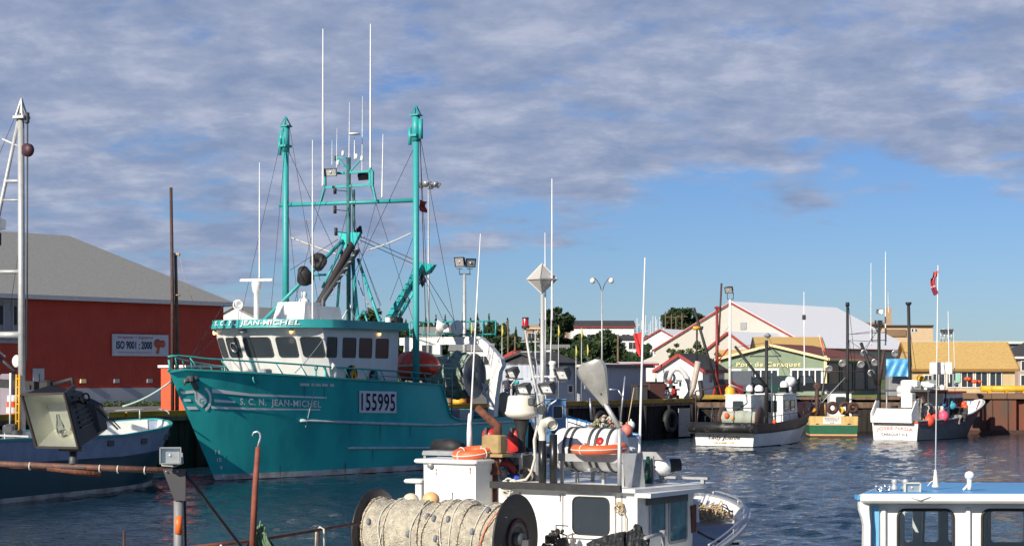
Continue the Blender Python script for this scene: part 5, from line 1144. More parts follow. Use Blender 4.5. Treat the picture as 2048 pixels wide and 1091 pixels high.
rows = [[Vector((2.6 + .42 * r_ * math.cos(a), y, 1.6 + .42 * r_ * math.sin(a))) for a, r_ in ((2 * math.pi * j / 16, rn.uniform(.9, 1.1)) for j in range(17))] for y in (-1.0, -.7, -.3, 0.1, .5, .9, 1.2)]
mb.grid(rows, 0, True, True); mb.build('wound_net', mat('pale_green_net', (.30, .36, .30), .95, col2=(.45, .36, .28), sc=3, amt=1, bump=.8, bsc=14), t)
mb = MB(); 
for y in (-1.08, 1.28): mb = MB(); mb.lathe((2.6, y, 1.6), (0, 1, 0), [(-.04, 0), (-.04, .68), (.04, .68), (.04, 0)], 24); mb.build('drum_flange', mat('rusty_drum', (.09, .055, .045), .7, sc=4), t)
for i in range(9):
    u = .08 + i * .1
    for sd in (1, -1): a = h.p(u, h.top(u)); pole(t, (a.x, (a.y - .06) * sd, a.z), (a.x, (a.y - .06) * sd, a.z + .42), .025, DGREY, 'stanchion', 5)
mb = MB()
for sd in (1, -1): mb.tube([Vector((p.x, (p.y - .06) * sd, h.top(u) + .42)) for u, p in ((u_, h.p(u_, h.top(u_))) for u_ in [.08 + k * .05 for k in range(17)])], .022, 5)
mb.build('hand_rail', DGREY, t)
for y in (-1.6, -.5, .9, 1.8): pole(t, (.15, y, 1.3), (.15 + .2, y, 2.3), .035, DGREY, 'stern_post')
pole(t, (.35, -1.7, 2.25), (.35, 1.9, 2.25), .03, DGREY, 'stern_bar')
pole(t, (.3, 1.95, 1.2), (.3, 1.95, 3.2), .05, BROWN, 'gallows_post'); pole(t, (.3, 1.95, 3.2), (1.5, .4, 3.6), .045, BROWN, 'gallows_arm'); pole(t, (1.5, .4, 3.6), (4, .2, 3.1), .04, WHITE, 'gallows_arm')
for px, py, D, r_, m_, lab in ((1454, 831, 101.5, .16, ORNG, 'small orange float hanging over the stern of the white and black boat'), (1466, 836, 101.6, .12, YEL, 'small yellow float beside the orange one on the white and black boat'), (1549, 843, 101.5, .12, ORNG, 'tiny orange float on the side rail of the white and black boat')):
    mb = MB(); q = P(px, py, D); mb.ell((0, 0, 0), (r_, r_, r_ * 1.15), 12, 8); o = mb.build('float', m_); o.location = q; tag(o, lab, 'float')
# ---------------------------------------------------------------- green and yellow boat
RO = Frame(P(1667, 0, 115).x, 115, .12, .99)
t = fthing('fishing_boat', 'green and yellow wooden scallop boat between the white boat and the orange roofed boat', 'fishing boat', RO)
h = Hull(9.5, 3.5, linf([(0, 2.1), (.4, 1.5), (1, 1.42)]), rake=1.0, tw=.93, fb=.7, ft=.5, wl=.93)
GRN = mat('bottle_green_paint', (.018, .12, .06), .45, col2=(.01, .07, .035)); YLW = mat('buff_planking', (.62, .43, .16), .6, col2=(.42, .27, .09), sc=3, amt=.8, streak=4)
h.skin([(('z', .14), 2), (('z', .24), 3), (.58, 0), (.60, 3), (1.0, 1)]).build('hull', [GRN, YLW, BROWN, mat('pale_orange_line', (.62, .35, .15), .6)], t)
h.rail(.16, .1).build('gunwale_cap', DGREY, t); h.deck(.9, .1).build('deck', WOODP, t); h.inner(.85, .1).build('bulwark_inside', BROWN, t)
mb = MB(); mb.prism([(-.02, .68, .9), (-.02, -.5, .9), (-.02, -.5, 1.36), (-.02, .68, 1.36)], (.015, 0, 0)); mb.build('name_board', WHITE, t)
INK = mat('brown_ink', (.10, .05, .04), .6)
text('name_lettering', 'RONALD A', INK, t, lambda x, y: Vector((-.03, .09 - x, 1.27 + y)), w=.95, h=.11, bold=.02); text('port_lettering', 'CARAQUET', INK, t, lambda x, y: Vector((-.03, .09 - x, 1.13 + y)), w=.85, h=.09, bold=.02); text('province_lettering', 'N.B.', INK, t, lambda x, y: Vector((-.03, .09 - x, .99 + y)), w=.3, h=.08, bold=.02)
for y in (-1.0, 1.05): mb = MB(); mb.tube([(-.02, y - .1, .9), (-.06, y, .94), (-.02, y + .1, .9)], .02, 5); mb.build('scupper', DGREY, t)
xm = 2.5
def vp(fr, px, x): return fr.x(px, 760, x).y
y1 = vp(RO, 1695, xm); pole(t, (xm, y1, .9), (xm, y1, RO.x(1695, 606, xm).z), .12, BLACK, 'mast', r2=.09); pole(t, (xm, y1 - .0, RO.x(1695, 612, xm).z), (xm, y1, RO.x(1695, 604, xm).z), .14, BLACK, 'mast_cap')
y2 = vp(RO, 1634, 1.5); pole(t, (1.5, y2, .9), (1.5, y2, RO.x(1634, 775, 1.5).z), .16, BROWN, 'post'); q = RO.x(1635, 772, 1.5); mb = MB(); mb.lathe(q, (-1, 0, 0), [(-.1, 0), (-.1, .28), (.1, .28), (.1, .12), (.1, 0)], 16); mb.build('warp_block', BROWN, t)
pole(t, (1.5, y2, 1.0), RO.x(1652, 742, 1.5), .06, DGREY, 'strut'); pole(t, RO.x(1643, 805, 1.5), RO.x(1690, 755, 2.2), .04, GREY, 'strut'); pole(t, RO.x(1640, 742, 2), RO.x(1745, 742, 3), .035, BROWN, 'cross_bar'); 
cabin(t, 5.2, 8.2, 1.5, .9, 2.9, WHITE, .2, roof=DGREY, y=-.8); bwin(t, (5.18, -.8, 2.3), (0, -1, 0), .6, .6, (-1, 0, 0))
for px, py in ((1658, 741), (1685, 730), (1722, 732), (1750, 728)):
    q = RO.x(px, py - 4, 3.2); mb = MB(); mb.lathe(q, (-1, 0, -.3), [(-.18, .04), (-.1, .18), (.06, .27), (.05, .2), (0, 0)], 14); mb.build('work_lamp', ALU, t)
for a in (((1698, 615), (1712, 740)), ((1697, 668), (1755, 665)), ((1697, 680), (1757, 720)), ((1698, 680), (1706, 740)), ((1698, 680), (1757, 683))): mb = MB(); mb.tube([RO.x(a[0][0], a[0][1], xm), RO.x(a[1][0], a[1][1], xm + .5)], .016, 4); mb.build('stay', WIRE, t)
mb = MB()
for (px, s__) in ((1665, .5), (1690, .55), (1706, .45)): q = RO.x(px, 815, 1.2); mb.torus(q, (1, .3, 0), s__ * .6, .14, 18, 7)
mb.build('scallop_dredge_rings', BROWN, t)
mb = MB(); q = RO.x(1627, 820, .5); mb.ell((0, 0, 0), (.22, .3, .17)); o = mb.build('float', mat('amber_float', (.85, .33, .02), .5)); o.location = RO.w(q); tag(o, 'amber float resting on the left corner of the green and yellow stern', 'float')
mb = MB(); q = RO.x(1684, 822, 1); mb.tube([q + Vector((0, .08, .3)), q + Vector((0, -.08, .1)), q + Vector((0, .05, -.2))], [.05, .12, .06], 8); o = mb.build('yellow_glove', YEL); o.location = (RO.o[0], RO.o[1], 0); o.rotation_euler = (0, 0, RO.rz); tag(o, 'yellow rubber glove hung on the gear of the green boat', 'glove')
# ---------------------------------------------------------------- red and white boat, lettered transom
JS = Frame(24.3, 111, .68, .73)
t = JSB = fthing('fishing_boat', 'small boat with red transom lettering, orange cabin roof and floats on its side', 'fishing boat', JS)
h = Hull(9.3, 3.7, linf([(0, 2.45), (.12, 2.2), (.35, 1.6), (.6, 1.32), (1, 1.25)]), rake=1.9, tw=.95, fb=.7, ft=.45, wl=.88)
GH = mat('slate_grey_hull', (.13, .145, .16), .5, col2=(.08, .09, .10))
h.skin([(('z', .04), 2), (.80, 0), (.84, 1), (1.0, 3)]).build('hull', [GH, REDP, BLACK, GH], t)
mb = MB(); P1 = [h.p(1, z, sd) + Vector((-.02, 0, 0)) for z, sd in ((.0, 1), (.0, -1))]; P2 = [h.p(1, 1.08, sd) + Vector((-.02, 0, 0)) for sd in (-1, 1)]; mb.prism(P1 + P2, (.01, 0, 0)); mb.build('transom_panel', WHITE2, t)
mb = MB(); a = h.p(1, 1.14); mb.box((a.x - .03, 0, 1.14), (.06, a.y * 2, .13)); mb.build('transom_stripe', mat('orange_red_paint', (.62, .09, .04), .5), t)
h.rail(.1, .07).build('gunwale_cap', WHITE, t); h.rail(.08, .07, dz=-.22).build('red_stripe', mat('maroon_stripe', (.30, .025, .03), .5), t)
h.deck(.8, .1).build('deck', GREY, t); h.inner(.75, .1).build('bulwark_inside', WHITE, t)
text('name_lettering', 'JOSEE NADA', mat('faded_red_letter', (.55, .10, .08), .6), t, lambda x, y: Vector((-.05, -x - .0, .72 + y + .12 * (x / 1.3) ** 2 * -1 + .03)), w=2.6, h=.27, bold=.01, space=1.1)
text('port_lettering', 'CARAQUET N.B.', mat('black_letter', (.03, .03, .04), .6), t, lambda x, y: Vector((-.05, -x, .35 + y)), w=1.95, h=.2, bold=.005, space=1.1)
# net chute over the stern
mb = MB(); mb.prism([(-.3, 1.45, 1.25), (-.3, -1.35, 1.25), (.1, -1.25, 2.0), (.1, 1.35, 2.0)], (-.08, 0, 0)); mb.box((-.32, .05, 1.32), (.2, 2.95, .4))
for y in (1.45, -1.42): mb.prism([(-.45, y, 1.25), (.5, y, 1.25), (.5, y, 2.5), (.15, y, 2.5), (-.45, y, 1.7)], (0, .07, 0))
mb.build('net_chute', WHITE2, t)
mb = MB(); mb.cham((1.2, -.25, 2.5), (.5, .8, .95), .04); mb.build('hauler_cover', WHITE2, t)
mb = MB(); mb.lathe((1.6, .2, 3.15), (0, 1, 0), [(-.45, 0), (-.45, .32), (.45, .32), (.45, 0)], 18); mb.box((1.6, .2, 2.85), (.5, .85, .14)); mb.build('hauler_drum', WHITE2, t)
cabin(t, 3.9, 7.0, 2.5, .9, 2.95, WHITE2, .55, roof=mat('orange_red_roof', (.66, .10, .035), .5, col2=(.5, .09, .04), sc=4), over=.18, rt=.13)
for x in (4.25, 4.95, 5.6, 6.15): bwin(t, (x, -1.235, 2.35), (1, 0, 0), .44, .5, (0, -1, 0), fm=BLACK)
for y in (-.6, .6): bwin(t, (6.72, y, 2.4), (0, 1, 0), .9, .6, (1, 0, .25), fm=BLACK)
# dark aft gear with masts and lamps
xm = 1.6; ym = vp(JS, 1758, xm)
pole(t, (xm, ym, .9), (xm, ym, JS.x(1757, 640, xm).z), .13, BLACK, 'mast', r2=.10)
y2 = vp(JS, 1822, xm + .6); pole(t, (xm + .6, y2, .9), (xm + .6, vp(JS, 1817, xm + .6), JS.x(1817, 606, xm + .6).z), .13, BLACK, 'outer_mast', r2=.10); q = JS.x(1817, 606, xm + .6); mb = MB(); mb.lathe(q - Vector((0, 0, .15)), (0, 0, 1), [(0, .11), (.12, .2), (.22, .2), (.22, 0)], 12); mb.build('mast_cap', BLACK, t)
pole(t, JS.x(1722, 685, xm), JS.x(1752, 768, xm), .11, BLACK, 'boom'); pole(t, JS.x(1758, 770, xm), JS.x(1768, 700, xm), .12, BROWN, 'exhaust_pipe')
flood(t, JS.x(1757, 622, xm) , (-.5, -.8, -.2), .42, .3, .25, ALU); flood(t, JS.x(1762, 623, xm) , (.5, -.8, -.2), .3, .3, .25, ALU)
mb = MB(); z0 = JS.x(1757, 680, xm).z; ya, yb = vp(JS, 1744, xm), vp(JS, 1772, xm)
for z in (z0, z0 + .5): mb.bar((xm, ya, z), (xm, yb, z), .05)
for y in (ya, yb, (ya + yb) / 2): mb.bar((xm, y, z0 - .1), (xm, y, z0 + .75), .05)
for px in (1751, 1763): q = JS.x(px, 640, xm); mb.bar((xm, q.y, q.z - .5), (xm, q.y, q.z), .09); mb.bar((xm, q.y, q.z - .5), (xm, ym, q.z - .9), .05)
mb.build('mast_frame', BLACK, t)
for px, py in ((1728, 705), (1790, 706), (1742, 745)): q = JS.x(px, py, xm); mb = MB(); mb.lathe(q, (-.6, -.5, -.2), [(-.22, .03), (-.16, .16), (.05, .24), (.04, .18), (0, 0)], 14); mb.build('work_lamp', ALU, t)
for x, y, z, d_ in ((2.2, .2, 3.55, (.5, 1.2, .5)), (2.6, -1.0, 3.45, (.6, .8, .3))): mb = MB(); mb.cham((x, y, z), d_, .08); mb.build('roof_locker', WHITE2, t)
mb = MB(); mb.box((2.6, .0, 3.12), (2.3, 3.3, .12)); mb.build('shelter_top', DGREY, t)
for x in (1.5, 3.7):
    for y in (-1.5, 1.5): pole(t, (x, y, .9), (x, y, 3.1), .06, DGREY if y < 0 else GREY, 'shelter_post')
whip(1742, 690, 1742, 525, 2.4, .035, par=t, fr=JS, plane='x'); whip(1771, 690, 1771, 503, 2.6, .045, par=t, fr=JS, plane='x'); whip(1777, 625, 1776, 585, 2.6, .02, par=t, fr=JS, plane='x')
for a in (((1760, 655), (1726, 700)), ((1760, 650), (1724, 712)), ((1817, 640), (1832, 740)), ((1758, 660), (1700, 668)), ((1760, 702), (1820, 705)), ((1817, 625), (1824, 735))): mb = MB(); mb.tube([JS.x(a[0][0], a[0][1], xm), JS.x(a[1][0], a[1][1], xm)], .016, 4); mb.build('stay', WIRE, t)
rn = random.Random(3)
for i in range(14): mb = MB(); mb.cham((rn.uniform(.9, 3.4), rn.uniform(-1.3, 1.3), rn.uniform(1.2, 2.7)), tuple(rn.uniform(.15, .5) for _ in range(3)), .04, mtx=Matrix.Rotation(rn.uniform(0, 3), 3, 'X')); mb.build('deck_gear', (DGREY, BROWN, GREY, BLACK)[i % 4], t)
# roof: box, dome, whip, white plate antenna
mb = MB(); q = JS.y(1857, 758, -.4); mb.cham((q.x, -.4, 3.4), (.95, .6, .62), .04); mb.build('roof_box', WHITE2, t)
mb = MB(); q = JS.y(1884, 762, -.7); mb.lathe((q.x, -.7, 3.05), (0, 0, 1), [(0, .16), (.3, .2), (.42, .1), (.46, 0)], 14); mb.build('roof_dome', WHITE2, t)
whip(1899, 765, 1896, 622, -.9, .04, par=t, fr=JS); whip(1910, 770, 1907, 660, .2, .025, par=t, fr=JS)
mb = MB(); q = JS.y(1882, 736, .6); mb.cham((q.x, .6, q.z), (.1, 1.5, .8), .03, mtx=Matrix.Rotation(R(40), 3, 'Z')); pole(t, (q.x, .6, 3.0), (q.x, .6, q.z), .05, GREY, 'sign_post'); mb.build('white_panel', WHITE2, t)
mb = MB(); mb.tube([(4.0, .8, 3.0), (4.0, .8, 3.5)], .03, 5); mb.tube([(6.0, -.9, 3.0), (6.0, -.9, 3.55), (6.5, -.9, 3.55)], .03, 5); mb.torus((5.6, .2, 3.3), (0, 0, 1), .3, .07, 16, 6); mb.build('roof_rail', ALU, t)
# floats, oilskins, rope on its side: things
def ball(name, label, px, py, D, r_, m_, cat='float', group=None, sz=1.12):
    q = P(px, py, D); mb = MB(); mb.ell((0, 0, 0), (r_, r_, r_ * sz), 18, 12); mb.tube([(0, 0, r_ * sz * .95), (0, 0, r_ * sz + .08)], r_ * .22, 8); o = mb.build(name, m_); o.location = q; return tag(o, label, cat, group)
PINK = mat('pink_float', (.75, .10, .17), .5, col2=(.6, .07, .12)); ORF = mat('orange_red_float', (.78, .09, .045), .5, col2=(.6, .06, .03))
ball('mooring_float', 'round orange float lowest and leftmost on the orange roofed boat side', 1858, 841, 110.9, .36, ORF); ball('mooring_float', 'second orange float tucked behind the lowest one beside the white antenna', 1866, 836, 111.6, .31, ORF); ball('mooring_float', 'large pink ball float hung on the orange roofed boat side', 1887, 832, 112.2, .34, PINK); ball('mooring_float', 'tiny pale yellow float left of the orange floats', 1845, 840, 110.6, .12, mat('pale_yellow', (.6, .55, .2), .6))
rn = random.Random(11)
OIL = [('orange', ORNG, 1929, 815, 114.6, 3), ('blue', mat('blue_oilskin', (.03, .16, .35), .5), 1891, 812, 112.5, 1), ('turquoise', mat('turquoise_cloth', (.05, .33, .42), .6), 1908, 808, 113.2, 1)]
for nm, m_, px, py, D, k in OIL:
    q = P(px, py, D); mb = MB()
    for i in range(5 if k > 1 else 3): 
        c = Vector((rn.uniform(-.2, .2), rn.uniform(-.1, .1), rn.uniform(-.28, .28) if k > 1 else rn.uniform(-.12, .12))); mb.ell(c, (rn.uniform(.12, .26), .12, rn.uniform(.1, .24)), 9, 6)
    for i in range(len(mb.v)): v = mb.v[i]; mb.v[i] = (v[0] + rn.uniform(-.03, .03), v[1], v[2] + rn.uniform(-.03, .03))
    o = mb.build('oilskin', m_); o.location = q; tag(o, nm + ' oilskin bundle hung against the cabin windows of the orange roofed boat', 'oilskin')
GN_ = mat('grey_net_cloth', (.28, .27, .25), .95, col2=(.06, .06, .06), sc=6, amt=1, bump=.9, bsc=18)
for i, (px, py, D, w_, h_, m_) in enumerate(((1835, 818, 110.4, .5, 1.3, GN_), (1848, 826, 111, .6, 1.0, mat('white_net', (.6, .58, .52), .95, col2=(.2, .2, .2), sc=7, amt=1)), (1872, 822, 112.2, .9, .7, _mats['white_net']), (1915, 828, 113.6, 1.3, .9, BLACK), (1908, 838, 113.4, .9, .6, GN_))):
    q = P(px, py, D); mb = MB(); rows = []
    for a in range(9):
        rows.append([Vector((lerp(-w_ / 2, w_ / 2, b / 9) + rn.uniform(-.03, .03), .14 * math.sin(b * 1.9 + a * .4) + rn.uniform(-.03, .03), lerp(h_ / 2, -h_ / 2, a / 8) + rn.uniform(-.05, .05))) for b in range(10)])
    mb.grid(rows, 0, True); mb.grid([[p + Vector((0, .12, 0)) for p in r] for r in rows], 0, True); o = mb.build('hung_net', m_); o.location = q
    tag(o, ('grey net hung at the stern corner of the orange roofed boat', 'whitish net beside the orange floats', 'white net above the pink float', 'black folded mesh hung below the cabin windows', 'grey mesh hanging right of the pink float')[i], 'net')
for px in (1846,): a, b = P(px, 846, 110.5), P(px + 1, 868, 110.5); mb = MB(); mb.tube([a, a.lerp(b, .5) + Vector((.03, 0, 0)), b], .035, 5); tag(mb.build('rope_tail', WROPE), 'white rope tail hanging down the slate grey hull below the floats', 'rope')
ball('yellow_bag', 'yellow sack on the quay behind the red cabin roof', 1840, 758, 119, .4, YEL, 'sack', sz=.6)
mb = MB(); 
for i in range(6): mb.ell((rn.uniform(-.5, .5), rn.uniform(-.2, .2), rn.uniform(0, .3)), (rn.uniform(.15, .28), .2, .14), 9, 6)
o = mb.build('orange_netting', ORNG); o.location = P(1944, 764, 122.6); tag(o, 'heap of orange netting on the quay left of the yellow pipe rail', 'netting')
mb = MB(); mb.cham((0, 0, .3), (.35, .35, .7), .05); o = mb.build('mint_drum', mat('mint_plastic', (.30, .55, .42), .5)); o.location = P(1916, 764, 122.7); tag(o, 'mint green drum standing by the yellow rail', 'drum')
# ---------------------------------------------------------------- blue cabin boat behind the foreground wheelhouse
BB = Frame(P(1226, 0, 86).x, 86, -.35, .94)
t = fthing('fishing_boat', 'white boat with a small blue cabin moored beyond the liferaft canisters', 'fishing boat', BB)
h = Hull(9, 3.4, linf([(0, 2.0), (.5, 1.35), (1, 1.2)]), rake=1.2, tw=.92, wl=.9)
h.skin([(('z', .08), 1), (.9, 0), (1.0, 1)]).build('hull', [WHITE2, BLUEP], t); h.rail(.1, .07).build('gunwale_cap', BLUEP, t); h.deck(.7, .1).build('deck', GREY, t); h.inner(.65, .1).build('bulwark_inside', WHITE, t)
q = BB.x(1117, 800, 4.0); PB = mat('pale_blue_cabin', (.16, .30, .50), .45, col2=(.12, .22, .38)); cabin(t, 4.0, 5.6, .85, .7, q.z, PB, .2, roof=PB, y=q.y, over=.05); bwin(t, (3.98, q.y + .05, q.z - .6), (0, -1, 0), .5, .6, (-1, 0, 0), fm=WHITE)
mb = MB()
for z in (1.75, 2.05): mb.tube([(4.2, q.y - .6, z), (2.0, q.y - .9, z - .3), (.4, q.y - 1.5, z - .45)], .03, 5)
for k in range(5): mb.tube([(4.2 - k * .8, q.y - .6 - k * .17, 1.0), (4.2 - k * .8, q.y - .6 - k * .17, 2.05 - k * .08)], .025, 5)
mb.build('hand_rail', BLUEP, t)
pole(t, BB.x(1240, 850, 1), BB.x(1250, 752, 1), .05, ALU, 'davit'); pole(t, BB.x(1250, 800, 1), BB.x(1236, 779, 1), .045, ALU, 'davit_arm'); pole(t, BB.x(1236, 779, 1), BB.x(1219, 778, 1), .045, ALU, 'davit_arm')
pole(t, BB.x(1183, 840, 1), BB.x(1180, 795, 1), .06, ALU, 'hauler_post'); pole(t, BB.x(1252, 870, .6), BB.x(1268, 775, .6), .03, ROPE, 'rope_fall')
# net heap with floats (many small things: the heap is one net)
rn = random.Random(21); mb = MB()
for i in range(420):
    px = rn.uniform(1166, 1262); py = 868 - (1 - abs((px - 1214) / 50) ** 1.5) * rn.uniform(2, 38); q = P(px, py, 85.2 + rn.uniform(-.5, .5)); r_ = rn.uniform(.03, .09)
    mb.ell(q, (r_ * rn.uniform(.6, 1.6), r_, r_ * rn.uniform(.6, 1.4)), 6, 4, m=rn.choice((0, 0, 1, 1, 2, 3, 4)))
tag(mb.build('net_heap', [WROPE, ROPE, mat('tangled_brown', (.22, .15, .12), .9), mat('pinkish_net', (.55, .22, .20), .9), mat('olive_net', (.22, .25, .12), .9)]), 'heaped pale net with small floats behind the white liferaft canisters', 'net')
ball('mooring_float', 'salmon float with a white end beside the net heap', 1254, 860, 84, .28, mat('salmon_float', (.6, .18, .14), .5)); ball('mooring_float', 'white float right of the salmon float', 1262, 850, 84.6, .2, WHITE2)
# ---------------------------------------------------------------- gillnetter in the foreground
FA = Frame(.61, 28.78, .49, .87)
A = fthing('gillnetter', 'white foreground gillnetter with a net drum at its stern and a dark windowed deckhouse', 'fishing boat', FA)
h = Hull(10.2, 4.9, linf([(0, 1.85), (.15, 1.7), (.4, 1.3), (.7, 1.0), (1, .95)]), rake=1.3, tw=.95, fb=.68, ft=.42, wl=.9, x0=-5.2)
h.skin([(('z', .1), 2), (.86, 0), (.92, 1), (1.0, 0)]).build('hull', [WHITE2, BLACK, mat('red_antifouling', (.16, .03, .02), .7)], A)
PGD = mat('pale_grey_deck', (.46, .48, .48), .7, col2=(.33, .34, .34), sc=2, amt=.6)
h.rail(.14, .06).build('gunwale_cap', ALU, A); h.deck(lambda u: max(.45, h.top(u) - .22) if u < .34 else .5, .08, n=60).build('deck', PGD, A); h.inner(lambda u: max(.45, h.top(u) - .24) if u < .34 else .48, .08).build('bulwark_inside', WHITE2, A)
yl, yr = .9, -1.6; zr_ = 2.30
def ax(px, py, x=0.): return FA.x(px, py, x)
def ay(px, py, y=-1.6): return FA.y(px, py, y)
# deckhouse
cb = MB(); x1 = 2.15
cb.add([(0, yr, .45), (x1, yr, .45), (x1, yl, .45), (0, yl, .45), (0, yr, zr_), (x1 + .1, yr, zr_), (x1 + .1, yl, zr_), (0, yl, zr_)], [(4, 5, 6, 7), (0, 1, 5, 4), (1, 2, 6, 5), (2, 3, 7, 6), (3, 0, 4, 7)]); cb.build('deckhouse', WHITE2, A)
mb = MB(); mb.prism([(-.12, yr - .02, zr_), (x1 + .35, yr - .32, zr_ - .02), (x1 + .35, yl + .1, zr_ - .02), (-.12, yl + .1, zr_ + .02)], (0, 0, .06)); mb.build('deckhouse_roof', WHITE2, A)
mb = MB(); mb.bar((-.15, yl + .12, zr_ + .06), (-.15, yr + .22, zr_ + .06), .08, .11); mb.build('roof_edge_trim', BLACK, A)
mb = MB(); mb.prism([(-.1, yr - .28, zr_ - .07), (x1 + .45, yr - .34, zr_ - .1), (x1 + .45, yr, zr_ - .1), (-.1, yr, zr_ - .07)], (0, 0, .07)); mb.build('side_visor', WHITE2, A)
mb = MB(); a = ay(1291, 995); b = ay(1372, 995); mb.prism([(a.x, yr - .01, zr_ - .10), (b.x, yr - .01, zr_ - .12), (b.x, yr - .01, zr_ - .25), (a.x, yr - .01, zr_ - .22)], (0, -.03, 0)); mb.build('side_header', DGREY, A)
# door panel with big window in the aft wall
p0, p1 = ax(1135, 985), ax(1232, 1078); mb = MB(); mb.box((-.03, (p0.y + p1.y) / 2, (p0.z + p1.z) / 2), (.05, abs(p0.y - p1.y), abs(p0.z - p1.z))); dr_ = mb.build('window_panel', WHITE2, A)
a, b = ax(1147, 993, -.06), ax(1217, 1068, -.06); bwin(A, (-.06, (a.y + b.y) / 2, (a.z + b.z) / 2), (0, -1, 0), abs(a.y - b.y), abs(a.z - b.z), (-1, 0, 0), fm=BLACK, fr=.02, r=.09)
for px in (1126, 1244): q = ax(px, 1030); mb = MB(); mb.box((-.012, q.y, 1.55), (.02, .012, 1.4)); mb.build('panel_seam', GREY, A)
# side windows, in shade
BG = mat('blue_tinted_glass', (.03, .10, .14), .08, col2=(.06, .20, .24), sc=4, amt=.8)
for pa, pb, ya_, yb_ in ((1300, 1328, 1003, 1062), (1338, 1371, 1000, 1075)):
    a, b = ay(pa, ya_), ay(pb, yb_); bwin(A, ((a.x + b.x) / 2, yr - .005, (a.z + b.z) / 2), (1, 0, 0), abs(b.x - a.x), abs(a.z - b.z), (0, -1, 0), fm=GREY, gm=BG, fr=.05, r=.05)
mb = MB(); a, b = ay(1380, 1010), ay(1395, 1062); mb.prism([(a.x, yr, a.z), (b.x, yr + .05, a.z), (b.x, yr + .05, b.z), (a.x + .05, yr, b.z)], (0, -.03, 0)); mb.build('rusty_side_plate', RUST, A)
mb = MB(); q = ax(1243, 1008); 
for i in range(3): mb.torus((-.06 - i * .02, q.y, q.z - i * .03), (1, .2, .3), .05 + .01 * i, .012, 14, 5)
mb.tube([(-.05, q.y, q.z), (-.05, q.y - .1, q.z - .2), (-.04, q.y - .12, .9)], .01, 5); mb.build('coiled_line', ROPE, A)
# engine box on the port quarter
a, b = ax(849, 925, -.35), ax(952, 925, -.35); zt_ = a.z; yb0, yb1 = a.y, b.y
mb = MB(); mb.box((.0, (yb0 + yb1) / 2, (zt_ + .45) / 2), (.72, yb0 - yb1, zt_ - .45)); bx = mb.build('engine_box', WHITE2, A)
mb = MB(); mb.cham((.0, (yb0 + yb1) / 2 + .06, zt_ + .035), (.86, yb0 - yb1 + .22, .07), .02); mb.build('lid', WHITE2, bx)
mb = MB(); c_ = (yb0 + yb1) / 2; w_ = (yb0 - yb1) * .33
for a_, b_ in (((c_ + w_, zt_ - .14), (c_ - w_, zt_ - .14)), ((c_ + w_, zt_ - .14), (c_ + w_, .8)), ((c_ - w_, zt_ - .14), (c_ - w_, .8))): mb.bar((-.365, a_[0], a_[1]), (-.365, b_[0], b_[1]), .018)
mb.build('panel_moulding', WHITE, bx)
mb = MB(); q = ax(860, 930, -.4); mb.lathe((-.4, q.y, q.z), (1, 0, 0), [(-.02, 0), (-.02, .05), (.02, .05)], 12); mb.build('latch', GREY, bx)
mb = MB(); a = ax(822, 958, -.2); b = ax(846, 958, -.2); mb.cham((-.2, (a.y + b.y) / 2, a.z - .02), (.3, a.y - b.y + .12, .07), .02); mb.box((-.2, b.y + .03, (a.z + .5) / 2), (.2, .12, a.z - .5)); mb.build('side_post', WHITE2, A)
mb = MB(); a, b = ax(996, 962, .3), ax(1030, 962, .3); mb.box((.5, (a.y + b.y) / 2, 1.4), (.5, a.y - b.y, 1.9)); mb.build('port_locker', WHITE2, A)
# rusty exhaust
q = ax(990, 890, .25); y = q.y; Z = lambda py: ax(990, py, .25).z
mb = MB(); mb.tube([(.25, y, .6), (.25, y, Z(945))], .055, 10); mb.lathe((.25, y, Z(948)), (0, 0, 1), [(0, .12), (.02, .13), (.1, .08), (.25, .07)], 14); mb.tube([(.25, y, Z(935)), (.25, y, Z(912))], .07, 10)
mb.tube([(.25, y - .05, Z(880)), (.25, y - .05, Z(850)), ax(985, 842, .25), ax(975, 834, .25), ax(955, 815, .25)], [.075, .075, .07, .065, .065], 12); mb.build('exhaust_stack', RUST, A)
mb = MB(); a, b = ax(965, 868, .25), ax(1012, 908, .25); mb.cham((.25, (a.y + b.y) / 2, (a.z + b.z) / 2), (.26, (a.y - b.y) * .8, a.z - b.z), .03); mb.box((.25, (a.y + b.y) / 2, b.z - .015), (.36, a.y - b.y + .06, .05)); mb.build('silencer_box', mat('burnt_yellow_steel', (.38, .29, .13), .7, col2=(.22, .10, .04), sc=2.2, amt=.8), A)
# shelf frame carrying gear
SX = 1.0; zs = ax(960, 904, SX).z; ya_, yb_ = ax(862, 900, SX).y, ax(1060, 900, SX).y
mb = MB(); mb.box((SX, (ya_ + yb_) / 2, zs), (.55, ya_ - yb_, .04)); mb.bar((SX - .27, ya_, zs - .03), (SX - .27, yb_, zs - .03), .05)
for x in (SX - .25, SX + .25):
    for y in (ya_ - .04, yb_ + .04, (ya_ + yb_) / 2): mb.bar((x, y, .5), (x, y, zs), .05)
mb.build('gear_shelf', GREY, A)
wh_ = lambda n, px0, py0, px1, py1, x, r: whip(px0, py0, px1, py1, x, r, par=A, fr=FA, plane='x')
mb = MB(); q = ax(939, 886, SX); mb.lathe((SX, q.y, zs + .02), (0, 0, 1), [(0, .03), (.06, .03), (.06, .05), (.32, .05), (.62, .028), (.66, .014)], 12); mb.build('whip_base', WHITE2, A); whip(941, 845, 961, 467, SX, .017, par=A, fr=FA, plane='x')
def gear(name, label, cat, fn, m):
    mb = MB(); fn(mb); o = mb.build(name, m); o.location = (FA.o[0], FA.o[1], 0); o.rotation_euler = (0, 0, FA.rz); return tag(o, label, cat)
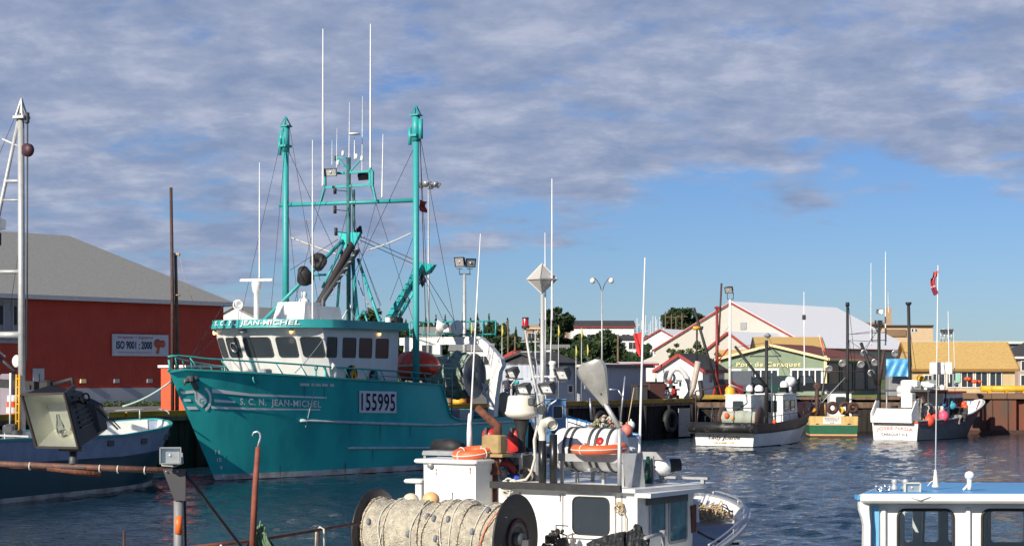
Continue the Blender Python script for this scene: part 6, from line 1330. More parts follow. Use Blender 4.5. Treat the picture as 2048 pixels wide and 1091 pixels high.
for px, lb in ((982, 'left red tank with a domed top behind the rusty exhaust'), (1033, 'right red tank with a domed top beside the black pedestal')):
    q = ax(px, 880, SX + .1); t = thing('fuel_tank', lb, 'tank', FA.w((SX + .1, q.y, zs + .02)), FA.rz)
    mb = MB(); mb.lathe((0, 0, 0), (0, 0, 1), [(0, .15), (.02, .16), (.30, .16), (.37, .13), (.40, .06), (.41, 0)], 18); mb.build('tank', REDP, t); mb = MB(); mb.box((-.02, 0, .34), (.34, .04, .16)); mb.build('strap', DGREY, t)
gear('fender_roll', 'black rubber roll lying left of the orange lifebuoy', 'fender', lambda mb: mb.tube([ax(873, 893, SX + .35), ax(905, 893, SX + .2), ax(924, 897, SX + .2)], [.145, .145, .11], 16), BLACK)
def lifebuoy(name, label, c, axd, Rr, r_, rz=0):
    t = thing(name, label, 'lifebuoy', c, rz); mb = MB(); mb.torus((0, 0, 0), axd, Rr, r_, 30, 10); mb.build('ring', mat('lifebuoy_orange', (.80, .13, .035), .5, col2=(.62, .12, .05), sc=5), t)
    axd = Vector(axd).normalized(); u = axd.orthogonal().normalized(); w = axd.cross(u); mb = MB()
    for k in range(4): a = k * math.pi / 2 + .5; c_ = (u * math.cos(a) + w * math.sin(a)) * Rr; tv = (-u * math.sin(a) + w * math.cos(a)); mb.torus(c_, tv, r_ * 1.06, .012, 14, 5)
    mb.torus((0, 0, 0), axd, Rr + r_ * .95, .012, 30, 5); mb.build('grab_line', WROPE, t); return t
q = ax(945, 906, .1); lifebuoy('lifebuoy', 'orange lifebuoy lying on the white engine box under a white line', FA.w((q.x, q.y, zt_ + .17)), (-.14, .05, 1), .27, .08, FA.rz)
q = ax(1195, 896, .55); lifebuoy('lifebuoy', 'orange lifebuoy laid flat on the grey rack before the striped liferaft canister', FA.w((.62, q.y, q.z)), (-.04, .02, 1), .40, .078, FA.rz)
q = ax(1006, 948, .75); mb = MB(); mb.torus((0, 0, 0), (1, .35, .2), .2, .06, 26, 9); o = mb.build('lifebuoy', mat('dark_red_ring', (.28, .03, .025), .6)); o.location = FA.w((.75, q.y, q.z)); o.rotation_euler = (0, 0, FA.rz); tag(o, 'dark red lifebuoy standing in shade behind the rusty exhaust pipe', 'lifebuoy')  # ring in a darker red than the orange lifebuoys
# black pipes and white elbow
for px, pt, x in ((1085, 880, .25), (1107, 868, .3)):
    q0, q1 = ax(px, 958, x), ax(px, pt, x); mb = MB(); mb.tube([(x, q0.y, zr_ + .04), (x, q0.y, q1.z)], .066, 14); mb.build('black_flue', BLACKG, A)
mb = MB(); e0 = ax(1085, 880, .25); mb.tube([e0, (.25, e0.y, e0.z + .08), ax(1083, 858, .25), ax(1089, 846, .22), ax(1100, 843, .12), ax(1104, 848, -.02)], [.062, .062, .075, .085, .088, .088], 16, caps=False); mb.tube([ax(1104, 848, -.02), ax(1105, 850, -.06)], [.088, .088], 16, caps=False); mb.tube([ax(1101, 845, .08), ax(1104, 848, -.01)], [.07, .07], 14); mb.build('white_elbow', mat('yellowed_white_pipe', (.66, .64, .56), .4, sc=3), A)
mb = MB(); mb.tube([ax(1075, 850, .3), ax(1068, 880, .2), ax(1070, 915, .15), ax(1062, 945, .1), ax(1052, 958, .1), ax(1030, 962, .1)], .022, 7); mb.build('white_hose', WROPE, A)
mb = MB(); 
for i in range(12): q = ax(1018 + random.uniform(-9, 9), 985 + random.uniform(-22, 8), -.12); mb.torus(q, (1, random.uniform(-.5, .5), random.uniform(-.5, .5)), random.uniform(.04, .1), .016, 12, 5)
mb.build('white_line_coil', WROPE, A)
gear('blue_bag', 'blue cloth bundle in shade left of the black flues', 'bag', lambda mb: (mb.ell(ax(1030, 955, .8), (.16, .2, .08), 12, 8), mb.ell(ax(1022, 958, .8), (.1, .14, .07), 10, 6)), mat('royal_blue_cloth', (.02, .06, .35), .7))
# liferaft canister on its rack
RX = 1.15; c0, c1 = ax(1117, 897, RX), ax(1246, 899, RX); cz_ = (c0.z + c1.z) / 2
t = thing('liferaft_canister', 'white liferaft canister with dark straps on the grey rack above the deckhouse', 'liferaft', FA.w((RX, (c0.y + c1.y) / 2, cz_)), FA.rz); L_ = (c0.y - c1.y)
mb = MB(); mb.lathe((0, L_ / 2, 0), (0, -1, 0), [(0, 0), (.0, .26), (.05, .34), (.1, .36), (L_ * .49, .37), (L_ * .5, .385), (L_ * .51, .37), (L_ - .1, .36), (L_ - .05, .34), (L_, .26), (L_, 0)], 30); mb.build('canister', WHITE2, t)
mb = MB()
for f_ in (.2, .3, .58, .68, .86): mb.lathe((0, L_ / 2 - L_ * f_ - .02, 0), (0, -1, 0), [(0, .37), (0, .385), (.045, .385), (.045, .37)], 30)
mb.build('strap', DGREY, t); q = ax(1209, 878, RX); mb = MB(); mb.lathe((-.33, -L_ * .28, .16), (-1, 0, .45), [(0, .07), (.012, .07), (.012, 0)], 16); mb.build('label_disc', REDP, t)
rk0, rk1 = ax(1112, 913, .55), ax(1292, 915, .55); zk = rk0.z
mb = MB(); mb.box((.55, (rk0.y + rk1.y) / 2 + .1, zk), (.05, rk0.y - rk1.y - .2, .13)); mb.box((1.75, (rk0.y + rk1.y) / 2 + .1, zk), (.05, rk0.y - rk1.y - .2, .13))
for y in (rk0.y - .1, ax(1245, 915, .55).y): 
    for x in (.58, 1.72): mb.bar((x, y, zr_), (x, y, zk), .05)
for y in (-.25, .25): mb.bar((.6, (c0.y + c1.y) / 2 + y, zk - .2), (1.7, (c0.y + c1.y) / 2 + y, zk - .2), .05); mb.bar((RX, (c0.y + c1.y) / 2 + y, zk - .2), (RX, (c0.y + c1.y) / 2 + y, zr_), .05)
mb.build('canister_rack', GREY, A)
e0, e1, e2 = ax(1248, 906, .4), ax(1284, 906, .6), ax(1250, 968, .3)
mb = MB(); mb.prism([e0, e1, Vector((.6, e1.y - .06, zr_ + .05)), Vector((.35, ax(1256, 968, .35).y, zr_ + .05))], (.12, .1, 0)); mb.build('wind_deflector', GREY, A)
# street lamp head on its pole
q = ax(1239, 900, -.0); pole(A, (.0, q.y, zr_), (.0, q.y, ax(1239, 848, 0).z), .038, GALV, 'lamp_pole'); pole(A, (-.0, q.y, ax(1239, 855, 0).z), ax(1206, 800, -.05), .045, GALV, 'lamp_arm')
LA, LBt = ax(1213, 812, -.05), ax(1176, 722, -.18); axd = (LBt - LA); Ll = axd.length; axd.normalize(); nr_ = Vector((-1, -.18, -.12)); nr_ = (nr_ - axd * nr_.dot(axd)).normalized(); sd_ = axd.cross(nr_)
rows = []; lens = []
pr0 = [(0, .05, .05), (.12, .08, .09), (.35, .15, .15), (.6, .22, .19), (.8, .26, .20), (.92, .235, .17), (.985, .15, .1), (1.0, .03, .03)]
prof = []
for (a, b) in zip(pr0, pr0[1:]):
    for k in range(3): s_ = k / 3; prof.append(tuple(lerp(a[i], b[i], s_) for i in range(3)))
prof.append(pr0[-1]); prof = [prof[0]] + [(prof[i][0], (prof[i - 1][1] + 2 * prof[i][1] + prof[i + 1][1]) / 4, (prof[i - 1][2] + 2 * prof[i][2] + prof[i + 1][2]) / 4) for i in range(1, len(prof) - 1)] + [prof[-1]]
for f_, w_, d_ in prof:
    c = LA + axd * (Ll * f_); rows.append([c + sd_ * (w_ * math.cos(a)) - nr_ * (d_ * math.sin(a)) for a in (math.pi * j / 12 for j in range(13))]); lens.append((c, w_))
mb = MB(); mb.grid(rows, 0, True); mb.grid([[c + sd_ * w_, c + sd_ * w_ * .84 + nr_ * .015, c + sd_ * w_ * .84] for c, w_ in lens], 0, False); mb.grid([[c - sd_ * w_, c - sd_ * w_ * .84 + nr_ * .015, c - sd_ * w_ * .84] for c, w_ in lens], 0, False); lh = mb.build('lamp_head', mat('lamp_housing', (.17, .18, .19), .45, .3, col2=(.18, .18, .18), sc=6), A)
mb = MB(); mb.grid([[c + sd_ * (w_ * .86 * k) + nr_ * (.02 + (.05 if f_ > .3 else .0) * (1 - k * k) * math.sin(min(1, (f_ - .3) / .7) * math.pi) ** .5 if f_ > .3 else .02) for k in (-1, -.6, -.2, .2, .6, 1)] for (f_, _, _), (c, w_) in list(zip(prof, lens))[1:-1]], 0, True); mb.build('lens', mat('frosted_lens', (.27, .27, .25), .3, col2=(.17, .17, .165), sc=7, amt=.6), lh)
mb = MB(); 
for f_, k in ((.28, 0), (.94, 0)): mb.ell(LA + axd * (Ll * f_) + nr_ * .03, .016, 8, 5)
mb.build('screw', DGREY, lh)
whip(1279, 904, 1290, 515, .8, .022, par=A, fr=FA, plane='x')
# white searchlight on the bow side of the roof
q = ax(1322, 932, 1.9); mb = MB(); mb.lathe(q, (.75, -.9, .1), [(-.17, 0), (-.16, .07), (-.1, .14), (0, .165), (.12, .15), (.14, .12)], 20); s_ = mb.build('searchlight', WHITE2, A)
mb = MB(); mb.lathe(q + Vector((.75, -.9, .1)).normalized() * .12, (.75, -.9, .1), [(0, .12), (.22, .105), (.22, 0)], 18); mb.build('hood', BLACK, s_)
mb = MB(); mb.box(q + Vector((-.16, .05, 0)), (.012, .07, .03)); mb.build('badge', BLACK, s_)
mb = MB(); mb.tube([(q.x, q.y, q.z - .14), (q.x, q.y, zr_ + .05)], .025, 8); mb.box((q.x, q.y, zr_ + .08), (.16, .16, .05)); mb.build('searchlight_foot', GREY, A)
mb = MB(); mb.box((1.95, -1.55, zr_ + .14), (.08, .9, .04)); mb.box((1.95, -1.2, zr_ + .09), (.06, .06, .08)); mb.box((1.95, -1.9, zr_ + .09), (.06, .06, .08)); mb.build('roof_bar', GREY, A)
mb = MB(); q = ax(1296, 935, 1.6); mb.tube([q + Vector((0, 0, .2)), q, q - Vector((0, 0, .28))], [.03, .06, .07], 8); mb.build('green_bottle_lamp', mat('dark_green_glass', (.01, .05, .03), .2), A)
# masts over the roof: radar reflector mast, red lamp mast, ladder aerial
MX = 1.0
m0, m1 = ax(1085, 905, MX), ax(1085, 588, MX); pole(A, (MX, m0.y, zr_), (MX, m1.y, m1.z), .05, GALV, 'reflector_mast', r2=.035)
q = ax(1084, 558, MX); mb = MB(); hw, ht, hb = .265, .27, .25
ring = [Vector((q.x + hw * math.cos(a), q.y + hw * math.sin(a), q.z)) for a in (R(20) + k * math.pi / 2 for k in range(4))]
tp, bt = q + Vector((0, 0, ht)), q - Vector((0, 0, hb)); cc = q
# three crossed plates of a real reflector, skinned
mb.add(ring + [tp, bt], [(0, 1, 4), (1, 2, 4), (2, 3, 4), (3, 0, 4), (1, 0, 5), (2, 1, 5), (3, 2, 5), (0, 3, 5)]); 
for i in range(4): mb.bar(ring[i], tp, .014); mb.bar(ring[i], bt, .014); mb.bar(ring[i], ring[(i + 1) % 4], .02)
mb.build('radar_reflector', mat('dull_aluminium', (.52, .50, .46), .5, .2, col2=(.44, .43, .40), sc=1.5), A)
whip(1104, 640, 1104, 357, MX, .018, par=A, fr=FA, plane='x'); pole(A, ax(1100, 780, MX), ax(1103, 640, MX), .016, GALV, 'antenna_pole'); whip(1091, 640, 1090, 465, MX + .2, .014, par=A, fr=FA, plane='x'); pole(A, ax(1090, 760, MX + .2), ax(1091, 640, MX + .2), .016, GALV, 'antenna_pole')
b0, b1, b2 = ax(1082, 830, MX), ax(1060, 720, MX), ax(1050, 655, MX); mb = MB(); mb.tube([(MX, b0.y, zr_), b0, b1, b2], [.035, .035, .028, .02], 8); mb.build('lamp_mast', GALV, A)
mb = MB(); q = ax(1051, 655, MX); mb.lathe(q, (0, 0, 1), [(0, .06), (.02, .07), (.04, .055), (.15, .055), (.17, .045), (.17, 0)], 14); rl = mb.build('red_lamp', mat('red_lamp_glass', (.42, .012, .02), .15), A); mb = MB(); mb.lathe(q - Vector((0, 0, .01)), (0, 0, 1), [(0, .0), (0, .068), (.045, .07), (.045, .05)], 14); mb.lathe(q + Vector((0, 0, .15)), (0, 0, 1), [(0, .058), (.03, .055), (.03, 0)], 14); mb.build('lamp_collar', BLACK, rl)
lx, ly = MX + .15, ax(1071, 700, MX + .15).y; mb = MB(); mb.tube([(lx, ly, zr_), (lx, ly, ax(1071, 660, lx).z)], .016, 6)
for py in (683, 703): z = ax(1071, py, lx).z; mb.tube([(lx, ax(1042, py, lx).y, z), (lx, ax(1080, py, lx).y, z)], .012, 6)
z = ax(1071, 665, lx).z
for dy in (-.05, .05): mb.tube([(lx, ly, z - .05), (lx, ly + dy, z + .05)], .014, 5)
for py0, py1, dy in ((715, 760, .08), (715, 760, -.09)): mb.tube([(lx, ly, ax(1071, py0, lx).z), (lx, ly + dy, ax(1071, py1, lx).z)], .01, 5)
mb.build('ladder_aerial', GALV, A)
# lamp cluster
for px, py, w_, hh in ((1028, 742, .17, .15), (1051, 774, .24, .15), (1098, 772, .26, .17), (1129, 743, .23, .19)):
    q = ax(px, py, MX - .15); flood(A, q, (-.8, .25, -.5), w_ * 1.15, hh * 1.15, .16, DGREY, lens=BRT)
mb = MB()
for py, a, b in ((757, 1020, 1062), (752, 1066, 1145), (788, 1040, 1112)): mb.bar(ax(a, py, MX), ax(b, py, MX), .025)
mb.build('lamp_bracket', GALV, A)
mb = MB(); q = ax(1105, 762, MX); mb.lathe(q, (0, 0, 1), [(0, .05), (.05, .05), (.06, .075), (.09, .075), (.1, .04), (.2, .04), (.22, .055), (.28, .05), (.3, .07), (.34, .06), (.35, 0)], 14); mb.build('white_beacon', WHITE2, A)
q = ax(1043, 830, MX - .1); mb = MB(); mb.lathe(q - Vector((0, 0, .02)), (0, 0, 1), [(-.05, 0), (-.05, .12), (0, .25), (.045, .285), (.075, .287), (.09, .27), (.34, .232), (.36, .215), (.365, 0)], 28); mb.build('radome', OFFW, A)
mb = MB(); mb.lathe((q.x, q.y, zs), (0, 0, 1), [(0, .13), (.03, .13), (.05, .06), (.3, .07), (q.z - zs - .02, .15)], 16); mb.build('radome_pedestal', BLACK, A)
mb = MB(); q = ax(1063, 803, MX - .3); mb.cham(q, (.08, .12, .14), .02); mb.build('junction_box', DGREY, A)
mb = MB(); 
for k in range(4): mb.tube([ax(1066, 812 + k, MX - .1), ax(1080 + 4 * k, 808 - 3 * k, MX - .15), ax(1088 + k * 3, 822 - 6 * k, MX - .1), ax(1082, 850, MX - .05)], .009, 5)
mb.build('cable', DGREY, A)
mb = MB(); mb.tube([ax(1085, 815, MX), ax(1095, 812, MX), ax(1112, 800, MX), ax(1116, 786, MX)], .012, 6); mb.tube([ax(1080, 780, MX), ax(1092, 790, MX), ax(1108, 786, MX)], .01, 6); mb.build('conduit', WHITE2, A)
mb = MB(); a = ax(1070, 905, 1.2); mb.cham((1.2, a.y + .12, zs - .25), (.3, .5, .5), .03); mb.build('grey_gear_box', GREY, A)
mb = MB(); q = ax(1040, 918, 1.3); mb.torus(q, (1, .3, 0), .2, .05, 20, 6); mb.build('black_hose_coil', BLACK, A)
rn = random.Random(90)
for i in range(12):
    mb = MB(); q = ax(rn.uniform(1000, 1052), rn.uniform(915, 958), rn.uniform(.5, 1.3))
    if i % 3 == 2: mb.torus(q, (1, rn.uniform(-.5, .5), .3), rn.uniform(.08, .14), .022, 16, 5); mb.build('cable_coil', (BLACK, ROPE, GROPE, BLUEP)[i // 3], A)
    else: mb.cham(q, tuple(rn.uniform(.08, .26) for _ in range(3)), .02, mtx=Matrix.Rotation(rn.uniform(0, 3), 3, 'X')); mb.build('roof_gear', (DGREY, BLACK, BROWN, GREY)[i % 4], A)
for px, py in ((872, 938), (940, 936), (1150, 1000), (1215, 1082), (1040, 985), (1120, 990), (905, 985)):
    mb = MB(); q = ax(px, py, -.37 if px < 960 else -.02); mb.box(q, (.014, .018, .018)); mb.box(q - Vector((0, 0, .05)), (.006, .010, .09)); mb.build('rusty_fixing', RUST, A)
# net drum
DX = -1.75; fr0 = ax(1031, 1072, DX); fl0 = ax(752, 1068, DX); dz = (fr0.z + fl0.z) / 2; Rf = .69
FL = mat('black_steel_flange', (.018, .018, .02), .45, .2, col2=(.05, .04, .035), sc=4, amt=.7)
nd = thing('net_drum', 'black flanged hydraulic net drum across the stern of the foreground gillnetter', 'net drum', FA.w((DX, 0, dz)), FA.rz)
for y, sg_ in ((fr0.y, -1), (fl0.y, 1)):
    mb = MB(); mb.lathe((0, y, 0), (0, sg_, 0), [(-.02, 0), (-.02, Rf), (-.01, Rf + .012), (.01, Rf + .012), (.02, Rf), (.025, Rf - .03), (.025, 0)], 56); f_ = mb.build('flange', FL, nd)
    mb = MB(); mb.lathe((0, y, 0), (0, sg_, 0), [(.02, .30), (.05, .30), (.05, .22), (.03, .2)], 36); mb.lathe((0, y, 0), (0, sg_, 0), [(.0, .12), (.14, .10), (.16, .05), (.16, 0)], 20); mb.build('hub', DGREY, f_)
    mb = MB(); n_ = 40
    for i in range(n_): a = i * 2 * math.pi / n_; mb.ell((math.cos(a) * .31, y + sg_ * .05, math.sin(a) * .31), .022, 6, 4)
    mb.build('drive_chain', RUST, f_)
    mb = MB(); mb.bar((0, y + sg_ * .2, 0), (0, y + sg_ * .2, .5 - dz), .12); mb.bar((-.35, y + sg_ * .2, .5 - dz), (.35, y + sg_ * .2, .5 - dz), .12); mb.build('bearing_post', DGREY, nd)
mb = MB(); mb.tube([(0, fl0.y, 0), (0, fr0.y, 0)], .2, 20); mb.build('core', GREY, nd)
rn = random.Random(31)
NETM = mat('monofilament_net', (.52, .47, .36), .8, col2=(.34, .31, .24), sc=9, amt=1, bump=1.0, bsc=38, lo=.36, hi=.62)
nt = thing('gill_net', 'pale monofilament gill net wound thick on the foreground drum with ropes and grey floats', 'net', FA.w((DX, 0, dz)), FA.rz)
ny, na = 46, 64; ys_ = [lerp(fl0.y - .03, fr0.y + .03, i / (ny - 1)) for i in range(ny)]
def rr(y, a):
    return .535 + .022 * math.sin(y * 7.1 + a * 2) + .020 * math.sin(y * 15 + a) + .014 * math.sin(a * 3 + y * 4) + (.02 if abs(math.sin(y * 3.3)) > .9 else 0)
rows = [[Vector((math.cos(a) * r_, y + rn.uniform(-.008, .008), math.sin(a) * r_)) for a, r_ in ((2 * math.pi * j / na, rr(y, 2 * math.pi * j / na) + rn.uniform(-.010, .010)) for j in range(na))] for y in ys_]
for r_ in rows: r_.append(r_[0])
mb = MB(); mb.grid(rows, 0, True); mb.build('wound_net', NETM, nt)
# loose meshes standing off the roll, ropes and corks
mb = MB()
for i in range(1300):
    y = rn.uniform(ys_[-1], ys_[0]); a = rn.uniform(-.3, 4.2); r0 = rr(y, a); L_ = rn.uniform(.02, .09); d2 = rn.uniform(-.12, .12); a2 = a + rn.uniform(-.16, .16)
    p = Vector((math.cos(a) * r0, y, math.sin(a) * r0)); q = Vector((math.cos(a2) * (r0 + rn.uniform(0, .02)), y + d2, math.sin(a2) * (r0 + rn.uniform(0, .02)))); m_ = (p + q) / 2 * 1.0; m_ = Vector((m_.x * 1.035, m_.y, m_.z * 1.035)) if rn.random() < .5 else m_; mb.tube([p, m_, q], .0017, 3, caps=False, smooth=False, m=rn.choice((0, 0, 1)))
mb.build('loose_mesh', [mat('net_twine', (.66, .63, .55), .8), mat('net_twine_dark', (.25, .24, .21), .8)], nt)
for k in range(13):
    y0 = lerp(ys_[0], ys_[-1], (k + .5) / 13 + rn.uniform(-.02, .02)); y1_ = y0 + rn.uniform(-.35, .35); y1_ = min(ys_[0] - .05, max(ys_[-1] + .05, y1_)); pts = []
    for j in range(26):
        f_ = j / 25; y = lerp(y0, y1_, f_) + .02 * math.sin(f_ * 12 + k); a = lerp(.3, 4.4, f_); r0 = rr(y, a) + .018; pts.append(Vector((math.cos(a) * r0, y, math.sin(a) * r0)))
    mb = MB(); mb.tube(pts, .010, 6); 
    for j in range(0, 25, 1):
        if k % 2 == 0: mb.ell(pts[j].lerp(pts[j + 1], rn.random()), (.017, .022, .017), 6, 4)
    mb.build('lead_line' if k % 2 == 0 else 'head_rope', (_mats['pale_cork'] if 'pale_cork' in _mats else mat('pale_cork', (.55, .47, .36), .8, col2=(.12, .10, .08), sc=22, amt=1)) if k % 2 == 0 else WROPE, nt)
mb = MB(); pts = [Vector((math.cos(a) * .57, lerp(fr0.y + .04, fr0.y + .5, f_), math.sin(a) * .57)) for f_, a in ((j / 20, lerp(1.9, 4.2, j / 20)) for j in range(21))]; mb.tube(pts, .010, 6); mb.build('orange_line', mat('orange_twine', (.62, .13, .04), .8), nt)
for k in range(11):
    y = rn.uniform(ys_[-1] + .1, ys_[0] - .1); a = rn.uniform(2.1, 3.9); r0 = rr(y, a) + .02; tv = Vector((-math.sin(a), rn.uniform(-.4, .4), math.cos(a))).normalized(); mb = MB(); mb.lathe(Vector((math.cos(a) * r0, y, math.sin(a) * r0)) - tv * .055, tv, [(0, 0), (.005, .02), (.03, .033), (.08, .033), (.105, .02), (.11, 0)], 10); mb.build('net_float', mat('grey_net_float', (.17, .18, .21), .6), nt)
def netball(px, py, r_, m_, lab): q = ax(px, py, DX + .1); mb = MB(); mb.ell((0, 0, 0), (r_, r_ * 1.15, r_), 18, 12); o = mb.build('buoy', m_); o.location = FA.w(q); o.rotation_euler = (0, 0, FA.rz); tag(o, lab, 'buoy')
netball(822, 1000, .12, mat('cream_float', (.66, .55, .42), .55), 'cream coloured buoy at the top left of the wound gill net'); netball(862, 998, .125, mat('peach_float', (.72, .42, .18), .5, col2=(.6, .36, .18)), 'peach coloured buoy on the gill net before the white engine box')
netball(829, 1085, .10, mat('peach_float', (.72, .42, .18), .5), 'peach buoy half buried in the wound net at the picture bottom')
# aft deck clutter in front of the deckhouse
def clut(name, label, cat, m_, fn):
    mb = MB(); fn(mb); o = mb.build(name, m_); o.location = (FA.o[0], FA.o[1], 0); o.rotation_euler = (0, 0, FA.rz); tag(o, label, cat)
OILB = mat('black_oilskin', (.012, .013, .016), .35, col2=(.05, .055, .065), sc=5, amt=.7, bump=1, bsc=9)
def cloth(px0, px1, pyt, pyb, x, nx=14, nz=8, amp=.05, seed=1, top=None):
    rn = random.Random(seed); rows = []
    for i in range(nz):
        r_ = []
        for j in range(nx):
            f_ = j / (nx - 1); t0 = top(f_) if top else pyt; q = ax(lerp(px0, px1, f_), lerp(t0, pyb, i / (nz - 1)), x); r_.append(q + Vector((amp * math.sin(j * 1.7 + i * .6) + rn.uniform(-.01, .01), 0, rn.uniform(-.008, .008))))
        rows.append(r_)
    return rows
for nm, lab, a_, b_, x_, tf, sd in (('oilskins', 'black oilskins draped at the foot of the deckhouse window', 1172, 1250, -.35, lambda f_: 1086 - 26 * f_ ** .7, 3), ('oilskins', 'black pointed oilskin hanging by the deckhouse corner', 1243, 1298, -.3, lambda f_: 1078 - 33 * (1 - abs(f_ - .55) * 1.7) if f_ < .75 else 1062 + (f_ - .75) * 70, 5)):
    r_ = cloth(a_, b_, 0, 1125, x_, seed=sd, top=tf); mb = MB(); mb.grid(r_, 0, True); mb.grid([[p + Vector((.05, 0, -.01)) for p in q] for q in r_], 0, True); o = mb.build(nm, OILB); o.location = (FA.o[0], FA.o[1], 0); o.rotation_euler = (0, 0, FA.rz); tag(o, lab, 'oilskins')
rn = random.Random(12)
def engine(mb):
    for i in range(16): mb.cham(ax(rn.uniform(1092, 1128), rn.uniform(1058, 1110), -.4 + rn.uniform(-.1, .1)), (rn.uniform(.05, .16),) * 3, .015, mtx=Matrix.Rotation(rn.uniform(0, 3), 3, 'X'))
    for i in range(5): mb.tube([ax(rn.uniform(1092, 1120), 1060, -.45), ax(rn.uniform(1110, 1135), 1070, -.5), ax(rn.uniform(1120, 1140), 1100, -.5)], .015, 6)
    mb.tube([ax(1112, 1049, -.4), ax(1137, 1051, -.3)], .01, 5); mb.tube([ax(1112, 1049, -.4), ax(1112, 1062, -.4)], .01, 5)
clut('hauler_motor', 'dark greasy hydraulic motor and hoses beside the right drum flange', 'motor', mat('greasy_metal', (.03, .026, .024), .5, .3, col2=(.10, .07, .06), sc=12), engine)
clut('wooden_stick', 'short wooden stick upright before the deckhouse window', 'stick', WOODP, lambda mb: mb.tube([ax(1145, 1064, -.4), ax(1144, 1120, -.4)], .014, 6))
clut('winch_arm', 'grey steel arm with a flange at the deckhouse side', 'winch', GREY, lambda mb: (mb.tube([ay(1290, 1075, -1.9), ay(1322, 1066, -1.9)], .03, 8), mb.tube([ay(1326, 1060, -1.9), ay(1327, 1110, -1.9)], .035, 8), mb.lathe(ay(1326, 1066, -1.9), (0, 1, 0), [(-.04, 0), (-.04, .06), (.04, .06), (.04, 0)], 12)))
# bow gear
rn = random.Random(77); zb = 1.55
def pile(mb):
    c = FA.z(1420, 1035, zb)
    for i in range(30):
        c2 = c + Vector((rn.uniform(-.35, .3), rn.uniform(-.25, .25), .02)); r0 = rn.uniform(.08, .26); f1_, f2_, hh = rn.uniform(0, 6), rn.uniform(0, 6), rn.uniform(.02, .26)
        mb.tube([c2 + Vector((math.cos(a) * r0 * (1 + .35 * math.sin(2 * a + f1_)), math.sin(a) * r0 * (1 + .3 * math.sin(3 * a + f2_)), hh * (.6 + .4 * math.sin(2 * a + f2_)) + .05 * math.sin(5 * a))) for a in (k * .32 for k in range(20))], .013, 5)
clut('rope_pile', 'loose pile of tan rope on the pale bow deck', 'rope', ROPE, pile)
mb = MB(); c = FA.z(1405, 1040, zb); mb.lathe(c + Vector((-.3, .1, 0)), (0, 0, 1), [(0, .16), (.3, .14), (.34, .18), (.4, .18), (.4, 0)], 14); mb.build('windlass', BLUEP if False else WHITE2, A)
mb = MB(); c = FA.z(1478, 1060, 1.6); 
us = [i * .02 for i in range(22)]
for sd in (1, -1): mb.tube([Vector((p.x, (p.y - .05) * sd, h.top(u) + .12)) for u, p in ((u, h.p(u, h.top(u))) for u in us)], .018, 6)
for u in (.02, .1, .2, .3, .4):
    p = h.p(u, h.top(u))
    for sd in (1, -1): mb.tube([(p.x, (p.y - .05) * sd, p.z), (p.x, (p.y - .05) * sd, p.z + .12)], .015, 5)
mb.build('bow_rail', ALU, A)
mb = MB(); a, b = FA.y(1395, 1062, -1.75), FA.y(1478, 1086, -2.3); mb.tube(cat_pts(a, b, .06, 8), .02, 6); mb.build('black_hose', BLACK, A)

# ---------------------------------------------------------------- blue roofed boat at the lower right
RBF = Frame(P(1735, 0, 21).x, 21, 1, -.02)          # x runs to the right along its cabin side, y away from us
t = RB = fthing('cabin_boat', 'white cabin boat with a light blue roof cut by the lower right corner', 'boat', RBF)
ZR = EYE - (990 - CY) / FPX * 21
LB = mat('light_blue_roof', (.10, .33, .62), .4, col2=(.08, .27, .52), sc=2, amt=.5)
mb = MB(); mb.prism([(-.05, .0, ZR - .02), (3.9, .0, ZR - .02), (3.9, 2.7, ZR - .06), (.95, 2.7, ZR - .06), (.42, 1.5, ZR - .05)], (0, 0, .05)); mb.build('roof', LB, t)
mb = MB(); mb.cham((1.95, -.06, ZR - .03), (4.1, .14, .11), .03); mb.bar((-.06, .0, ZR - .035), (.40, 1.5, ZR - .06), .08, .09); mb.build('roof_fascia', WHITE2, t)
mb = MB(); mb.box((-.10, .02, ZR - .02), (.07, .2, .05)); mb.build('blue_block', LB, t)
w0 = .12; zf = ZR - .12; openings = [(RBF.y(1795, 1018, w0).x, RBF.y(1905, 1018, w0).x), (RBF.y(1963, 1018, w0).x, RBF.y(2063, 1018, w0).x), (3.0, 3.55)]; zw1, zw0 = RBF.y(1795, 1018, w0).z, RBF.y(1795, 1018, w0).z - .62
def holewall(y, th, ops, x0, x1, z0, z1, zo0, zo1, mb, r_=.09):
    """wall with rounded openings built from strips round each window"""
    xs = [x0]
    for a, b in ops: xs += [a, b]
    xs.append(x1)
    for i in range(0, len(xs), 2): mb.box(((xs[i] + xs[i + 1]) / 2, y, (z0 + z1) / 2), (xs[i + 1] - xs[i], th, z1 - z0))
    for a, b in ops:
        mb.box(((a + b) / 2, y, (zo1 + z1) / 2), (b - a, th - .004, z1 - zo1)); mb.box(((a + b) / 2, y, (z0 + zo0) / 2), (b - a, th - .004, zo0 - z0))
        for cx_, cz_, sx_, sz_ in ((a, zo1, 1, -1), (b, zo1, -1, -1), (a, zo0, 1, 1), (b, zo0, -1, 1)):
            q = [(cx_, cz_)] + [(cx_ + sx_ * (r_ - r_ * math.sin(k * math.pi / 12)), cz_ + sz_ * (r_ - r_ * math.cos(k * math.pi / 12))) for k in range(7)]
            mb.prism([(u, y - th * .48, v) for u, v in q], (0, th * .96, 0))
mb = MB(); holewall(w0, .05, openings, .0, 3.8, 1.2, zf + .04, zw0, zw1, mb); holewall(2.5, .05, [(.95, 1.06), (1.2, 1.40), (1.53, 1.85), (2.1, 2.54), (2.9, 3.3)], 0.8, 3.8, 1.2, ZR - .08, 1.95, 2.38, mb, r_=.05)
mb.bar((.02, .15, (1.2 + zf) / 2), (.62, 2.2, (1.2 + zf) / 2), .05, zf - 1.2); mb.box((3.8, 1.3, (1.2 + zf) / 2), (.05, 2.4, zf - 1.2)); CBW = mb.build('cabin', WHITE2, t)
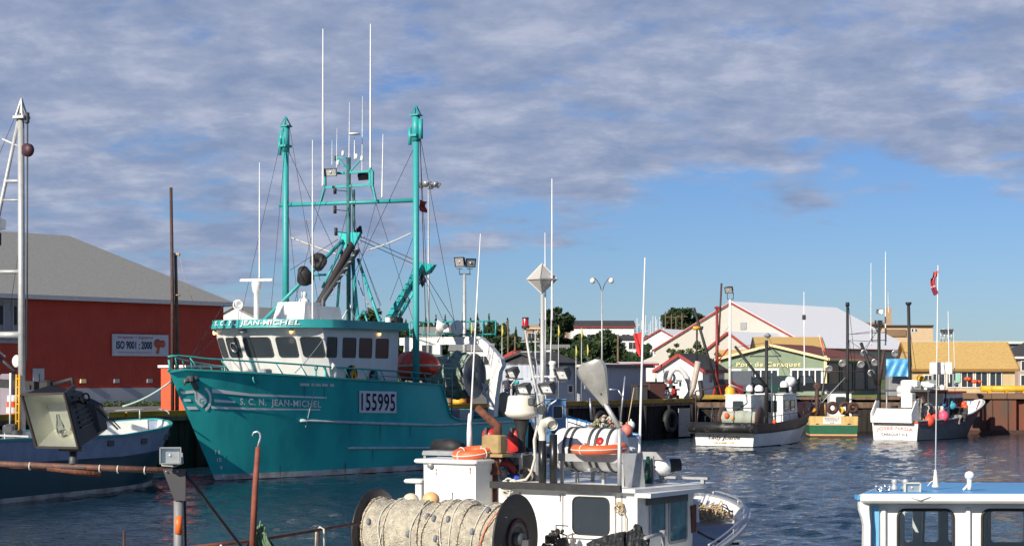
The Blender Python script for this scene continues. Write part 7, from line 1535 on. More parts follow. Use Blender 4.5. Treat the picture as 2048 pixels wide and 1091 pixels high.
mb = MB(); mb.box((2.3, 1.3, 1.75), (2.9, 2.3, .06)); mb.build('interior', mat('dark_interior', (.05, .055, .06), .8), t)
for a, b in openings[:2]:
    mb = MB(); pts = [Vector((u, w0 - .035, v)) for u, v in rrect(a, b, zw0, zw1, .09, .09, 6)]; mb.tube(pts, .018, 6, closed=True); g = mb.build('window', BLACK, t)
    mb = MB(); mb.add([p + Vector((0, .02, 0)) for p in pts], [tuple(range(len(pts)))]); mb.build('pane', GLASS, g)
mb = MB()
for a in (1.95, 1.12): mb.bar((a, 2.2, 1.8), (a + .06, 2.3, ZR - .1), .035)
mb.build('inner_post', OFFW, t)
for px in (1767, 1936): q = RBF.y(px, 1060, w0 - .03); mb = MB(); mb.cham((q.x, w0 - .045, ZR - .75), (.06, .045, 1.2), .015); mb.build('wall_rib', WHITE2, t)
q = RBF.y(1751, 1050, w0 - .03); mb = MB(); mb.box((q.x, w0 - .04, ZR - .75), (.075, .03, 1.25)); mb.build('blue_stripe', mat('sky_blue_stripe', (.18, .48, .75), .45), t)
cv = [(1720, 996), (1719, 1010), (1720, 1022), (1725, 1036), (1728, 1050), (1727, 1120), (1741, 1120), (1741, 1050), (1739, 1030), (1738, 1012), (1742, 1003), (1752, 998), (1752, 990), (1724, 990)]
mb = MB(); mb.prism([RBF.y(a, b, -.05) for a, b in cv], (0, .13, 0)); mb.build('corner_bracket', WHITE2, t)
hb = Hull(8, 3.4, linf([(0, 1.8), (.5, 1.3), (1, 1.2)]), rake=1.2, x0=-1.5)
mb = hb.skin([(('z', .1), 1), (1, 0)])
for i in range(len(mb.v)): v = mb.v[i]; mb.v[i] = (v[0], v[1] + 1.4, v[2])
mb.build('hull', [WHITE2, BLUEP], t); mb = hb.deck(1.15, .05)
for i in range(len(mb.v)): v = mb.v[i]; mb.v[i] = (v[0], v[1] + 1.4, v[2])
mb.build('deck', PGD, t)
zr2 = ZR + .05
for px, py, r_ in ((1758, 976, .05), (1775, 974, .045)):
    q = RBF.y(px, py, .35); mb = MB(); mb.lathe((q.x, .35, q.z), (-.15, -1, .05), [(-.16, .01), (-.1, .03), (0, r_), (.01, r_ * .9), (-.06, .02), (-.06, 0)], 16); mb.tube([(q.x, .42, zr2 - .03), (q.x, .42, q.z)], .012, 5); mb.build('air_horn', CHROME, t)
for px in (1789, 1811): q = RBF.y(px, 966, .7); mb = MB(); mb.lathe((q.x, .7, zr2 - .02), (0, 0, 1), [(0, .04), (.03, .04), (.06, .025), (.085, .04), (.12, .035), (.13, 0)], 12); mb.build('chrome_lamp', GALV, t)
q = RBF.y(1822, 973, .4); o = flood(t, (q.x, .4, q.z), (.1, -1, -.1), .2, .13, .12, OFFW, lens=LENS); mb = MB(); mb.tube([(q.x - .1, .5, zr2 - .02), (q.x - .1, .45, q.z)], .012, 5); mb.tube([(q.x + .1, .5, zr2 - .02), (q.x + .1, .45, q.z)], .012, 5); mb.build('lamp_stirrup', GREY, t)
mb = MB(); mb.tube([(q.x - .18, .2, ZR), (q.x - .1, -.13, ZR - .02), (q.x, -.14, ZR - .05), (q.x + .12, -.13, ZR - .01), (q.x + .14, .2, ZR)], .006, 5); mb.build('lamp_cable', GREY, t)
q = RBF.y(1871, 970, 1.0); mb = MB(); mb.lathe((q.x, 1.0, zr2 - .01), (0, 0, 1), [(0, .045), (.02, .045), (.03, .035), (.2, .018), (.22, .01)], 12); mb.tube([(q.x, 1.0, zr2 + .08), (q.x - .06, 1, zr2 + .05), (q.x - .1, 1.0, zr2)], .007, 5); mb.build('whip_base', OFFW, t)
wt = RBF.y(1876, 530, 1.0); pole(t, (q.x, 1.0, zr2 + .15), (wt.x, 1.0, wt.z), .0085, WHITE2, 'whip_antenna', 6, r2=.005)
q = RBF.y(1939, 950, .6); mb = MB(); mb.ell((q.x, .6, q.z), (.06, .06, .055), 18, 12); mb.lathe((q.x, .6, q.z - .09), (0, 0, 1), [(0, .03), (.05, .035)], 12); mb.tube([(q.x, .6, zr2 - .02), (q.x, .6, q.z - .08)], .028, 8); mb.bar((q.x - .08, .6, zr2 - .02), (q.x - .01, .6, q.z - .1), .02); mb.build('gps_dome', WHITE2, t)
fl = thing('flag', 'red and white flag hanging limp at the top of the tall right hand antenna', 'flag', RBF.w((RBF.y(1876, 540, 1).x, 1.0, RBF.y(1876, 540, 1).z)))
for nm, m_, a0, a1 in (('red_band', REDP, 0, .62), ('white_band', mat('pink_white_cloth', (.60, .40, .42), .7), .62, .68), ('lower_red_band', mat('deep_red_cloth', (.22, .02, .06), .7), .68, 1)):
    rows = []
    for i in range(9):
        f_ = lerp(a0, a1, i / 8); rows.append([Vector((lerp(.02, -.055 + .03 * f_ * f_, j / 5) + (-.02 if f_ > .3 else 0) * 1 - .03 * math.sin(f_ * 3.1), .02 * math.sin(j * 1.9 + f_ * 5), -.30 * f_ - .02 * (j / 5))) for j in range(6)])
    mb = MB(); mb.grid(rows, 0, True); mb.build(nm, m_, fl)

# ---------------------------------------------------------------- nearest workboat with the lamp gantry (lower left)
NF = Frame(-4.6, 10.5, .49, .87)
N_ = fthing('workboat', 'nearest workboat whose rusty pipe gantry carries a big box floodlight at lower left', 'workboat', NF)
hn = Hull(9, 3.4, linf([(0, 1.9), (.5, 1.3), (1, 1.2)]), rake=1.2, x0=-4); hn.skin([(('z', .1), 1), (1, 0)]).build('hull', [BLUEP, BLACK], N_); hn.deck(.9, .06).build('deck', GREY, N_); hn.inner(.85, .06).build('bulwark_inside', WHITE, N_)
D0 = 12.0
def nl(px, py, D=D0): return NF.l(P(px, py, D))
PIPE = mat('brown_pipe', (.16, .075, .05), .6, col2=(.07, .035, .025), sc=9, amt=.9, bump=.2)
mb = MB(); mb.tube([nl(-260, 912, 12.4), nl(-60, 923), nl(0, 927), nl(180, 934), nl(345, 940)], .021, 12); mb.build('gantry_pipe', PIPE, N_)
for px in (60, 200, 236, 290): y = 929 + (px - 0) * .037; mb = MB(); mb.torus(nl(px, y), (1, .15, 0) if False else (NF.l(P(px + 10, y, D0)) - NF.l(P(px, y, D0))), .024, .005, 16, 5); mb.build('cable_tie', OFFW, N_)
mb = MB(); a, b = nl(358, 945), nl(357, 1000); mb.tube([nl(359, 938), nl(357, 1004)], .03, 12); mb.build('post_head', DGREY, N_)
low = nl(357, 1000); mb = MB(); mb.tube([low, nl(357, 1095), (nl(357, 1095).x, nl(357, 1095).y, .9)], .033, 14); mb.build('gantry_post', mat('dull_grey_pipe', (.25, .25, .25), .55, .2, col2=(.16, .15, .14), sc=8), N_)
mb = MB(); mb.tube([nl(357, 1030) , nl(357, 1066)], .026, 14); [mb.v.__setitem__(i, (v[0] - .012, v[1] - .012, v[2])) for i, v in enumerate(mb.v)]; mb.build('orange_reflective_band', mat('orange_tape', (.85, .16, .03), .45), N_)
mb = MB(); mb.tube([nl(369, 945, 12.05), nl(371, 1098, 12.1)], .009, 6); mb.build('black_cable', BLACK, N_)
g0 = [nl(325, 937), nl(371, 937), nl(371, 1000), nl(349, 1000)]; dv = NF.l(P(350, 940, 12.02)) - NF.l(P(350, 940, 12.0)); mb = MB(); mb.prism([p - dv * 2.2 for p in g0], dv * .5); mb.build('gusset_plate', mat('grey_gusset', (.07, .07, .075), .5, .3), N_)
mb = MB()
for px in (332, 343, 355): mb.ell(nl(px, 942, 11.94), .006, 8, 5)
mb.build('rivet', GALV, N_)
mb = MB(); mb.tube([nl(371, 945), nl(420, 1010, 12.4), nl(492, 1105, 12.8), (nl(560, 1190, 13.2))], .014, 8); mb.build('stay_rod', DGREY, N_)
mb = MB(); mb.tube([nl(180, 934), nl(185, 941, 12.05), nl(20, 932, 12.1)], .012, 8); mb.tube([nl(95, 935), nl(200, 948)], .02, 10); mb.build('second_pipe', RUST, N_)
# the big floodlight
F4 = [nl(43, 788, 12.0), nl(129, 786, 11.9), nl(157, 895, 11.9), nl(73, 893, 12.0)]; B4 = [nl(98, 770, 12.35), nl(165, 782, 12.35), nl(198, 868, 12.35), nl(125, 878, 12.35)]
mb = MB(); mb.add(F4 + B4, [(0, 1, 5, 4), (1, 2, 6, 5), (2, 3, 7, 6), (3, 0, 4, 7), (7, 6, 5, 4)]); FB = mb.build('big_floodlight', mat('black_lamp_body', (.008, .008, .009), .6, .1, col2=(.018, .015, .015)), N_)
mb = MB()
for i in range(4): mb.bar(F4[i], F4[(i + 1) % 4], .016, .016)
mb.build('door_frame', mat('frame_rust', (.035, .025, .022), .6, .3, sc=10), FB)
cF = sum(F4, Vector()) / 4; cB = sum(B4, Vector()) / 4; into = (cB - cF)
def inn(u, v, k): 
    p = F4[0].lerp(F4[1], u).lerp(F4[3].lerp(F4[2], u), v); return p.lerp(cF + into * .45 + (p - cF) * .5, k)
REF1 = mat('lamp_reflector', (.70, .70, .62), .3, .5, col2=(.5, .5, .42), sc=5, amt=.6)
mb = MB(); ks = [0.02, .5, 1.0]
for e0, e1 in (((0, 0), (1, 0)), ((1, 0), (1, 1)), ((1, 1), (0, 1)), ((0, 1), (0, 0))): mb.grid([[inn(lerp(e0[0], e1[0], s_ / 4) * .98 + .01, lerp(e0[1], e1[1], s_ / 4) * .98 + .01, k) for s_ in range(5)] for k in ks], 0, False)
mb.grid([[inn(a / 3, b / 3, 1.0) for a in range(4)] for b in range(4)], 0, False); mb.build('reflector', REF1, FB)
bc = inn(.62, .68, .55); mb = MB(); up_ = Vector((0, 0, 1)); mb.lathe(bc - up_ * .05, (-.3, 0, 1), [(-.02, 0), (-.015, .02), (.01, .03), (.05, .028), (.10, .013), (.13, .011), (.14, 0)], 16); bl = mb.build('bulb', glass('bulb_glass', (.95, .96, .95), .6), FB)
mb = MB(); mb.ell(inn(.6, .86, .6), (.035, .035, .025), 12, 8); mb.build('bulb_socket', WHITE, FB)
mb = MB(); mb.add([p for p in F4], [(0, 1, 2, 3)]); mb.build('front_glass', glass('lamp_front_glass', (.85, .86, .82), .25), FB)
mb = MB(); mb.prism([nl(129, 786, 11.9), nl(150, 768, 12.2), nl(152, 790, 12.3), nl(134, 798, 11.95)], (.0, .02, 0)); 
for k in range(7): a = F4[1].lerp(F4[2], .08 + k * .1); b = B4[1].lerp(B4[2], .08 + k * .1); mb.bar(a.lerp(b, .3) + Vector((0, -.01, 0)), a.lerp(b, .95) + Vector((0, -.01, 0)), .012)
mb.build('cooling_fin', BLACK, FB)
mb = MB(); bx_ = [nl(165, 800, 12.25), nl(190, 812, 12.35), nl(201, 862, 12.35), nl(176, 880, 12.25)]; mb.prism(bx_, into * .35); mb.build('ballast_housing', mat('black_lamp_body', (.035, .035, .045)), FB)
mb = MB(); mb.tube([nl(150, 800, 12.2), nl(172, 806, 12.0), nl(160, 795, 12.1)], .01, 6); mb.torus(nl(170, 797, 12.3), (0, 1, .2), .04, .007, 16, 5); mb.build('lamp_cable', BLACK, FB)
mb = MB(); mb.tube([nl(147, 898, 12.1), nl(146, 932, 12.0)], .03, 10); mb.bar(nl(118, 897, 12.05), nl(165, 897, 12.05), .03); mb.bar(nl(122, 933), nl(172, 934), .05, .012); mb.build('lamp_mount', DGREY, N_)
mb = MB(); mb.bar(nl(193, 815, 12.2), nl(236, 858, 12.2), .012); mb.bar(nl(200, 812, 12.2), nl(241, 856, 12.2), .008); mb.build('lamp_strut', BLACK, N_)
# small floodlight
o = flood(N_, nl(341, 910, 11.9), NF.l(P(335, 915, 11.0)) - NF.l(P(341, 910, 11.9)), .145, .115, .10, GREY, name='small_floodlight'); mb = MB(); mb.tube([nl(322, 922), nl(324, 930), nl(350, 932), nl(366, 925), nl(364, 905, 12.05)], .006, 6); mb.build('lamp_stirrup', GALV, N_)
# boat hook, rope hank, rusty rail
ga = thing('boat_hook', 'rusty brown pole with a bright curved hook before the teal hull', 'boat hook', (P(508, 1100, 13).x, 13, .9))
o_ = Vector(ga.location)
mb = MB(); mb.tube([P(504, 1120, 13) - o_, P(510, 980, 13) - o_, P(516, 893, 13) - o_], [.026, .023, .018], 10); mb.tube([P(504, 1120, 13) - o_, Vector((P(500, 1120, 13).x, 13, .9)) - o_], .026, 8); mb.build('shaft', mat('red_rust_pole', (.28, .075, .045), .75, col2=(.13, .045, .03), sc=9, amt=.8), ga)
mb = MB(); mb.tube([P(a, b, 13) - o_ for a, b in ((515, 896), (518, 884), (521, 874), (520, 866), (515, 862), (508, 864), (505, 869), (505, 872))], [.008, .008, .008, .008, .008, .008, .006, .003], 8); mb.build('hook', ALU, ga)
mb = MB(); rn = random.Random(3)
def arcp(x0, x1, yb, yt, D, n=14): return [P(lerp(x0, x1, i / n) + 3 * math.sin(i), lerp(yb, yt, math.sin(math.pi * i / n) ** .6), D) for i in range(n + 1)]
for i in range(18): c = 519 + rn.uniform(-6, 8); w_ = rn.uniform(8, 22); mb.tube(arcp(c - w_, c + w_, 1120, 1052 + rn.uniform(-3, 22), 13.1 + rn.uniform(-.08, .1)), .011, 6)
mb.tube([P(519, 1062, 13.1), P(521, 1040, 13.1)], .007, 5); tag(mb.build('rope_hank', GROPE), 'hank of green rope hung at the foot of the hooked pole', 'rope')
mb = MB(); mb.tube([P(488, 1108, 13.2), P(517, 1052, 13.2), P(560, 1112, 13.2)], .016, 8); a = P(488, 1108, 13.2); b = P(560, 1112, 13.2); mb.tube([a, (a.x, 13.2, 1)], .02, 6); mb.tube([b, (b.x, 13.2, 1)], .02, 6); tag(mb.build('rope_rack', BLACK), 'black inverted V rack holding the green rope hank', 'rack')
rl_ = thing('rusty_rail', 'thin rusty guard rail running from the rope hank to the net drum', 'rail', (P(560, 0, 16).x, 16, 1))
o_ = Vector(rl_.location); mb = MB(); pts = [P(380, 1094, 15), P(440, 1087, 15), P(490, 1083, 15.3), P(570, 1070, 16), P(640, 1058, 17), P(720, 1045, 18.5)]; mb.tube([p - o_ for p in pts], .016, 8); mb.build('top_rail', RUST, rl_)
for px, D in ((248, 15), (440, 15), (636, 17)): a = P(px, 1060 if px > 500 else 1087 if px == 440 else 1060, D); mb = MB(); mb.tube([a - o_, Vector((a.x, D, 1.0)) - o_], .012 if px == 248 else .014, 6); mb.build('rail_post', BROWN, rl_)
mb = MB(); mb.tube([P(632, 1091, 17) - o_, P(633, 1062, 17) - o_, P(640, 1053, 16.95) - o_, P(648, 1056, 16.95) - o_, P(649, 1100, 17) - o_], .012, 6); mb.tube([P(441, 1088, 14.95) - o_, P(447, 1100, 14.95) - o_], .01, 5); mb.build('lashing', WROPE, rl_)
hk = Frame(P(430, 0, 15.5).x, 15.5, .49, .87); t = fthing('skiff', 'low skiff below the rusty guard rail', 'skiff', hk); hs = Hull(8, 3.2, linf([(0, 1.5), (.5, 1.05), (1, 1.0)]), rake=1, x0=-3); hs.skin([(1, 0)]).build('hull', [WHITE2], t); hs.deck(.95, .05).build('deck', GREY, t)
# ---------------------------------------------------------------- boat at the left edge
LF = Frame(-17.4, 60.5, .37, .93)
t = fthing('fishing_boat', 'dark blue boat at the left edge with a pale band and steel A-frame mast', 'fishing boat', LF)
hl = Hull(16.0, 5.0, linf([(0, 2.42), (.12, 2.25), (.35, 2.0), (1, 2.1)]), rake=.25, tw=.9, fb=.38, ft=.27, wl=.9, x0=-7.2)
hl.skin([(('z', .16), 2), (.60, 0), (1.0, 1)]).build('hull', [mat('dark_teal_blue_hull', (.007, .060, .075), .4, col2=(.006, .04, .052), sc=1), mat('shaded_white_band', (.30, .34, .45), .45, col2=(.20, .23, .31), sc=2, amt=.7), BOOT], t)  # white band, with its bluish shade put into the colour
hl.rail(.14, .08).build('gunwale_cap', TEALB, t); hl.rail(.1, .06, fn=lambda u: hl.top(u) * .61).build('rub_rail', mat('dark_blue_rail', (.01, .03, .06), .5), t)
hl.deck(1.25, .1).build('deck', GREY, t); hl.inner(1.2, .1).build('bulwark_inside', WHITE, t)
for px in (212, 240, 262, 300, 330):
    q = LF.y(px, 890, -2.3)
for x, z in ((2.5, 1.75), (4.6, 1.75), (6.6, 1.82), (7.9, 1.9)):
    y = hl.y_at(x, z); mb = MB(); mb.box((x, -y - .015, z), (.36, .05, .2)); mb.build('scupper', DGREY, t)
mb = MB()
for sd in (1, -1): mb.tube([Vector((p.x, (p.y - .1) * sd, hl.top(u) + .42)) for u, p in ((u_, hl.p(u_, hl.top(u_))) for u_ in [.012 + k * .018 for k in range(14 if sd == 1 else 6)])], .03, 6)
mb.build('bow_rail', GALV, t)
for k in range(5): u = .02 + k * .052; p = hl.p(u, hl.top(u)); pole(t, (p.x, p.y - .1, p.z), (p.x, p.y - .1, p.z + .42), .03, GALV, 'rail_post')
MX_ = 2.2
def lx(px, py, x=MX_): return LF.x(px, py, x)
a = lx(44, 860); b = lx(44, 235); pole(t, (MX_, a.y, 1.2), (MX_, lx(42, 235).y, b.z), .13, GALV, 'mast', 12, r2=.115)
pole(t, lx(-38, 600), lx(38, 235), .08, GALV, 'mast_leg', 10); pole(t, lx(-38, 600), (MX_, lx(-60, 800).y, 1.2), .10, GALV, 'mast_leg', 10)
for py, r_ in ((362, .07), (400, .04), (543, .08), (669, .13)): pole(t, lx(44, py), lx(-20 if py > 500 else 8 if py == 362 else 0, py), r_, GALV, 'mast_rung')
mb = MB(); q = lx(43, 235); 
for dx, dy in ((.16, .16), (-.16, .16), (.16, -.16), (-.16, -.16)): mb.bar(q + Vector((dx, dy, -.05)), q + Vector((0, 0, .68)), .05)
mb.box(q, (.42, .46, .1)); mb.prism([q + Vector((-.05, -.18, .15)), q + Vector((-.05, .18, .15)), q + Vector((-.05, 0, .68))], (.1, 0, 0)); mb.build('mast_cap', GALV, t)
mb = MB(); q = lx(54, 236); mb.cham(q, (.16, .16, .42), .04); mb.build('top_block', DGREY, t)
mb = MB(); q = lx(55, 300); mb.lathe(q, (1, 0, 0), [(-.08, 0), (-.08, .24), (.08, .24), (.08, 0)], 14); mb.build('hanging_block', mat('dark_maroon', (.06, .02, .03), .5), t)
mb = MB(); mb.tube([lx(55, 245), lx(54, 720)], .03, 5); mb.build('halyard', DGREY, t); mb = MB(); mb.tube([lx(5, 278), lx(36, 292)], .03, 5); mb.build('light_rod', WHITE, t)
mb = MB(); mb.tube([lx(38, 215), lx(-40, 400)], .012, 4); mb.tube([lx(40, 480), lx(20, 620)], .012, 4); mb.build('stay', WIRE, t)
flood(t, lx(2, 448), (-.6, .7, .1), .5, .5, .35, ALU); mb = MB(); mb.cham(lx(-4, 478), (.2, .2, .5), .04); mb.build('lamp_ballast', BLACK, t)
# hydraulic arm, hatch gear, yellow ladder
mb = MB(); a, b, c, d_ = lx(0, 770, 3), lx(95, 772, 3), lx(145, 757, 3), lx(147, 775, 3); mb.bar(lx(-60, 762, 3), b, .34, .3); mb.tube([b, c + Vector((0, 0, .0)), d_], .08, 8); mb.cham(b, (.5, .5, .45), .08); mb.build('hydraulic_arm', BLACK, t)
mb = MB(); mb.tube([lx(-30, 690, 3.2), lx(30, 742, 3.2)], .07, 8); mb.build('hydraulic_ram', DGREY, t); mb = MB(); mb.tube([lx(-30, 680, 3.2), lx(10, 712, 3.2)], .035, 8); mb.build('ram_rod', ALU, t)
mb = MB(); q = lx(33, 722, 3); mb.lathe(q, (-1, .3, 0), [(-.1, .0), (-.1, .2), (0, .24), (.05, .2), (.05, 0)], 16); mb.build('searchlight', WHITE2, t)
mb = MB(); 
for px in (33, 39): mb.tube([lx(px, 748, 2), lx(px - 1, 868, 2)], .035, 6)
for k in range(7): mb.tube([lx(32, 756 + k * 17, 2), lx(39, 757 + k * 17, 2)], .02, 5)
mb.build('yellow_ladder', YEL, t)
pole(t, lx(21, 745, 2), lx(20, 850, 2), .04, WHITE, 'white_post'); 
mb = MB(); rn = random.Random(6)
for i in range(8): mb.cham(lx(rn.uniform(-30, 50), rn.uniform(850, 872), 2), (rn.uniform(.2, .5), rn.uniform(.2, .5), rn.uniform(.2, .45)), .05)
mb.build('deck_machinery', DGREY, t)
mb = MB(); mb.bar(lx(-50, 868, 1.8), lx(58, 872, 1.8), .06); mb.bar(lx(10, 850, 1.8), lx(10, 885, 1.8), .05); mb.build('low_rail', GALV, t)
# striped barrels and drums on the wharf
def drum(name, label, px, D, h, r_, m_, cat='drum', group=None, z=ZD):
    q = P(px, 0, D); mb = MB(); mb.lathe((0, 0, 0), (0, 0, 1), [(0, 0), (0, r_), (h * .32, r_), (h * .34, r_ * 1.05), (h * .37, r_), (h * .65, r_), (h * .67, r_ * 1.05), (h * .7, r_), (h, r_ * .97), (h + .02, r_ * .85), (h + .02, 0)], 20); o = mb.build(name, m_); o.location = (q.x, D, z); return tag(o, label, cat, group)
Dd = wedge(910).y + 1.6
drum('yellow_barrel', 'bright yellow barrel on the wharf below the wound green net', 919, Dd, .88, .38, YEL); drum('orange_barrel', 'orange barrel close behind the yellow barrel', 905, Dd + .5, .86, .3, mat('orange_barrel', (.8, .2, .03), .5)); drum('orange_barrel', 'low orange tub left of the grey bins on the wharf', 880, Dd - .8, .5, .28, mat('orange_barrel', (.8, .2, .03), .5))
drum('grey_barrel', 'dark grey bin between the orange tub and yellow barrel', 893, Dd + .2, .8, .26, GREY); drum('red_barrel', 'narrow red barrel right of the yellow barrel', 938, Dd + .6, .62, .15, REDP)
q = wedge(25, 1.0)
for i in range(2):
    tb = thing('traffic_barrel', ('orange and white striped traffic barrel nearest the left edge', 'second striped traffic barrel behind the yellow ladder')[i], 'traffic barrel', (wedge(25 + i * 6, 1 + i).x, wedge(25 + i * 6, 1 + i).y, ZD))
    for k in range(4): mb = MB(); mb.lathe((0, 0, k * .24), (0, 0, 1), [(0, .28 - k * .02), (.24, .265 - k * .02)] + ([(.24, 0)] if k == 3 else []), 16); mb.build('orange_band' if k % 2 == 0 else 'white_band', ORNG if k % 2 == 0 else WHITE, tb)
pq = wedge(15, 2.5); mb = MB(); mb.cham((0, 0, .9), (.5, .5, 1.9), .05); o = mb.build('grey_bollard_box', mat('mauve_grey', (.30, .26, .30), .7)); o.location = pq; tag(o, 'mauve grey post box on the wharf at the far left', 'post')
# orange container behind the bow
q = wedge(412, 1.6); oc = thing('orange_container', 'tall orange open container with a white rim behind the teal bow', 'container', (q.x, q.y, ZD), math.atan2(WD.y, WD.x))
mb = MB(); mb.cham((0, 1.0, 1.1), (2.3, 1.7, 2.1), .06); mb.build('body', mat('container_orange', (.72, .10, .035), .55, col2=(.5, .08, .04), sc=2), oc); mb = MB(); mb.box((0, 1.0, 2.2), (2.45, 1.85, .12)); mb.build('rim', WHITE, oc)
for x in (-.7, 0, .7): mb = MB(); mb.box((x, .12, 1.1), (.08, .08, 1.9)); mb.build('rib', mat('container_orange', (0, 0, 0)), oc)
# mooring piles behind the bow
for px, pyt, r_, lab, lean in ((342, 375, .085, 'tall thin dark brown pole standing on the wharf left of the teal bow', 0), (351, 508, .09, 'shorter brown pole lashed beside the tall thin one', .02)):
    q = wedge(px + 3, .5); zt = zpx(pyt, q.y); tt_ = thing('mooring_pole', lab, 'pole', (q.x, q.y, ZD)); mb = MB(); mb.tube([(0, 0, -.3), (0, .02, (zt - ZD) * .5), (P(px, 0, q.y).x - q.x, 0, zt - ZD)], [r_, r_ * .95, r_ * .8], 9); mb.build('shaft', WOODP if lean else BROWN, tt_)
    if lean: mb = MB(); mb.box((0, 0, zt - ZD), (.25, .25, .1)); mb.torus((0, 0, zpx(590, q.y) - ZD), (0, 0, 1), .14, .03, 12, 5); mb.tube([(.1, 0, zt - ZD), (.35, 0, zpx(560, q.y) - ZD), (.7, 0, zpx(600, q.y) - ZD)], .01, 4); mb.build('lashing', ROPE, tt_)
# ---------------------------------------------------------------- lamp posts
def lamppost(name, label, px, D, ytop, r_=.07, m=GALV, z=ZD):
    q = P(px, 0, D); t = thing(name, label, 'lamp post', (q.x, D, z)); mb = MB(); mb.tube([(0, 0, -.2), (0, 0, zpx(ytop, D) - z)], [r_, r_ * .65], 8); mb.build('pole', m, t); return t, zpx(ytop, D) - z
D = wedge(930).y + 2; t, H = lamppost('floodlight_pole', 'grey pole with two dark floodlights standing above the stern gantry', 929, D, 548, .13)
mb = MB(); mb.bar((-.3, 0, H), (.35, 0, H), .07); 
for x in (-.28, .3): mb.bar((x, 0, H), (x, 0, H + .35), .05); mb.bar((x - .17, 0, H + .3), (x + .17, 0, H + .3), .04)
mb.build('cross_arm', DGREY, t); flood(t, (-.2, .0, H + .72), (-.45, -.85, -.25), .6, .55, .4, BROWN); flood(t, (.28, .05, H + .68), (.35, -.9, -.3), .6, .5, .4, BLACK)
D = 131; t, H = lamppost('floodlight_pole', 'white pole with a single dark floodlight and yellow base beside the red mast', 1460, D, 598, .13, WHITE)
mb = MB(); mb.lathe((0, 0, -.1), (0, 0, 1), [(0, .42), (.75, .40), (.95, .28), (1.0, .12)], 14); mb.build('yellow_base', YEL, t); flood(t, (-.02, 0, H + .75), (-.5, -.8, -.4), .62, .5, .45, BROWN); mb = MB(); mb.bar((-.2, 0, H), (.25, 0, H), .06); mb.bar((-.2, 0, H), (-.2, 0, H + .5), .05); mb.bar((.25, 0, H), (.25, 0, H + .5), .05); mb.build('bracket', DGREY, t)
D = 128; t, H = lamppost('globe_lamp', 'slender lamp post with two white globes on curved arms', 1204, D, 578, .07)
for sg_ in (-1, 1): mb = MB(); mb.tube([(0, 0, H - .2), (sg_ * .18, 0, H + .35), (sg_ * .42, 0, H + .72), (sg_ * .6, 0, H + .82), (sg_ * .66, 0, H + .74)], .03, 6); a_ = mb.build('arm', DGREY, t); mb = MB(); mb.ell((sg_ * .68, 0, H + .62), (.2, .2, .22), 14, 10); mb.build('globe', mat('globe_glass', (.72, .70, .64), .25), a_)
D = 150; t, H = lamppost('high_mast_light', 'tall thin mast with a ring of floodlights right of the teal crossbar', 857, D, 372, .10)
mb = MB(); mb.torus((0, 0, H + .1), (0, 0, 1), .65, .05, 20, 5); mb.tube([(0, 0, H - .1), (0, 0, H + .55)], .07, 6); mb.lathe((0, 0, H + .3), (0, 0, 1), [(0, .28), (.1, .26), (.18, 0)], 12); mb.build('ring', GREY, t)
for k in range(6): a = k * math.pi / 3 + .3; mb = MB(); mb.lathe((math.cos(a) * .85, math.sin(a) * .85, H + .12), (math.cos(a), math.sin(a), -.6), [(-.2, .1), (0, .24), (.15, .27), (.15, 0)], 12); mb.build('lamp', ALU, t)
# utility poles, marker poles, boat masts on the hard
UP = [(1016, 640, 712, 260), (1236, 668, 730, 205), (1331, 622, 665, 320), (1343, 628, 665, 322), (1352, 634, 668, 318), (1364, 627, 668, 318), (1030, 672, 720, 240), (1646, 648, 700, 260)]
UL = ['wooden utility pole left of the tall lone spruce behind the gantry', 'bare wooden pole beside the bushy dark tree', 'leftmost of four utility poles before the hilltop tree', 'second of four utility poles before the hilltop tree, with a crossbar', 'shortest of the four utility poles before the hilltop tree', 'rightmost of four utility poles before the hilltop tree', 'low wooden pole left of the brown house', 'utility pole with a crossbar rising over the big white roof']
for i, (px, yt, yb, D) in enumerate(UP):
    q = P(px, yb, D); z0 = max(ZD, hz(q.x, D)); t = thing('utility_pole', UL[i], 'utility pole', (q.x, D, z0), 0, 'utility poles behind the harbour'); H = zpx(yt, D) - z0
    mb = MB(); mb.tube([(0, 0, -.3), (0, 0, H)], [.16, .11], 6); mb.build('pole', WOODP, t)
    if px in (1343, 1364, 1646): mb = MB(); mb.box((0, 0, H - .5), (2.0, .12, .14)); mb.build('cross_arm', WOODP, t)
ORDS = 'first second third fourth fifth sixth'.split()
MK = [(1004, 648, 706, 100), (943, 642, 672, 99), (1117, 650, 705, 108), (1163, 655, 708, 110), (1152, 690, 716, 109), (1175, 688, 712, 110)]
for i, (px, yt, yb, D) in enumerate(sorted(MK)):
    q = P(px, yb, D); t = thing('marker_pole', ORDS[i] + ' from the left of the net marker poles topped by furled yellow flags', 'marker pole', (q.x, D, ZD), 0, 'net marker poles with yellow flags'); H = zpx(yt, D) - ZD
    mb = MB(); mb.tube([(0, 0, 0), (0, 0, H)], .028, 5); mb.build('pole', GALV, t); mb = MB(); mb.tube([(0, 0, H - .75), (.04, 0, H - .4), (0, 0, H)], [.03, .07, .02], 6); mb.build('yellow_flag', mat('pale_yellow_cloth', (.62, .52, .10), .8), t)
rn = random.Random(14)
for i in range(16):
    px = 1266 + i * 4.4 + rn.uniform(-1.5, 1.5); D = 330 + rn.uniform(0, 25); q = P(px, 0, D); z0 = hz(q.x, D); yt = rn.uniform(628, 648)
    t = thing('yacht_mast', ORD[i] + ' mast from the left in the cluster of boats hauled out on the hill', 'boat mast', (q.x, D, z0), 0, 'masts of boats hauled out on the hill'); H = zpx(yt, D) - z0; mb = MB(); mb.tube([(0, 0, 0), (0, 0, H)], .06, 5); mb.box((0, 0, H * rn.uniform(.6, .85)), (.9, .06, .06)); mb.build('mast', WHITE, t)
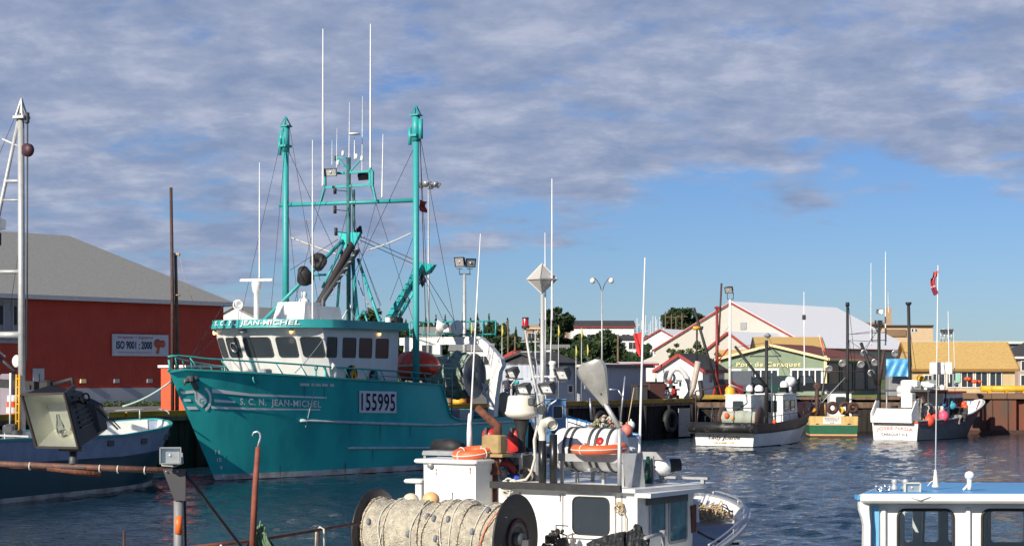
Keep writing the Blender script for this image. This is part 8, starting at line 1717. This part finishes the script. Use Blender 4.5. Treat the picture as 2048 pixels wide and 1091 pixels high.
for i, (px, py, c_) in enumerate(((1286, 668, WHITE2), (1303, 660, REDP), (1318, 664, WHITE2), (1296, 672, BLUEP))):
    fr = Frame(P(px, 0, 318 + i * 3).x, 318 + i * 3, 1, .2); t = thing('hauled_boat', ('white hull hauled out left of the yellow marker', 'red hull hauled out highest on the hill', 'white hull hauled out right of the red one', 'blue hull hauled out in front')[i], 'boat', (fr.o[0], fr.o[1], hz(fr.o[0], fr.o[1]) + .8), fr.rz)
    hh = Hull(3.0, 1.4, linf([(0, 1.3), (1, 1.0)]), rake=.6); hh.skin([(1, 0)], n=14).build('hull', [c_], t); cabin(t, .8, 1.9, 1.0, .9, 1.8, WHITE2)
# flag on blue pole
q = wedge(1284, 1.0); D = q.y; t = thing('red_flag', 'red flag hanging from a blue pole above the corrugated shed', 'flag', (P(1284, 0, D).x, D, ZD)); o_ = Vector(t.location)
mb = MB(); mb.tube([(0, 0, 0), P(1286, 655, D) - o_], .05, 6); mb.build('pole', mat('blue_pole', (.03, .05, .25), .5), t)
rows = []
for i in range(14):
    f_ = i / 13; w_ = lerp(19, 6, f_ ** 1.3); rows.append([P(1285 - w_ * j / 6 + 1.2 * math.sin(f_ * 7 + j) * (j / 6) - 1 * f_, lerp(663 + j * .8, 713, f_), D - .12 * math.sin(j * 1.6 + f_ * 3)) - o_ for j in range(7)])
mb = MB(); mb.grid(rows, 0, True); mb.build('cloth', mat('flag_red', (.62, .035, .04), .7), t)
# red crane mast, dark boom, suction hoses, pump, container on the quay
CRR = mat('crane_red', (.26, .03, .025), .5, col2=(.12, .02, .02), sc=3); D = 127.5; q = P(1434, 0, 131); t = thing('red_crane', 'slender red steel crane mast rising beside the white dark roofed shed', 'crane', (q.x, 131, ZD)); o_ = Vector(t.location)
mb = MB(); mb.tube([(0, 0, -.2), P(1434, 612, 131) - o_], [.14, .10], 8); mb.build('mast', CRR, t); mb = MB(); mb.tube([P(1437, 690, 131) - o_, P(1443, 566, 131) - o_], .07, 6); mb.build('jib', BROWN, t); mb = MB(); mb.tube([P(1436, 722, 131) - o_, P(1456, 697, 131) - o_], .06, 6); mb.build('strut', REDP, t)
mb = MB(); mb.box(P(1434, 615, 131) - o_, (.36, .3, .14)); mb.build('sheave_box', CRR, t)
mb = MB(); mb.tube([P(1458, 652, 131) - o_, P(1440, 676, 131) - o_], .012, 4); mb.build('cable', WIRE, t)
for dx in (-.35, .35): mb = MB(); mb.bar((dx, 0, 0), (0, 0, 1.4), .12); mb.build('leg', REDP, t)
D = 118; q = wedge(1418, 1); q = P(1418, 0, 130); t = thing('dark_boom', 'dark boom with a yellow head leaning over the white shed', 'boom', (P(1440, 0, 130).x, 130, ZD)); o_ = Vector(t.location)
mb = MB(); mb.tube([(0, 0, 0), P(1388, 615, 130) - o_], [.14, .09], 8); mb.build('boom', BLACK, t); mb = MB(); mb.tube([P(1386, 656, 130) - o_, P(1400, 655, 130) - o_], .14, 8); mb.build('yellow_head', YEL, t); mb = MB(); mb.tube([P(1402, 655, 130) - o_, P(1406, 656, 130) - o_], .14, 8); mb.tube([P(1394, 655, 130) - o_, P(1393, 745, 130) - o_], .07, 6); mb.build('black_head', BLACK, t)
pu = thing('fish_pump', 'fish pump with silver hoses and dark machinery at the end of the wharf', 'pump', (wedge(1355, 1.4).x, wedge(1355, 1.4).y, ZD)); D = pu.location.y; o_ = Vector(pu.location)
W_ = lambda px, py, dd=0: P(px, py, D + dd) - o_
mb = MB(); mb.tube([W_(1396, 722), W_(1392, 745), W_(1386, 775), W_(1376, 793), W_(1366, 803)], [.2, .2, .19, .19, .19], 12); mb.build('tan_hose', mat('tan_hose', (.48, .40, .32), .5, sc=6), pu)
mb = MB(); mb.tube([W_(1338, 760), W_(1342, 745), W_(1350, 737), W_(1360, 738), W_(1370, 748), W_(1378, 765), W_(1381, 780)], .17, 12); mb.build('white_hose', mat('white_hose', (.66, .66, .63), .45, sc=6), pu)
mb = MB()
for i in range(5): mb.torus(W_(1337 + i * 1.2, 753 + i * .5, .1 * i), (.5, -1, .1), .42 - .02 * i, .05, 22, 6)
mb.build('coiled_hose', GALV, pu)
rn = random.Random(19); mb = MB()
for i in range(26): mb.cham(W_(rn.uniform(1325, 1362), rn.uniform(760, 797), rn.uniform(-.3, .4)), tuple(rn.uniform(.12, .4) for _ in range(3)), .03, m=rn.choice((0, 0, 1, 2)))
mb.build('machinery', [DGREY, REDP, ALU], pu)
mb = MB(); mb.cham(W_(1362, 804, -.3), (.42, .3, .42), .05); mb.build('yellow_block', YEL, pu); 
mb = MB()
for i in range(3): mb.tube([W_(1366 + i * 6, 752), W_(1380 + i * 3, 775), W_(1390 + i * 2, 800)], .02, 5)
mb.tube([W_(1385, 790), W_(1398, 800), W_(1404, 790), W_(1400, 760)], .16, 8); mb.build('black_hose', BLACK, pu)
for px0, px1, pt, m_, lab, nm in ((1291, 1326, 764, mat('maroon_bin', (.09, .035, .03), .7), 'dark maroon bin left of the fish pump', 'maroon_bin'), (1267, 1291, 770, mat('charcoal_bin', (.05, .05, .05), .7), 'charcoal bin right of the corrugated shed', 'charcoal_bin')):
    q = wedge((px0 + px1) / 2, 1.6); w_ = (px1 - px0) / FPX * q.y; H = zpx(pt, q.y) - ZD; t = thing(nm, lab, 'bin', (q.x, q.y, ZD), .35); mb = MB(); mb.cham((0, 0, H / 2), (w_, .9, H), .04); mb.build('body', m_, t); mb = MB(); mb.box((0, 0, H + .02), (w_ + .08, 1.0, .06)); mb.build('rim', DGREY, t)
# orange oilskin trousers shape hanging at the yellow base, rack of rope
mb = MB(); q = P(1474, 800, 127.6); mb.tube([(0, 0, .5), (0.02, 0, -.3), (.1, -.02, -.95)], [.17, .14, .1], 8); mb.tube([(.15, 0, .5), (.25, 0, -.3), (.3, 0, -.9)], [.12, .12, .08], 8); o = mb.build('orange_oilskin', ORNG); o.location = q; tag(o, 'orange oilskin trousers hanging over the quay edge by the yellow lamp base', 'oilskin')
q = P(1645, 0, 150); t = thing('office_flag', 'small orange red flag on a pale staff over the green office roof', 'flag', (q.x, 150, zpx(712, 150))); o_ = Vector(t.location)
mb = MB(); mb.tube([P(1648, 712, 150) - o_, P(1638, 668, 150) - o_], .03, 5); mb.build('staff', OFFW, t)
mb = MB(); mb.grid([[P(1639 + 1.2 * i + j * 1.6, 672 + 5 * i + j * 2.2, 150 - .05 * math.sin(i + j)) - o_ for j in range(4)] for i in range(6)], 0, True); mb.build('cloth', mat('orange_red_cloth', (.72, .14, .04), .7), t)
q = P(1892, 0, 250); t = thing('rooftop_lattice', 'pale steel lattice of lights standing above the long grey roof at right', 'lattice', (q.x, 250, zpx(684, 250))); o_ = Vector(t.location)
mb = MB()
for a in (1882, 1889, 1896, 1903): mb.tube([P(a, 690, 250) - o_, P(a, 656, 250) - o_], .10, 5)
for b in (658, 667, 676): mb.tube([P(1880, b, 250) - o_, P(1905, b, 250) - o_], .08, 5)
for a in (1882, 1889, 1896): mb.tube([P(a, 676, 250) - o_, P(a + 7, 658, 250) - o_], .06, 4)
mb.build('frame', GALV, t)
for a in (1884, 1891, 1898, 1904): mb = MB(); mb.cham(P(a, 661, 249.6) - o_, (.5, .3, .45), .06); mb.build('lamp', DGREY, t)
# vehicles
def car(name, label, px, D, rz, m, L=4.4, W=1.75, H=1.45, kind='sedan'):
    q = P(px, 0, D); z = max(ZD, hz(q.x, D)) if D > 175 else ZD; t = thing(name, label, 'car' if kind != 'pickup' else 'pickup truck', (q.x, D, z), rz)
    if kind == 'sedan': body = [(-L / 2, .35), (-L / 2, .85), (-L / 2 + .1, .95), (-L * .33, .98), (L * .2, .95), (L / 2 - .15, .82), (L / 2, .65), (L / 2, .32)]; cab = [(-L * .40, .95), (-L * .25, H), (L * .06, H), (L * .24, .93)]
    elif kind == 'van': body = [(-L / 2, .35), (-L / 2, 1.0), (L * .3, 1.0), (L / 2 - .1, .9), (L / 2, .6), (L / 2, .32)]; cab = [(-L * .49, 1.0), (-L * .46, H), (L * .16, H), (L * .34, 1.0)]
    else: body = [(-L / 2, .5), (-L / 2, 1.1), (L * .12, 1.1), (L / 2 - .1, 1.05), (L / 2, .85), (L / 2, .45)]; cab = [(-L * .12, 1.1), (-L * .08, H), (L * .14, H), (L * .25, 1.08)]
    mb = MB(); mb.prism([(x, -W / 2, z_) for x, z_ in body], (0, W, 0)); mb.prism([(x, -W / 2 + .12, z_) for x, z_ in cab], (0, W - .24, 0)); mb.build('body', m, t)
    mb = MB(); k = .86; cx_ = sum(x for x, _ in cab) / 4; zz0 = cab[0][1]
    mb.prism([(cx_ + (x - cx_) * k, -W / 2 + .105, zz0 + .04 + (z_ - zz0) * .8) for x, z_ in cab], (0, W - .21, 0)); mb.build('window', GLASSD, t)
    for x in (-L * .31, L * .31):
        for y in (-W / 2 + .1, W / 2 - .1): mb = MB(); mb.lathe((x, y - .1, .33), (0, 1, 0), [(0, 0), (0, .33), (.2, .33), (.2, 0)], 18); w_ = mb.build('wheel', BLACK, t); mb = MB(); mb.lathe((x, y - .11 if y < 0 else y + .105, .33), (0, 1, 0), [(0, 0), (0, .2), (.01, .2), (.01, 0)], 12); mb.build('rim', ALU, w_)
    for y in (-W * .36, W * .36): mb = MB(); mb.cham((L / 2 + .0, y, .68), (.08, .3, .14), .02); mb.build('headlight', LENS, t); mb = MB(); mb.cham((-L / 2, y, .78), (.06, .28, .14), .02); mb.build('tail_light', REDP, t)
    for x in (L / 2 + .03, -L / 2 - .03): mb = MB(); mb.box((x, 0, .43), (.1, W * .95, .16)); mb.build('bumper', DGREY, t)
    return t
CARP = lambda n, c: mat(n, c, .25, .2, spec=.7)
car('parked_car', 'red car parked behind the bollards left of the yellow lamp base', 1428, 136, R(200), CARP('red_car_paint', (.40, .03, .03)), 4.2)
car('pickup_truck', 'black pickup truck parked at the right end of the green office front', 1617, 140, R(170), CARP('black_car_paint', (.012, .014, .018)), 4.6, H=1.7, kind='pickup')
car('parked_van', 'dark grey van parked left in front of the green office', 1486, 143, R(80), CARP('grey_car_paint', (.10, .11, .13)), 4.6, H=2.1, kind='van')
car('parked_car', 'dark blue car parked before the office windows', 1511, 146, R(185), CARP('navy_car_paint', (.02, .03, .07)), 4.3, H=1.6)
car('parked_car', 'green car with white lights showing above the aft cabin of the white and black boat', 1552, 145, R(172), CARP('green_car_paint', (.02, .07, .06)), 4.3, H=1.7)
car('parked_car', 'white car parked on the hill below the brown house', 1134, 262, R(170), CARP('white_car_paint', (.7, .7, .7)), 4.3)
car('parked_car', 'dark car parked on the grass bank right of the bushy dark tree', 1246, 230, R(180), CARP('black_car_paint', (.012, .014, .018)), 4.4)
car('parked_car', 'silver car parked at the top of the grass bank below the bungalow', 1262, 246, R(175), CARP('silver_car_paint', (.5, .5, .5)), 4.4)
# people on the wharf
pa = wedge(1016, 1.6); pb = wedge(1035, 1.4)
person('person', 'person with dark top standing left, arms low, on the wharf beyond the gantry', P(1014, 0, pa.y).x, pa.y, ZD, R(190), mat('dark_top', (.04, .05, .09), .8), mat('dark_trousers', (.03, .035, .05), .8), mat('dark_hair', (.03, .02, .015), .8), 0)
person('person', 'person in a turquoise shirt standing right, holding a pale pole', P(1030, 0, pb.y).x, pb.y, ZD, R(150), mat('turquoise_shirt', (.05, .40, .42), .8), mat('dark_trousers', (.03, .035, .05), .8), mat('dark_hair', (.03, .02, .015), .8), 1)
q = Vector((P(1030, 0, pb.y).x, pb.y, ZD)); mb = MB(); mb.tube([q + Vector((.1, -.45, 1.65)), q + Vector((-.55, -.45, .75))], .03, 6); tag(mb.build('pale_pole', OFFW), 'pale pole held across the body of the person in turquoise', 'pole')
